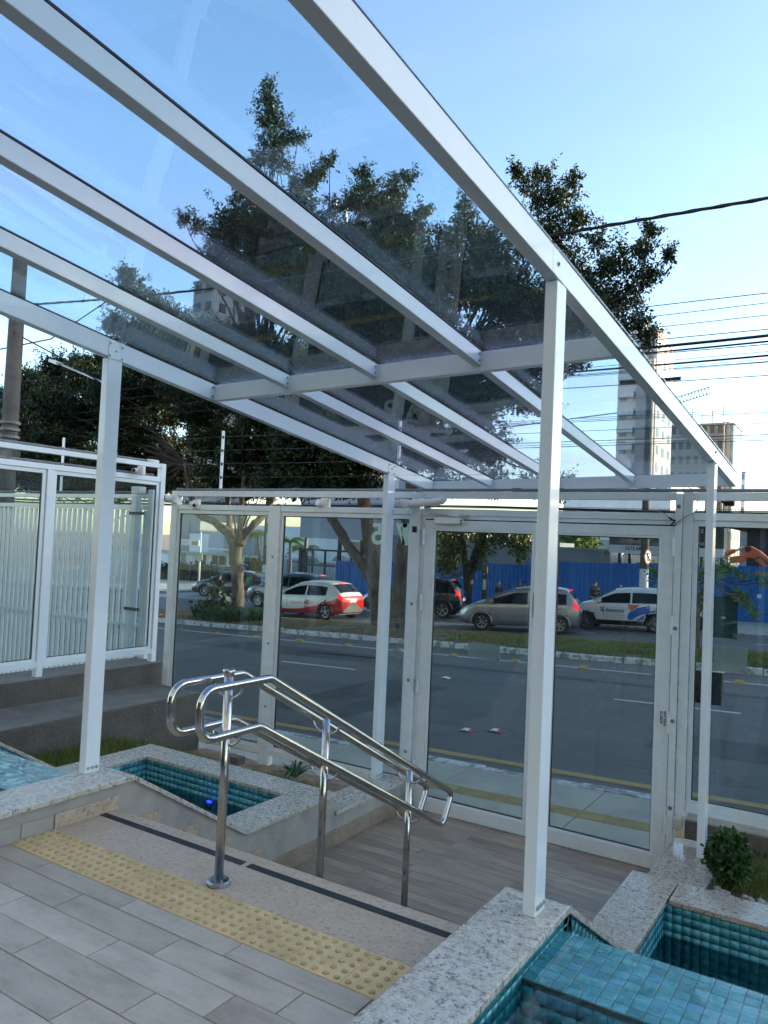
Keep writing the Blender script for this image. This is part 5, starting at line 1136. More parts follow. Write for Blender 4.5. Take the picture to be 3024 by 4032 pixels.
wires('telephone_lines', 'thin telephone lines low above the far pavement', [(wz(1583, 27.3), .01, 0), (wz(1592, 27.3), .01, .01), (wz(1598, 27.3), .013, 0), (wz(1640, 27.3), .012, 0), (wz(1685, 27.3), .016, 0), (wz(1697, 27.3), .01, 0), (wz(1707, 27.3), .015, 0)], 27.3, -45, 25, .25)
wires('telephone_cables', 'tangled black telephone cables between the fence rails', [(ony(2640, 1985+6*k, 26.9)[2], .012+.012*(k % 3), .05) for k in range(7)], 26.9, -45, 25, .15)
wires('service_lines', 'thin wires crossing the dark tree crown at the left', [(ony(500, v, 16)[2], .010, .02) for v in (1480, 1565, 1600, 1640, 1672)], 16, -60, 12, -.3)
t = thing('splice_closure', 'black cable splice canister hanging from the wires at the right', 'box', ony(*zr6(1360, 355), 26.9)); MB().cyl(ony(*zr6(1315, 355), 26.85), ony(*zr6(1395, 358), 26.85), .14, 12).build('canister', 'black', t); MB().cyl(ony(*zr6(1290, 345), 26.85), ony(*zr6(1315, 355), 26.85), .07, 8).build('cable_entry', 'black', t)
# no-parking sign on pole 3
ns = ony(*zr6(705, 790), 26.78); t = thing('parking_sign', 'round red bordered no parking sign with letter E on the utility pole', 'road sign', ns); t.rotation_euler = (0, 0, R(78))
def disc(r, y0, y1): return MB().prism([(r*math.cos(k*math.pi/16), r*math.sin(k*math.pi/16)) for k in range(32)], 'y', y0, y1)
Z0 = (0, 0, 0)
disc(.26, -.01, .01).build('plate', 'signr', t, off=Z0); disc(.205, -.018, -.0105).build('face', 'signw', t, off=Z0); textobj('letter', 'E', .40, (-.11, -.022, -.14), (1, 0, 0), (0, 0, 1), 'ink', t, .002, bold=.013, local=True)
MB().beam((-.14, -.026, .14), (.14, -.026, -.14), .008, .04, (0, 1, 0)).build('slash', 'signr', t, off=Z0); bx('bracket', 'bolt', t, -.03, .03, .0105, .16, -.02, .02, off=Z0)
# warning sign on the left corner
t = thing('warning_sign', 'white hanging sign reading CUIDADO VEICULOS with red and yellow squares', 'sign', (-30, 36, -2)); SY = 36.0
a_, b_, c_, d_ = rect_on(SY, zu1(70, 590), zu1(430, 705)); bx('board', 'signw', t, a_-.3, b_, SY-.04, SY+.04, c_, d_, bevel=.01); hgt = d_-c_
bx('red_square', 'signr', t, a_, a_+(b_-a_)*.15, SY-.05, SY-.041, c_+hgt*.2, d_-hgt*.2); bx('yellow_square', 'signy', t, b_-(b_-a_)*.3, b_-(b_-a_)*.05, SY-.05, SY-.041, c_+hgt*.12, d_-hgt*.22)
textobj('lettering', 'CUIDADO', hgt*.42, (a_+(b_-a_)*.18, SY-.042, c_+hgt*.52), (1, 0, 0), (0, 0, 1), 'signr', t, .002, spacing=1.1); textobj('lettering', 'VEICULOS', hgt*.38, (a_+(b_-a_)*.18, SY-.042, c_+hgt*.14), (1, 0, 0), (0, 0, 1), 'signr', t, .002, spacing=1.05)
s0 = ony(*zu1(462, 480), SY); s1 = ony(*zu1(425, 1340), SY); MB().tube([s1, s0], [.07, .06], 10).build('pole', 'wallw', t, smooth=True); bx('arm', 'pipe', t, b_, s0[0]+.02, SY-.02, SY+.02, c_+hgt*.4, c_+hgt*.46)
r0 = ony(*zu1(437, 885), SY-.08); MB().tube([r0-np.array((0, .015, 0)), r0+np.array((0, .015, 0))], .33, 20).build('round_plate', 'conc', t)
# bus stop totem
t = thing('bus_stop_totem', 'slim dark bus stop totem with white timetable before the hoarding', 'bus stop', (-10, 30, -1.3)); TY_ = 29.5
a_, b_, c_, d_ = rect_on(TY_, za5(664, 548), za5(683, 780)); bx('column', 'soil', t, a_, b_, TY_, TY_+.12, -1.4, d_, bevel=.01)
q0, q1, z0_, z1_ = rect_on(TY_, za5(667, 632), za5(684, 700)); bx('timetable', 'signw', t, q0, q1, TY_-.008, TY_-.001, z0_, z1_); q0, q1, z0_, z1_ = rect_on(TY_, za5(668, 555), za5(682, 580)); bx('pictogram', 'signy', t, q0, q1, TY_-.008, TY_-.001, z0_, z1_); q0, q1, z0_, z1_ = rect_on(TY_, za5(672, 592), za5(679, 605)); bx('pictogram', 'signw', t, q0, q1, TY_-.008, TY_-.001, z0_, z1_)
# street lamp head over the left tree
lpst = thing('street_lamp', 'street lamp head sticking out above the left tree crown', 'street lamp', (-14, 12, -1.4)); q = ony(560*.42195, 950+1140*.42195, 14)
q = ony(235, 1433, 14); MB().beam(q, ony(205, 1421, 14)-np.array((0, 0, 0)), .28, .1).build('head', 'camw', lpst); MB().tube([q, q+np.array((2.2, .3, -.8)), q+np.array((2.6, .4, -9.5))], [.04, .05, .08], 8).build('arm', 'bolt', lpst, smooth=True)
# litter on the road
for i, (q, lab, mt) in enumerate((((355, 875), 'crumpled red and white paper on the road left of centre', 'signr'), ((527, 878), 'red and white paper scrap on the road near the middle', 'signr'), ((232, 562), 'small white paper scrap on the asphalt beyond the left gate leaf', 'signw'))):
    p = ong(*P2z(*q), NEARR); t = thing('paper_litter', lab, 'litter', p); mb = MB()
    mb.add([p+np.array(v) for v in ((-.1, -.06, .01), (.0, -.07, .03), (.11, -.05, .012), (.1, .06, .02), (0, .07, .045), (-.09, .05, .01))], [(0, 1, 4, 5), (1, 2, 3, 4)]); mb.build('sheet', mt, t)
    MB().add([p+np.array(v) for v in ((-.05, -.065, .025), (.06, -.06, .03), (.05, .03, .046), (-.04, .035, .042))], [(0, 1, 2, 3)]).build('print', 'signw', t)
# condominium behind the viewer, and an unseen slab added at the right to block the sun
t = thing('condominium', 'beige condominium building with a dark base added against reflections behind the entrance deck', 'building', (0, -20, -1)); M['condo'] = mat('warm_render', (.46, .40, .32), .85, var=.1, scale=.3); bx('wall', 'condo', t, -18, 16, -32, -15, 7, 26); bx('dark_base', 'win', t, -17.8, 15.8, -31.8, -15.3, -1.2, 6.99)  # beige upper wall for warm bounce; dark storey added to cut glass reflections
wm = MB().box(0, 2.2, 0, .08, 0, 1.5).mesh('window'); wm.materials.append(M['win'])
for f in range(1, 6):
    for c_ in range(7): obj('window', wm, None, t, loc=(-16+c_*4.6, 5.0, 3+f*3.2+1))
t = thing('sun_block_slab', 'unseen long beige slab added to keep the sun off the entrance', 'building', (60, 50, -1)); nx_ = np.array((-math.cos(SUN_AZ), math.sin(SUN_AZ), 0)); dx_ = np.array((math.sin(SUN_AZ), math.cos(SUN_AZ), 0))  # out of view, set square to the sun to shade the courtyard
SH = 22.5
ctr = nx_*(SH-34)+dx_*78; MB().obox(ctr+np.array((0, 0, 9)), (nx_, dx_, (0, 0, 1)), (34, 8, 12)).build('wall', 'beige', t)

# ================================================================== trees
def limb(p0, p1, bend=.12, n=7):
    p0 = np.array(p0, float); p1 = np.array(p1, float); L = np.linalg.norm(p1-p0); o = rng.normal(0, 1, 3)*L*bend
    pts = []
    for k in range(n+1):
        t = k/n; p = p0*(1-t)+p1*t+np.array((0, 0, -.10*L*math.sin(t*math.pi)))*.6+o*math.sin(t*math.pi)*.5
        if 0 < k < n: p = p+rng.normal(0, L*.012, 3)
        pts.append(p)
    return pts
def tree(nm, label, base, stems, blobs, Yc, leaf='leaf', bark='bark', lsize=.15, dens=1., depth=1.15, per=9, roots=0, group=None, limbs=None, fill=1.):
    """stems: list of polylines [(x,y,z,r)...]; blobs: (u,v,r) in picture units at depth Yc"""
    t = thing(nm, label, 'tree', base, 0, group); tops = []
    mb = MB()
    for s in stems:
        P = [np.array(q[:3], float) for q in s]; Rr = [q[3] for q in s]
        PP, RR = [], []
        for i in range(len(P)-1):
            for k in range(4): f = k/4; PP.append(P[i]*(1-f)+P[i+1]*f+rng.normal(0, .012, 3)); RR.append((Rr[i]*(1-f)+Rr[i+1]*f)*random.uniform(.93, 1.07))
        PP.append(P[-1]); RR.append(Rr[-1]); mb.tube(PP, RR, 14); tops.append((P[-1], Rr[-1]))
    for k in range(roots):
        a = k*2.399; r0 = stems[0][0][3]; b0 = np.array(stems[0][0][:3])
        mb.tube([b0+np.array((0, 0, .55)), b0+np.array((math.cos(a)*r0*.8, math.sin(a)*r0*.8, .2)), b0+np.array((math.cos(a)*r0*2., math.sin(a)*r0*2., -.05))], [r0*.45, r0*.38, r0*.12], 8)
    cs = []
    for (u, v, r) in blobs:
        yy = Yc+random.uniform(-.5, .5); p = ony(*dpx(u, v), yy); dep = (p-CAM)@AF; rm = r/1673.6*dep; cs.append((p, rm))
        if rm > .55 and depth > 0:
            for sg in (-1, 1):
                q = p.copy(); q[1] += sg*rm*depth*random.uniform(.7, 1.3); q[2] += random.uniform(-.2, .1)*rm; q[0] += random.uniform(-.3, .3)*rm; cs.append((q, rm*random.uniform(.7, .95)))
    tw = MB()
    for p, rm in cs:
        j = min(range(len(tops)), key=lambda i: np.linalg.norm(tops[i][0]-p)); tp, tr = tops[j]
        L = np.linalg.norm(p-tp); r0 = min(tr*.55, .02+.012*L)
        tw.tube(limb(tp, p), list(np.linspace(r0, .012, 8)), 6, cap=False)
        for k in range(int(2+rm*3)):
            d = rng.normal(0, 1, 3); d /= np.linalg.norm(d); tw.tube([p, p+d*rm*.5+np.array((0, 0, .05)), p+d*rm*.95], [.014, .009, .004], 4, cap=False)
    mb.build('trunk', bark, t, smooth=True); tw.build('limbs', 'bark_d', t, smooth=True)
    C = []
    for p, rm in cs:
        n = int((rm**2.15)*90*dens)+8
        d = rng.normal(0, 1, (n, 3)); d /= np.linalg.norm(d, axis=1)[:, None]; rad = rng.uniform(.2, 1, (n, 1))**.6*rm*.9
        C.append(p+d*rad*np.array((1, 1, .92)))
    C = np.concatenate(C); V, F = leaves(C, per, .13*lsize/.15, lsize, .45, .7)
    if leaf == 'leaf':
        Cs = []
        for p, rm in cs:
            for k in range(int(8+11*rm)):                       # shoots reaching out of the crown
                d = rng.normal(0, 1, 3); d /= np.linalg.norm(d); d2 = d*.75+np.array((0, 0, .65)); d2 /= np.linalg.norm(d2); L = rng.uniform(.4, 1.35)*min(1.1, .35+rm*.6); b1 = p+d*rm*.6
                Cs.append(b1+d2*np.linspace(0, L, 9)[:, None]*(1)+np.array((0, 0, -.18*L))*(np.linspace(0, 1, 9)**2)[:, None])
        Cs = np.concatenate(Cs); V3, F3 = leaves(Cs, 6, .05, .09, .42, .5); F = np.concatenate([F, F3+len(V)]); V = np.concatenate([V, V3])
        big = [(p, rm) for p, rm in cs if rm > .62]
        C2 = np.concatenate([p+np.clip(rng.normal(0, rm*.26, (int(60*rm*rm)+3, 3)), -rm*.5, rm*.5) for p, rm in big]); V2, F2 = leaves(C2, 5, .10, .22, .6, .6); F = np.concatenate([F, F2+len(V)]); V = np.concatenate([V, V2])
    obj('crown', fastmesh('crown', V-wloc(t), F, rng.uniform(0, 1, len(F))), leaf, t); return t
tz = lambda x, y: medz(x, y)-.05
# median tree with three trunks (middle of the picture)
bx_, by_ = -9.1, 18.3; b0 = tz(bx_, by_)
def tpt(u, v, Y): return tuple(ony(u, v, Y))
sa = [tpt(*za5(105, 985), 18.3), tpt(*za5(130, 600), 18.3), tpt(*za5(165, 330), 18.4), tpt(*za5(200, 60), 18.6), tpt(*dpx(900, 900), 18.6)]
sb = [tpt(*zl4(1500, 960), 18.5), tpt(*zl4(1455, 640), 18.5), tpt(*zl4(1420, 400), 18.5), tpt(*zl4(1400, 230), 18.6), tpt(*zl4(1370, 60), 18.8), tpt(*dpx(720, 820), 18.8)]
sc_ = [tpt(*zl4(1480, 720), 18.4), tpt(*zl4(1390, 560), 18.3), tpt(*zl4(1260, 380), 18.2), tpt(*zl4(1170, 230), 18.1), tpt(*zl4(1080, 60), 18.0), tpt(*dpx(560, 800), 17.8)]
def st_(pts, r): return [(*p, q) for p, q in zip(pts, r)]
T2 = [(577, 190, 9), (580, 215, 20), (596, 255, 22), (574, 258, 22), (588, 300, 26), (615, 300, 20), (643, 300, 14), (562, 345, 22), (600, 345, 32), (640, 405, 24), (685, 375, 18), (668, 392, 18), (712, 352, 10), (660, 440, 34),
 (398, 478, 11), (425, 488, 17), (468, 502, 24), (500, 490, 24), (520, 530, 34), (556, 432, 36), (560, 500, 54), (620, 520, 64), (520, 590, 54), (600, 620, 76), (700, 600, 74), (680, 500, 44), (750, 540, 54),
 (785, 372, 8), (790, 405, 16), (770, 440, 24), (728, 445, 13), (810, 450, 38), (858, 418, 28), (884, 385, 12), (850, 480, 44), (800, 520, 54), (900, 482, 18), (915, 460, 8), (880, 560, 54), (940, 545, 28), (800, 640, 84), (900, 660, 84), (700, 700, 84),
 (1002, 442, 9), (1000, 478, 26), (980, 520, 32), (1040, 508, 36), (1060, 560, 52), (1130, 525, 34), (1000, 600, 64), (1100, 640, 74),
 (1118, 372, 7), (1140, 402, 18), (1168, 378, 12), (1170, 430, 32), (1214, 420, 27), (1238, 392, 9), (1220, 480, 38), (1256, 470, 13), (1180, 520, 48), (1240, 560, 32), (1288, 522, 13),
 (1300, 582, 22), (1340, 562, 36), (1382, 540, 22), (1408, 503, 9), (1442, 556, 7), (1400, 590, 22), (1360, 630, 38), (1300, 650, 44), (1382, 690, 22), (1250, 620, 44), (1392, 728, 14), (1340, 715, 24), (1200, 700, 74),
 (800, 760, 84), (950, 760, 84), (1080, 760, 74), (700, 820, 84), (850, 860, 84), (1000, 860, 74), (1110, 840, 54), (900, 960, 74), (1020, 960, 64), (780, 960, 74), (960, 1040, 40), (1060, 1040, 40), (1150, 1045, 34), (1215, 1060, 22), (1220, 780, 40)]
tree('ficus_tree', 'big dark ficus with several trunks on the median behind the gate', (bx_, by_, b0), [st_(sa, [.30, .25, .22, .2, .14]), st_(sb, [.34, .25, .22, .21, .2, .12]), st_(sc_, [.2, .18, .16, .15, .13, .10])], T2, 18.3, roots=7, dens=2.7, lsize=.115)
# left median tree
bx1, by1 = -15.5, 18.2; f0 = tpt(*zl4(555, 930), 18.2); fk = 18.2
s1 = [f0, tpt(*zl4(555, 700), fk), tpt(*zl4(548, 480), fk), tpt(*zl4(548, 370), fk)]
s1a = [tpt(*zl4(535, 400), fk), tpt(*zl4(490, 325), fk), tpt(*zl4(400, 255), fk), tpt(*zl4(280, 200), fk-.3), tpt(*dpx(400, 1000), fk-.6)]
s1b = [tpt(*zl4(575, 400), fk), tpt(*zl4(610, 330), fk), tpt(*zl4(670, 270), fk), tpt(*zl4(740, 200), fk+.3), tpt(*dpx(640, 960), fk+.5)]
s1c = [tpt(*zl4(540, 400), fk), tpt(*zl4(502, 290), fk+.2), tpt(*zl4(500, 200), fk+.4), tpt(*dpx(480, 940), fk+.5)]
s1d = [tpt(*zl4(560, 400), fk), tpt(*zl4(572, 290), fk-.2), tpt(*zl4(575, 190), fk-.4), tpt(*dpx(540, 900), fk-.6)]
T1 = [(40, 862, 32), (95, 832, 40), (160, 802, 40), (215, 792, 36), (232, 770, 16), (235, 820, 52), (272, 590, 16), (285, 615, 24), (302, 648, 30), (335, 668, 30), (248, 695, 20), (372, 692, 32), (300, 722, 42), (345, 745, 40),
 (100, 900, 62), (200, 900, 72), (300, 860, 82), (400, 800, 80), (470, 740, 60), (500, 830, 86), (300, 960, 66), (150, 980, 60), (50, 950, 52), (600, 880, 86), (560, 980, 66), (680, 960, 70), (620, 1040, 44), (330, 1030, 40), (200, 1040, 44), (90, 1030, 44), (430, 900, 34), (480, 1030, 34), (745, 1045, 40), (410, 1000, 28), (15, 900, 26), (20, 1000, 40), (140, 1040, 44), (260, 1030, 48), (400, 1045, 34), (540, 1045, 40), (690, 1040, 44), (470, 960, 40), (640, 800, 70), (560, 760, 60), (800, 1040, 30)]
tree('ficus_tree', 'ficus with forked pale trunk on the median at the left', (f0[0], f0[1], f0[2]), [st_(s1, [.27, .21, .23, .26]), st_(s1a, [.19, .16, .14, .12, .09]), st_(s1b, [.17, .14, .13, .11, .08]), st_(s1c, [.13, .11, .10, .07]), st_(s1d, [.13, .10, .09, .07])], T1, 18.2, roots=5, dens=3.6, lsize=.12)
# slim twin-stem tree on the far pavement
q0 = tpt(*za5(560, 830), 28.2)
tw1 = [q0, tpt(*za5(575, 640), 28.2), tpt(*za5(610, 480), 28.2), tpt(*za5(655, 380), 28.2), tpt(*za5(700, 300), 28.2)]; tw2 = [q0, tpt(*za5(560, 620), 28.3), tpt(*za5(545, 450), 28.3), tpt(*za5(530, 310), 28.3)]
T4 = [(za5(x, y)[0]*1659/3024, za5(x, y)[1]*1659/3024, r) for x, y, r in ((410, 340, 26), (440, 400, 26), (420, 460, 24), (480, 350, 24), (400, 540, 16), (480, 500, 20), (500, 430, 18), (640, 470, 14), (660, 340, 22), (740, 340, 20), (690, 420, 14), (830, 350, 20), (900, 340, 22), (950, 380, 20), (930, 450, 14), (570, 330, 20), (620, 540, 8), (860, 400, 12), (450, 560, 12), (800, 330, 14), (960, 330, 16))]
tree('street_tree', 'slim twin-stemmed tree with backlit leaves before the blue hoarding', q0, [st_(tw1, [.22, .19, .17, .14, .1]), st_(tw2, [.2, .16, .13, .1])], T4, 28.2, 'leaf2', 'bark_d', .19, 1.3, .8, 7)
# young feathery tree on the median at the right
q0 = tpt(*zr6(1105, 1530), 18.6)
y1_ = [q0, tpt(*zr6(1100, 1300), 18.6), tpt(*zr6(1120, 1100), 18.6), tpt(*zr6(1180, 950), 18.6)]
T5 = [(zr6(x, y)[0]*1659/3024, zr6(x, y)[1]*1659/3024, r) for x, y, r in ((1150, 920, 14), (1230, 870, 14), (1320, 850, 16), (1300, 900, 14), (1400, 900, 14), (1480, 940, 10), (1590, 960, 8), (1640, 990, 6), (1400, 1080, 12), (1480, 1100, 10), (1450, 1150, 9), (1530, 1190, 9), (1560, 1230, 6), (1150, 1000, 14), (1130, 1180, 14), (1120, 1090, 14), (790, 910, 12), (740, 890, 8), (770, 950, 10), (1180, 840, 10), (1230, 960, 12))]
tree('young_tree', 'young feathery leaved tree on the median right of the gate', q0, [st_(y1_, [.05, .045, .035, .02])], T5, 18.6, 'leaf3', 'bark', .075, 3.2, .4, 9)
# dense round tree behind the low building
p = ony(*zr6(160, 660), 55); tree('round_tree', 'round dense green tree behind the low grey building', (p[0], 55, -1.5), [[(p[0], 55, -1.5, .25), (p[0], 55, p[2]-1, .2)]], [(zr6(x, y)[0]*1659/3024, zr6(x, y)[1]*1659/3024, r) for x, y, r in ((100, 640, 20), (150, 630, 24), (200, 650, 24), (240, 680, 16), (120, 690, 22), (180, 700, 24), (60, 690, 18))], 55, 'leaf3', 'bark_d', .3, .3, .8, 7)
# strappy clump and shrub at the foot of the left tree
cpt = np.array((f0[0]*.985, 17.5, medz(f0[0], 17.5)-.03)); V = []; F = []
for i in range(900):
    a = random.uniform(0, 6.283); rr = 1.25*math.sqrt(random.random()); c = cpt+np.array((math.cos(a)*rr*1.25, math.sin(a)*rr*.7, 0)); a2 = random.uniform(0, 6.283); l = random.uniform(.5, 1.0); d = np.array((math.cos(a2), math.sin(a2), 0)); s = np.array((-d[1], d[0], 0)); o = len(V)
    for k in range(5):
        tt = k/4; pp = c+d*l*.6*tt+np.array((0, 0, l*(1.25*tt-.8*tt*tt))); w = .022*(1-tt**2)+.002; V += [pp-s*w, pp+s*w]
    F += [(o+2*k, o+2*k+1, o+2*k+3, o+2*k+2) for k in range(4)]
tag(obj('strappy_clump', fastmesh('strappy_clump', V, F, rng.uniform(0, .8, len(F))), 'bushleaf'), 'dark strappy leaved clump around the left tree trunk', 'plant')
c = ong(*zl4(400, 900), NEARR+.12); pts = []
for x, y in ((300, 820), (320, 800), (345, 790), (370, 770), (340, 830), (400, 690), (420, 680), (430, 700), (400, 760), (440, 780), (470, 760), (480, 790), (380, 820), (420, 830)): pts.append(ony(*zl4(x, y), c[1]))
V, F = leaves(np.array(pts), 16, .12, .24, .5, .5); t = thing('broadleaf_shrub', 'low broad leaved shrub on the median left of the trunk', 'shrub', c); obj('foliage', fastmesh('foliage', V-wloc(t), F, rng.uniform(0, 1, len(F))), 'hedge', t)
mb = MB()
for p in pts: mb.tube([c, (c+p)/2+np.array((0, 0, -.05)), p], [.025, .015, .006], 5, cap=False)
mb.build('stem', 'bark_d', t)

# ================================================================== vehicles
def smooth(a, k):
    w = np.hanning(2*k+3)[1:-1]; w /= w.sum(); return np.convolve(np.pad(a, k, mode='edge'), w, 'valid')
M['rubber'] = mat('tyre_rubber', (.018, .018, .019), .85, var=.2, scale=30); M['rim'] = mat('alloy_rim', (.42, .43, .44), .3, .85, var=.08); M['rimd'] = mat('dark_rim', (.03, .03, .032), .45, .5)
M['tint'] = mat('car_glass', (.010, .012, .014), .06, var=.1, rvar=0, spec=.28); M['tail'] = emis('lit_tail_lamp', (.75, .012, .015), .55); M['tail_d'] = mat('tail_lamp', (.20, .008, .01), .15, rvar=0); M['headl'] = mat('head_lamp', (.55, .58, .6), .1, .3, rvar=0)
M['trim'] = mat('bumper_trim', (.022, .022, .023), .6)
def paint(nm, col, metal=0., rough=.25): return mat(nm, col, rough, metal, var=.05, scale=1.5, coat=.8, rvar=.05, grime=((.2, .19, .17), 2.5, .12))
M['p_grey'] = paint('warm_grey_paint', (.33, .32, .30), .6, .32); M['p_white'] = paint('white_paint', (.68, .69, .68)); M['p_dark'] = paint('dark_grey_paint', (.028, .03, .033), .3); M['p_blue'] = paint('grey_blue_paint', (.07, .095, .13), .4); M['p_brown'] = paint('dark_brown_paint', (.055, .05, .05), .4); M['p_red'] = paint('red_paint', (.50, .025, .02))
def livery():
    m, nt, b = newmat('red_white_livery'); o = objc(nt); sp = N(nt, 'ShaderNodeSeparateXYZ'); nt.links.new(o, sp.inputs[0])
    lim = math_(nt, 'ADD', math_(nt, 'MULTIPLY', math_(nt, 'POWER', math_(nt, 'ABSOLUTE', math_(nt, 'SUBTRACT', sp.outputs[0], .55)), 2.), .085), .36)
    f = math_(nt, 'LESS_THAN', sp.outputs[2], lim); nt.links.new(mixc(nt, f, (.66, .67, .64), (.52, .02, .02)), b.inputs['Base Color']); b.inputs['Roughness'].default_value = .28; b.inputs['Coat Weight'].default_value = .7; return m
M['p_livery'] = livery()
PROF = {   # x fractions from nose(+) : (x, top z); belt (x,z)
 'mono': dict(top=[(2.0, .62), (1.93, .74), (1.6, .90), (1.15, 1.04), (.55, 1.30), (.1, 1.46), (-.5, 1.525), (-1.2, 1.50), (-1.62, 1.44), (-1.8, 1.22), (-1.95, 1.0), (-2.0, .86)], cowl=1.12, rf=.12, rr=-1.66, hatch=-1.9, belt=.93),
 'hatch': dict(top=[(2.0, .62), (1.92, .74), (1.5, .90), (.98, .985), (.55, 1.22), (.1, 1.40), (-.35, 1.46), (-.95, 1.45), (-1.45, 1.385), (-1.72, 1.19), (-1.93, .98), (-2.0, .84)], cowl=.98, rf=.14, rr=-1.46, hatch=-1.88, belt=.90),
 'mini': dict(top=[(1.78, .66), (1.70, .80), (1.3, .96), (.88, 1.04), (.5, 1.28), (.15, 1.46), (-.4, 1.50), (-1.0, 1.495), (-1.45, 1.45), (-1.62, 1.25), (-1.74, 1.02), (-1.78, .86)], cowl=.92, rf=.18, rr=-1.48, hatch=-1.7, belt=.96),
 'suv': dict(top=[(2.1, .72), (2.02, .88), (1.6, 1.02), (1.05, 1.10), (.6, 1.36), (.15, 1.55), (-.4, 1.62), (-1.1, 1.61), (-1.62, 1.54), (-1.86, 1.28), (-2.05, 1.06), (-2.1, .92)], cowl=1.08, rf=.18, rr=-1.64, hatch=-2.0, belt=1.02)}
def wheel(parent, x, y, r, w, side, spokes, rimmat):
    wt = bpy.data.objects.new('wheel', None); COL.objects.link(wt); wt.parent = parent; wt.location = (x, y, r)
    s = side; prof = [(r*.64, -w/2), (r*.93, -w/2), (r, -w*.32), (r, w*.32), (r*.93, w/2), (r*.66, w/2), (r*.64, w*.40)]
    V = []; n = 36
    for k in range(n):
        a = 2*math.pi*k/n; V += [(q*math.cos(a), s*h, q*math.sin(a)) for q, h in prof]
    m_ = len(prof); F = [(k*m_+i, ((k+1) % n)*m_+i, ((k+1) % n)*m_+i+1, k*m_+i+1) for k in range(n) for i in range(m_-1)]
    obj('tyre', MB().add(V, F).mesh('tyre'), 'rubber', wt, True)
    mb = MB(); 
    for rr0, rr1, h0, h1 in ((r*.655, r*.655, w*.1, w*.42), (r*.655, r*.58, w*.42, w*.40)):
        V = []
        for k in range(n): a = 2*math.pi*k/n; V += [(rr0*math.cos(a), s*h0, rr0*math.sin(a)), (rr1*math.cos(a), s*h1, rr1*math.sin(a))]
        mb.add(V, [(2*k, 2*((k+1) % n), 2*((k+1) % n)+1, 2*k+1) for k in range(n)])
    for k in range(spokes):
        a = 2*math.pi*k/spokes+.2; d = np.array((math.cos(a), 0, math.sin(a))); q = np.array((-math.sin(a), 0, math.cos(a))); sw_ = r*(.11 if spokes < 8 else .07)
        p0 = d*r*.1+np.array((0, s*w*.36, 0)); p1 = d*r*.62+np.array((0, s*w*.38, 0)); mb.obox((p0+p1)/2, (d, q, (0, 1, 0)), (r*.27, sw_/2, .012))
    mb.tube([(0, s*w*.3, 0), (0, s*w*.42, 0)], r*.16, 14); obj('rim', mb.mesh('rim'), rimmat, wt)
    mb = MB(); mb.tube([(0, s*w*.05, 0), (0, s*w*.1, 0)], r*.64, 20); obj('brake_disc', mb.mesh('brake_disc'), 'blackm', wt)
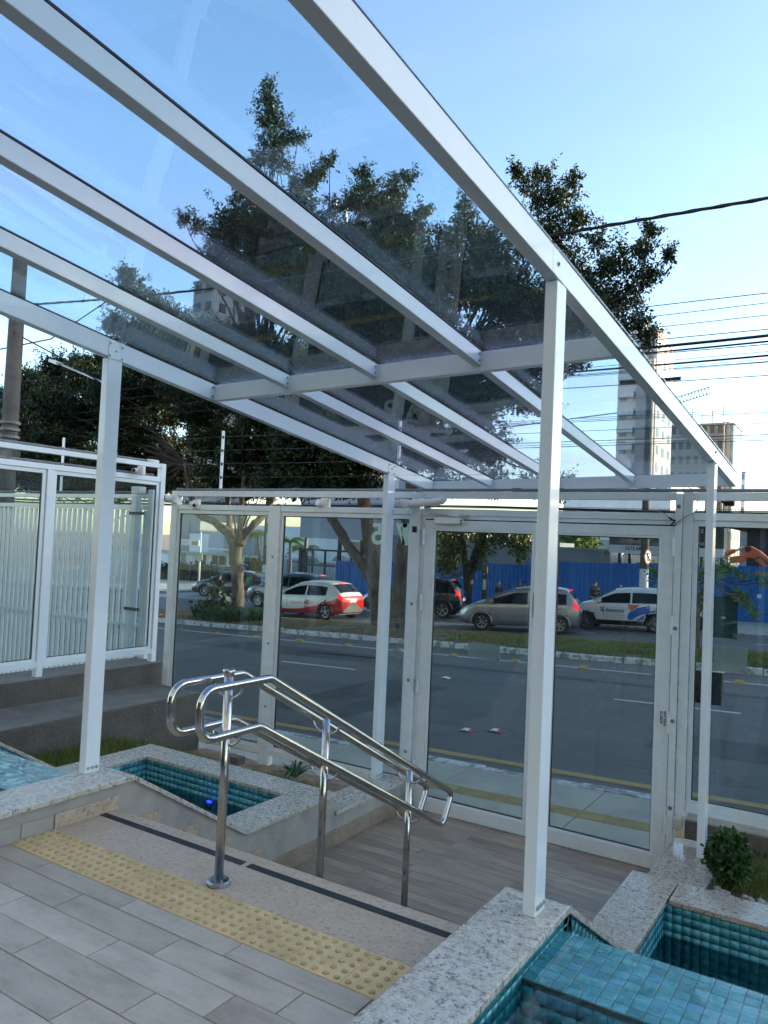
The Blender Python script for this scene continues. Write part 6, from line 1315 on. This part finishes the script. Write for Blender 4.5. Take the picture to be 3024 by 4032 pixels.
def car(label, near_rear, near_front, kind, W, paintm, wb=None, wr_=.31, spokes=5, rimmat='rim', lit=True, side=1, arch='trim', lower=False, category='car', name='car', roofm=None, group='cars in traffic', ro=.72):
    nr, nf = np.array(near_rear, float), np.array(near_front, float); h = (nf-nr)[:2]; meas = np.linalg.norm(h); h /= meas; wb = wb or meas
    left = np.array((-h[1], h[0])); cen = (nr[:2]+nf[:2])/2-left*side*(W/2-.1); zg = (nr[2]+nf[2])/2
    t = thing(name, label, category, (cen[0], cen[1], zg), 0, group); slope = math.atan(GRADE)*h[0]
    t.rotation_euler = (0, -slope, math.atan2(h[1], h[0]))
    pr_ = PROF[kind]; Lh = pr_['top'][0][0]; fx_ = Lh-.80 if kind != 'mini' else Lh-.66; ax_f = fx_; ax_r = fx_-wb; tail = ax_r-ro
    # profile x runs Lh..-Lh ; squeeze the rear so the tail sits ro behind the rear axle
    def mapx(x): return x if x > 0 else x*(-tail/Lh)
    tx = np.array([mapx(q[0]) for q in pr_['top']])[::-1]; tzv = np.array([q[1] for q in pr_['top']])[::-1]
    n = 112; X = np.linspace(tail, Lh, n); TOP = smooth(np.interp(X, tx, tzv), 3); s_ = (X-tail)/(Lh-tail)
    BELT = pr_['belt']+.05*(.5-s_)*1.2; cow, rf, rr_, ha = mapx(pr_['cowl']), mapx(pr_['rf']), mapx(pr_['rr']), mapx(pr_['hatch'])
    e = np.abs(2*s_-1); HW = W/2*(1-.20*e**7-.03*e**2); ZB = .20+.10*e**10+(.05 if kind == 'suv' else 0); gh = np.clip((TOP-BELT)/.5, 0, 1)
    rings = []
    for i in range(n):
        w, zt, zb = HW[i], TOP[i], ZB[i]; be = min(BELT[i], zt-.045); wr = w*(.90-.17*gh[i]); R_ = [(0, zb), (w*.80, zb), (w*.95, zb+.05), (w*.995, zb+.18), (w, (zb+be)/2+.04), (w*.985, be-.14), (w*.975, be-.05), (w*.945, be)]
        for k in range(1, 5): f = k/4.; R_.append((w*.94*(1-f)+wr*f, be+.006+(max(zt-.06, be+.012)-be-.006)*f))
        R_ += [(wr*.94, max(zt-.028, be+.016)), (wr*.62, max(zt-.006, be+.02)), (wr*.3, zt), (0, zt)]
        rings.append(R_)
    m_ = len(rings[0]); full = [[(X[i], y, z) for y, z in R_]+[(X[i], -y, z) for y, z in R_[-2:0:-1]] for i, R_ in enumerate(rings)]; q = len(full[0])
    Rarch = wr_*1.16; parts = {}
    def add(key, vs):
        mb = parts.setdefault(key, MB()); mb.add(vs, [tuple(range(len(vs)))])
    for i in range(n-1):
        for j in range(q):
            vs = [full[i][j], full[i][(j+1) % q], full[i+1][(j+1) % q], full[i+1][j]]; c = np.mean(np.array(vs), 0); jj = j if j < m_-1 else q-1-j; x = c[0]; key = 'body'
            if 1 <= jj <= 6 and any((x-a)**2+(c[2]-wr_)**2 < Rarch**2 for a in (ax_f, ax_r)): continue
            bp_ = (cow-.2+rr_)/2-.02
            if 7 <= jj <= 10 and rr_-.12 < x < cow-.16 and gh[i] > .30:
                bp_ = (cow-.2+rr_)/2-.02
                if jj in (7,) and False: pass
                if abs(x-bp_) > .035 and 8 <= jj <= 9 or (jj == 7 and abs(x-bp_) > .035): key = 'side_window'
                if x < rr_+.16 and kind in ('hatch',): key = 'body'
                if x < rr_+.05: key = 'body'
            elif jj >= 11 and rf-.02 < x < cow-.03: key = 'windscreen' if abs(c[1]) < HW[i]*.86 else 'body'
            elif jj >= 12 and ha+.04 < x < rr_-.03: key = 'rear_window'
            elif x < tail+.26 and 5 <= jj <= 9 and .66*pr_['belt']/.9 < c[2] < pr_['belt']+(.30 if kind == 'mono' else .12) and x < tail+.02+.17*c[2] and abs(c[1]) > HW[i]*.62: key = 'tail_lamp'
            elif x > Lh-.33 and 5 <= jj <= 7 and c[2] > .60: key = 'head_lamp'
            elif lower and c[2] < .36 and jj >= 1: key = 'lower_trim'
            elif jj == 0: key = 'underside'
            if key == 'side_window': key += '_'+'abcd'[(0 if c[1] > 0 else 2)+(0 if x > bp_ else 1)]
            if key in ('tail_lamp', 'head_lamp'): key += '_l' if c[1] > 0 else '_r'
            add(key, vs)
    for i in (0, n-1):
        ring = full[i]; zc = sum(p_[2] for p_ in ring)/q; c = (X[i], 0, zc)
        for j in range(q):
            vs = [ring[j], ring[(j+1) % q], c]; z = (ring[j][2]+ring[(j+1) % q][2])/2; add('lower_trim' if z < .33 else 'body', vs)
    mm = {'body': paintm, 'side_window_a': 'tint', 'side_window_b': 'tint', 'side_window_c': 'tint', 'side_window_d': 'tint', 'windscreen': 'tint', 'rear_window': 'tint', 'tail_lamp_l': 'tail' if lit else 'tail_d', 'tail_lamp_r': 'tail' if lit else 'tail_d', 'head_lamp_l': 'headl', 'head_lamp_r': 'headl', 'lower_trim': 'trim', 'underside': 'trim'}
    body = None
    for k in ('body', 'side_window_a', 'side_window_b', 'side_window_c', 'side_window_d', 'windscreen', 'rear_window', 'tail_lamp_l', 'tail_lamp_r', 'head_lamp_l', 'head_lamp_r', 'lower_trim', 'underside'):
        if k not in parts: continue
        me = bpy.data.meshes.new(k); me.from_pydata(parts[k].v, [], parts[k].f); bm = bmesh.new(); bm.from_mesh(me); bmesh.ops.remove_doubles(bm, verts=bm.verts, dist=.0005); bmesh.ops.recalc_face_normals(bm, faces=bm.faces); bm.to_mesh(me); bm.free()
        o = obj(k[:11] if k.startswith('side_w') else k[:-2] if k[-2:] in ('_l', '_r') else k, me, mm[k], t, True)
        if k == 'body': body = o
    bx('wheel_housing', 'black', t, tail+.15, Lh-.2, -W/2+.20, W/2-.20, .22, .62, off=(0, 0, 0))
    for a, nm in ((ax_f, 'front'), (ax_r, 'rear')):
        for sd in (1, -1):
            yy = sd*(W/2-.115); wheel(t, a, yy, wr_, .20, sd, spokes, rimmat)
            pts = [(a+Rarch*math.cos(k*math.pi/14), sd*(W/2*.992), wr_+Rarch*math.sin(k*math.pi/14)) for k in range(-1, 16)]
            MB().tube(pts, .028, 6).build('arch_lip', arch if arch else paintm, t, smooth=True, off=(0, 0, 0)); 
            mb = MB(); V = []
            for k in range(15):
                ang = k*math.pi/14
                for yq in (sd*(W/2-.02), sd*(W/2-.26)): V.append((a+Rarch*1.02*math.cos(ang), yq, wr_+Rarch*1.02*math.sin(ang)))
            mb.add(V, [(2*k, 2*k+1, 2*k+3, 2*k+2) for k in range(14)]); mb.build('arch_liner', 'black', t, off=(0, 0, 0))
    # mirrors, plate, bumper line, handles
    for sd in (1, -1):
        MB().box(cow-.34, cow-.20, sd*(W/2-.02) if sd > 0 else -W/2-.15, W/2+.15 if sd > 0 else -(W/2-.02), pr_['belt']+.01, pr_['belt']+.13).build('mirror', paintm, t, bevel=.03, off=(0, 0, 0))
        bp_ = (cow-.2+rr_)/2-.02
        for hx_ in (bp_+.12, rr_+.42): MB().box(hx_, hx_+.17, sd*(W/2*.975)-.02, sd*(W/2*.975)+.02, pr_['belt']-.13, pr_['belt']-.105).build('door_handle', paintm, t, bevel=.008, off=(0, 0, 0))
    MB().box(tail-.012, tail+.02, -.2, .2, .68, .80).build('number_plate', 'signw', t, off=(0, 0, 0)); MB().box(Lh-.02, Lh+.012, -.2, .2, .40, .51).build('number_plate', 'signw', t, off=(0, 0, 0)); MB().box(Lh-.06, Lh+.006, -.45, .45, .55, .63).build('grille', 'trim', t, bevel=.01, off=(0, 0, 0))
    MB().box(rr_-.06, rr_+.06, -.14, .14, np.interp(rr_, X, TOP)-.002, np.interp(rr_, X, TOP)+.025).build('brake_light', 'tail' if lit else 'tail_d', t, off=(0, 0, 0)); MB().beam((ha+.05, .0, np.interp(ha, X, TOP)+.02), (ha+.16, -.34, np.interp(ha+.16, X, TOP)+.02), .015, .015).build('wiper', 'black', t, off=(0, 0, 0))
    bvh = BVHTree.FromPolygons([v.co[:] for v in body.data.vertices]+[], [tuple(p_.vertices) for p_ in body.data.polygons])
    # panel gaps on the near side
    def hug(x, z, sd=1, off=.004):
        hit = bvh.ray_cast(Vector((x, sd*3, z)), Vector((0, -sd, 0))); return (x, (hit[0].y if hit[0] else sd*W/2)+sd*off, z)
    gm = MB(); bp_ = (cow-.2+rr_)/2-.02
    for sd in (1, -1):
        for pts in ([(cow-.42, pr_['belt']-.06), (cow-.40, .6), (cow-.44, .34)], [(bp_, pr_['belt']-.06), (bp_, .34)], [(ax_r+wr_*1.2, .62), (rr_+.3, .78), (rr_+.22, pr_['belt']-.06)], [(cow-.44, .34), (ax_r+wr_*1.22, .34)]):
            dn = []
            for (xa, za), (xb, zb_) in zip(pts[:-1], pts[1:]):
                for k in range(8): f = k/8; dn.append(hug(xa+(xb-xa)*f, za+(zb_-za)*f, sd, .001))
            gm.tube(dn, .006, 4, cap=False)
    gm.build('panel_gap', 'black', t, off=(0, 0, 0))
    return t, hug, dict(tail=tail, nose=Lh, belt=pr_['belt'], W=W, bp=bp_, ax_r=ax_r, ax_f=ax_f, side=side)
def decal(t, hug, poly, mt, nm='decal', sd=1, off=.008):
    bm = bmesh.new(); vs = [bm.verts.new((x, 0, z)) for x, z in poly]; f = bm.faces.new(vs); bmesh.ops.triangulate(bm, faces=[f]); 
    for _ in range(2): bmesh.ops.subdivide_edges(bm, edges=[e for e in bm.edges if e.calc_length() > .12], cuts=1, use_grid_fill=False); bmesh.ops.triangulate(bm, faces=bm.faces)
    for v in bm.verts: v.co = Vector(hug(v.co.x, v.co.z, sd, off))
    me = bpy.data.meshes.new(nm); bm.to_mesh(me); bm.free(); return obj(nm, me, mt, t)
def car_text(t, hug, body, size, x, z, mt, bold=0, sd=1):
    me = textmesh(body, size, 0, 'LEFT', bold)
    for v in me.vertices: v.co = Vector(hug(x-v.co.x*sd, z+v.co.y, sd, .010))
    return obj('lettering', me, mt, t)
G0 = NEARR-.004
M['d_orange'] = mat('orange_vinyl', (.62, .12, .03), .4); M['d_blue'] = mat('blue_vinyl', (.015, .12, .42), .4); M['d_grey'] = mat('grey_vinyl', (.12, .13, .15), .5); M['d_red'] = mat('red_vinyl', (.45, .02, .03), .4)
# 1 silver grey compact
r_, f_ = ong(*za5(1155, 990), G0), ong(*za5(640, 965), G0)
t, hug, I = car('warm grey compact hatchback with lit red tail lamps in the near lane', r_, f_, 'mono', 1.70, 'p_grey', 2.55, .30, 7, ro=.62, arch='p_grey')
# 2 white car with logo
r_, f_ = ong(*zr6(740, 1395), G0), ong(*zr6(230, 1365), G0)
t, hug, I = car('white company hatchback lettered Essencial with orange and blue shapes', r_, f_, 'mini', 1.66, 'p_white', 2.30, .30, 10, arch='trim', lower=True, ro=.60)
X0 = I['bp']
decal(t, hug, [(X0-.30, .93), (X0-.06, .93), (X0+.12, .93), (X0+.06, .80), (X0-.02, .72), (X0-.14, .80)], 'd_orange', 'orange_shape'); decal(t, hug, [(X0-.62, .92), (X0-.20, .82), (X0+.05, .66), (X0+.12, .52), (X0+.08, .40), (X0-.05, .42), (X0-.25, .56), (X0-.50, .66), (X0-.62, .74)], 'd_blue', 'blue_shape'); decal(t, hug, [(I['ax_r']+.40, .40), (X0-.16, .40), (X0-.32, .52), (X0-.5, .62), (I['ax_r']+.2, .72), (I['ax_r']-.05, .76), (I['ax_r']-.2, .72), (I['ax_r']+.1, .69), (I['ax_r']+.30, .60)], 'd_blue', 'blue_shape')
car_text(t, hug, 'Essencial', .17, X0+.83, .66, 'd_grey', .004)
for k, (mt, dz) in enumerate((('d_orange', .11), ('d_blue', .05), ('d_blue', -.0))): decal(t, hug, [(X0+1.06-.02*k, .66+dz), (X0+.90, .66+dz), (X0+.88, .66+dz+.045), (X0+1.02-.02*k, .66+dz+.045)], mt, 'logo_bar')
for k in range(2): decal(t, hug, [(X0+.88, .54-.08*k), (X0+.2, .54-.08*k), (X0+.2, .55-.08*k), (X0+.88, .55-.08*k)], 'inkg', 'small_print')
# 3 red and white hatchback
r_ = ong(*zl4(1125, 900), G0); f_ = r_+np.array((-2.53, .12, -2.53*GRADE))
t, hug, I = car('white hatchback with red lower body and red bumper lettered 40', r_, f_, 'hatch', 1.72, 'p_livery', 2.53, .32, 5, lit=True, ro=.68, arch='p_red')
car_text(t, hug, '40', .24, I['bp']+.05, .56, 'd_red', .006); car_text(t, hug, 'anos', .12, I['bp']+.03, .44, 'd_red', .004); decal(t, hug, [(I['bp']+.2, .60), (I['bp']+.75, .60), (I['bp']+.75, .62), (I['bp']+.2, .62)], 'd_red', 'small_print')
decal(t, hug, [(I['bp']-.42, .64), (I['bp']-.2, .64), (I['bp']-.2, .66), (I['bp']-.42, .66)], 'inkg', 'small_print')
# 4 dark suv ahead of the silver car
r_, f_ = ong(*za5(440, 890), G0), ong(*zl4(1450, 870), G0)
car('black suv with lit tail lamps in the far lane behind the median trunks', r_, f_, 'suv', 1.76, 'p_dark', 2.60, .34, 5, lower=True, ro=.70, arch='trim')
# 5 grey blue suv left of the red car
f_ = ong(*zl4(690, 815), G0); r_ = f_+np.array((2.65, .1, 2.65*GRADE))
car('grey blue suv half hidden behind the red and white hatchback', r_, f_, 'suv', 1.78, 'p_blue', 2.65, .34, 10, lower=True, arch='trim')
# 6 dark hatchback turning at the crossing
f_ = ong(*zl4(330, 745), G0); f_ = np.array(f_); r_ = f_+np.array((2.35, .95, 2.35*GRADE))
car('dark brown hatchback turning at the crossing near the white house', r_, f_, 'hatch', 1.78, 'p_brown', 2.6, .32, 5, lit=False, arch='p_brown')
# 7-8 parked cars behind, 9 sliver behind the young tree
p = ong(*zl4(960, 690), G0-.1); car('white parked car behind the black steel frame', p+np.array((2.4, 6, .1)), p+np.array((-.1, 6, 0)), 'suv', 1.75, 'p_white', 2.6, .33, 5, lit=False, group='parked cars')
p = ong(*zl4(870, 690), G0-.1); car('silver parked car at the left behind the grey blue suv', p+np.array((1.2, 9, .1)), p+np.array((-1.3, 9, 0)), 'suv', 1.75, 'p_grey', 2.6, .33, 5, lit=False, group='parked cars')
p = ong(*zr6(1090, 1390), G0); mo = thing('motorcycle', 'white and black motorcycle behind the young tree and canopy post', 'motorcycle', p); mo.rotation_euler = (0, 0, math.pi+R(48))
for xx in (0, -1.28): wheel(mo, xx-.0, 0, .30, .11, 1, 5, 'rimd')
def mp(nm, mt, pts, r, n_=8): MB().tube(pts, r, n_).build(nm, mt, mo, smooth=True, off=(0, 0, 0))
mp('frame', 'blackm', [(-.15, 0, .85), (-.5, 0, .55), (-.85, 0, .45), (-1.25, 0, .32)], [.04, .05, .05, .03]); mp('engine', 'blackm', [(-.75, 0, .28), (-.6, 0, .38), (-.5, 0, .6)], [.14, .17, .12], 10); mp('tank', 'p_white', [(-.2, 0, .86), (-.38, 0, .93), (-.62, 0, .86), (-.75, 0, .78)], [.08, .15, .13, .06], 12); mp('seat', 'black', [(-.68, 0, .82), (-.95, 0, .80), (-1.35, 0, .86)], [.09, .12, .07], 10)
for yy in (-.09, .09): mp('fork', 'chrome', [(0, yy, .3), (-.22, yy, .98)], .022); 
mp('handlebar', 'blackm', [(-.30, -.36, 1.03), (-.20, -.2, 1.05), (-.22, 0, 1.0), (-.20, .2, 1.05), (-.30, .36, 1.03)], .016); mp('fairing', 'p_white', [(-.06, 0, .98), (-.14, 0, .92), (-.2, 0, .84)], [.10, .13, .06], 12); mp('exhaust', 'chrome', [(-.5, .12, .3), (-.95, .15, .3), (-1.4, .17, .38)], [.03, .05, .05])
mp('front_fender', 'p_white', [(.25, 0, .42), (.12, 0, .60), (-.08, 0, .64), (-.25, 0, .55)], .045); bx('delivery_box', 'trim', mo, -1.62, -1.12, -.22, .22, .95, 1.35, bevel=.03, off=(0, 0, 0)); mp('tail_lamp', 'tail_d', [(-1.4, -.06, .84), (-1.4, .06, .84)], .035)

# ================================================================== people
SK = {'pelvis': (0, 0, .95, .125), 'waist': (0, 0, 1.10, .115), 'chest': (0, .01, 1.30, .14), 'neck0': (0, 0, 1.43, .062), 'neck': (0, .005, 1.49, .052), 'head': (0, .02, 1.57, .085), 'crown': (0, .01, 1.66, .072)}
for s, n_ in ((1, 'l'), (-1, 'r')):
    SK.update({'hip'+n_: (s*.085, 0, .88, .09), 'knee'+n_: (s*.10, .015, .50, .062), 'calf'+n_: (s*.10, -.01, .34, .056), 'ankle'+n_: (s*.10, -.02, .09, .04), 'toe'+n_: (s*.115, .11, .035, .034), 'sh'+n_: (s*.165, 0, 1.39, .062), 'elb'+n_: (s*.235, -.03, 1.11, .044), 'wr'+n_: (s*.225, .10, .90, .031), 'hand'+n_: (s*.215, .14, .82, .036)})
ED = [('pelvis', 'waist'), ('waist', 'chest'), ('chest', 'neck0'), ('neck0', 'neck'), ('neck', 'head'), ('head', 'crown')]
for n_ in 'lr': ED += [('pelvis', 'hip'+n_), ('hip'+n_, 'knee'+n_), ('knee'+n_, 'calf'+n_), ('calf'+n_, 'ankle'+n_), ('ankle'+n_, 'toe'+n_), ('chest', 'sh'+n_), ('sh'+n_, 'elb'+n_), ('elb'+n_, 'wr'+n_), ('wr'+n_, 'hand'+n_)]
POSE = {'stand': {}, 'crossed': {'elbl': (.24, .03, 1.13, .046), 'wrl': (-.02, .19, 1.19, .034), 'handl': (-.12, .17, 1.21, .036), 'elbr': (-.24, .03, 1.12, .046), 'wrr': (.03, .21, 1.15, .034), 'handr': (.12, .18, 1.17, .036)},
        'face': {'elbl': (.20, .12, 1.15, .046), 'wrl': (.07, .2, 1.38, .032), 'handl': (.03, .15, 1.46, .034), 'elbr': (-.22, .06, 1.12, .046), 'wrr': (.03, .2, 1.14, .034), 'handr': (.12, .18, 1.16, .036)},
        'walk': {'kneel': (.10, .16, .52, .062), 'calfl': (.1, .14, .36, .055), 'anklel': (.1, .10, .1, .04), 'toel': (.11, .24, .05, .034), 'kneer': (-.1, -.04, .5, .062), 'calfr': (-.1, -.14, .34, .055), 'ankler': (-.1, -.22, .12, .04), 'toer': (-.1, -.1, .04, .034)}}
SKC = {}
def skinmesh(nm, keys, pose, grow, root):
    kk = (tuple(keys), pose, grow)
    if kk in SKC: return SKC[kk].copy()
    sk = dict(SK); sk.update(POSE[pose]); ks = [k for k in keys if k in sk]; idx = {k: i for i, k in enumerate(ks)}
    me = bpy.data.meshes.new(nm); me.from_pydata([sk[k][:3] for k in ks], [(idx[a], idx[b_]) for a, b_ in ED if a in idx and b_ in idx], [])
    o = bpy.data.objects.new(nm, me); COL.objects.link(o); md = o.modifiers.new('skin', 'SKIN'); md.use_smooth_shade = True
    if not me.skin_vertices: bpy.context.view_layer.objects.active = o
    lay = me.skin_vertices[0].data if me.skin_vertices else me.attributes
    for k, i in idx.items():
        r = sk[k][3]*grow; wid = 1.28 if k in ('chest', 'pelvis', 'waist') else 1
        lay[i].radius = (r*wid, r) if k in ('chest', 'pelvis', 'waist') else (r, r); lay[i].use_root = (k == root)
    o.modifiers.new('sub', 'SUBSURF').levels = 1; dg = bpy.context.evaluated_depsgraph_get(); dg.update(); m2 = bpy.data.meshes.new_from_object(o.evaluated_get(dg)); bpy.data.objects.remove(o); SKC[kk] = m2; return m2.copy()
def person(label, p, facing, hgt, top, leg, hair, pose='stand', skin=(.36, .21, .14), extra=None, hat=False, group='people waiting by the hoarding'):
    t = thing('person', label, 'person', p, facing, group); s = hgt/1.74
    def M_(c, nm, r=.8): return mat(nm, c, r, var=.15, scale=14)
    def add(nm, me, mt): me.transform(Matrix.Scale(s, 4)); o = obj(nm, me, mt, t, True); return o
    add('body', skinmesh('body', list(SK), pose, 1, 'pelvis'), M_(skin, 'skin', .55))
    add('shirt', skinmesh('shirt', ['waist', 'pelvis', 'chest', 'neck0', 'shl', 'shr', 'elbl', 'elbr']+(['wrl', 'wrr'] if leg != 'shorts' else []), pose, 1.14, 'pelvis'), M_(top, 'jersey'))
    lk = ['pelvis', 'hipl', 'hipr', 'kneel', 'kneer'] + ([] if leg == 'shorts' else ['calfl', 'calfr', 'anklel', 'ankler'])
    add('trousers', skinmesh('trousers', lk, pose, 1.12, 'pelvis'), M_((.5, .5, .5) if leg == 'shorts' else leg, 'twill'))
    hv = MB(); c = np.array((0, .008, 1.625)); n_ = 14
    V = []; F = []
    for a in range(6):
        th = a/5*math.pi*.56
        for k in range(n_):
            ph = 2*math.pi*k/n_; dr = .012 if math.sin(ph) > .3 and a > 3 else 0
            V.append((.098*math.sin(th)*math.cos(ph), .008+(.108-dr)*math.sin(th)*math.sin(ph)-.008, 1.60+.105*math.cos(th)+(.05 if (a == 5 and math.sin(ph) > .2) else 0)))
    F = [(a*n_+k, a*n_+(k+1) % n_, (a+1)*n_+(k+1) % n_, (a+1)*n_+k) for a in range(5) for k in range(n_)]
    add('cap' if hat else 'hair', MB().add(V, F).mesh('hair'), M_(hair, 'hair', .7))
    if hat: add('cap_brim', MB().prism([(-.075, .08), (.075, .08), (.06, .17), (-.06, .17)], 'z', 1.645, 1.655).mesh('cap_brim'), M_(hair, 'cap', .7))
    fm = MB(); fm.tube([(0, .095, 1.60), (0, .122, 1.575), (0, .10, 1.565)], [.008, .014, .008], 6); add('nose', fm.mesh('nose'), M_(skin, 'skin', .55))
    em = MB()
    for sx in (-.033, .033): em.tube([(sx, .092, 1.605), (sx, .106, 1.605)], [.013, .009], 6)
    em.tube([(-.022, .1, 1.535), (.022, .1, 1.535)], .006, 5); add('face_features', em.mesh('face_features'), 'ink')
    sh = MB()
    for n2 in 'lr':
        a = dict(SK, **POSE[pose])['ankle'+n2]; b2 = dict(SK, **POSE[pose])['toe'+n2]; sh.tube([(a[0], a[1]-.03, a[2]-.04), (a[0], a[1]+.02, a[2]-.03), (b2[0], b2[1], b2[2]), (b2[0], b2[1]+.05, b2[2]-.005)], [.035, .05, .042, .02], 8)
    add('shoes', sh.mesh('shoes'), 'black')
    if extra == 'backpack': 
        me = MB().box(-.16, .16, -.30, -.13, 1.0, 1.45).mesh('backpack'); o = add('backpack', me, M_((.02, .30, .08), 'green_nylon')); o.modifiers.new('b', 'BEVEL').width = .05
    if extra == 'scarf': add('scarf', MB().tube([(-.08, .06, 1.46), (0, .10, 1.45), (.08, .06, 1.46), (.06, -.06, 1.48), (-.06, -.06, 1.48), (-.08, .06, 1.46)], .035, 8).mesh('scarf'), M_((.45, .32, .26), 'knit'))
    return t
fz = lambda x: FARW+gz(x)
def stand(q, y, hgt, **k):
    top = ony(*q, y); g_ = fz(top[0]); return (top[0], y, g_), max(1.42, min(1.8, top[2]-g_))
CAMF = lambda p: math.atan2(CAM[1]-p[1], CAM[0]-p[0])-math.pi/2
for q, y, a_, kw in (
  (za5(418, 618), 28.6, -.3, dict(label='man with cap mostly hidden behind the black suv roof', top=(.03, .035, .04), leg=(.03, .03, .035), hair=(.015, .015, .018), hat=True)),
  (za5(470, 620), 28.0, 0.6, dict(label='man in black jacket standing beside the black suv', top=(.018, .018, .02), leg=(.02, .02, .025), hair=(.02, .014, .01))),
  (za5(770, 643), 28.3, .35, dict(label='woman with scarf and raised hand near the bus stop totem', top=(.025, .035, .03), leg=(.03, .03, .04), hair=(.12, .08, .05), pose='face', extra='scarf')),
  (za5(905, 668), 28.8, -.2, dict(label='fair haired person seen behind the grey hatchback roof', top=(.10, .09, .09), leg=(.05, .05, .06), hair=(.20, .12, .06))),
  (za5(938, 648), 29.4, .3, dict(label='dark haired woman seen behind the grey hatchback roof', top=(.03, .02, .03), leg=(.03, .03, .04), hair=(.012, .01, .01))),
  (za5(1398, 638), 28.2, .5, dict(label='man with folded arms standing between the two front cars', top=(.03, .035, .035), leg=(.04, .045, .06), hair=(.015, .012, .01), pose='crossed')),
  (za5(1562, 662), 28.6, .6, dict(label='fair haired person whose head shows above the white logo car', top=(.03, .03, .035), leg=(.04, .04, .05), hair=(.22, .15, .09)))):
    p, h_ = stand(q, y, 1.6); person(p=p, facing=CAMF(p)+a_, hgt=h_, **kw)
p = ony(*zl4(440, 612), 23.5); g_ = ong(*zl4(440, 770), G0); gg = fz(p[0])-.03; person('man in black top, cap and pale shorts crossing at the left', (p[0], 23.5, gg), CAMF(p)+2.4, max(1.5, min(1.85, p[2]-gg)), (.015, .016, .018), 'shorts', (.012, .012, .013), 'walk', hat=True, group='people crossing the street')
p = ony(*zl4(643, 598), 27.2); gg = fz(p[0])-.03; person('man in red shirt with green backpack walking away at the left', (p[0], 27.2, gg), CAMF(p)+2.9, max(1.5, min(1.85, p[2]-gg)), (.30, .02, .02), (.02, .022, .03), (.03, .015, .012), 'walk', extra='backpack', hat=True, group='people crossing the street')
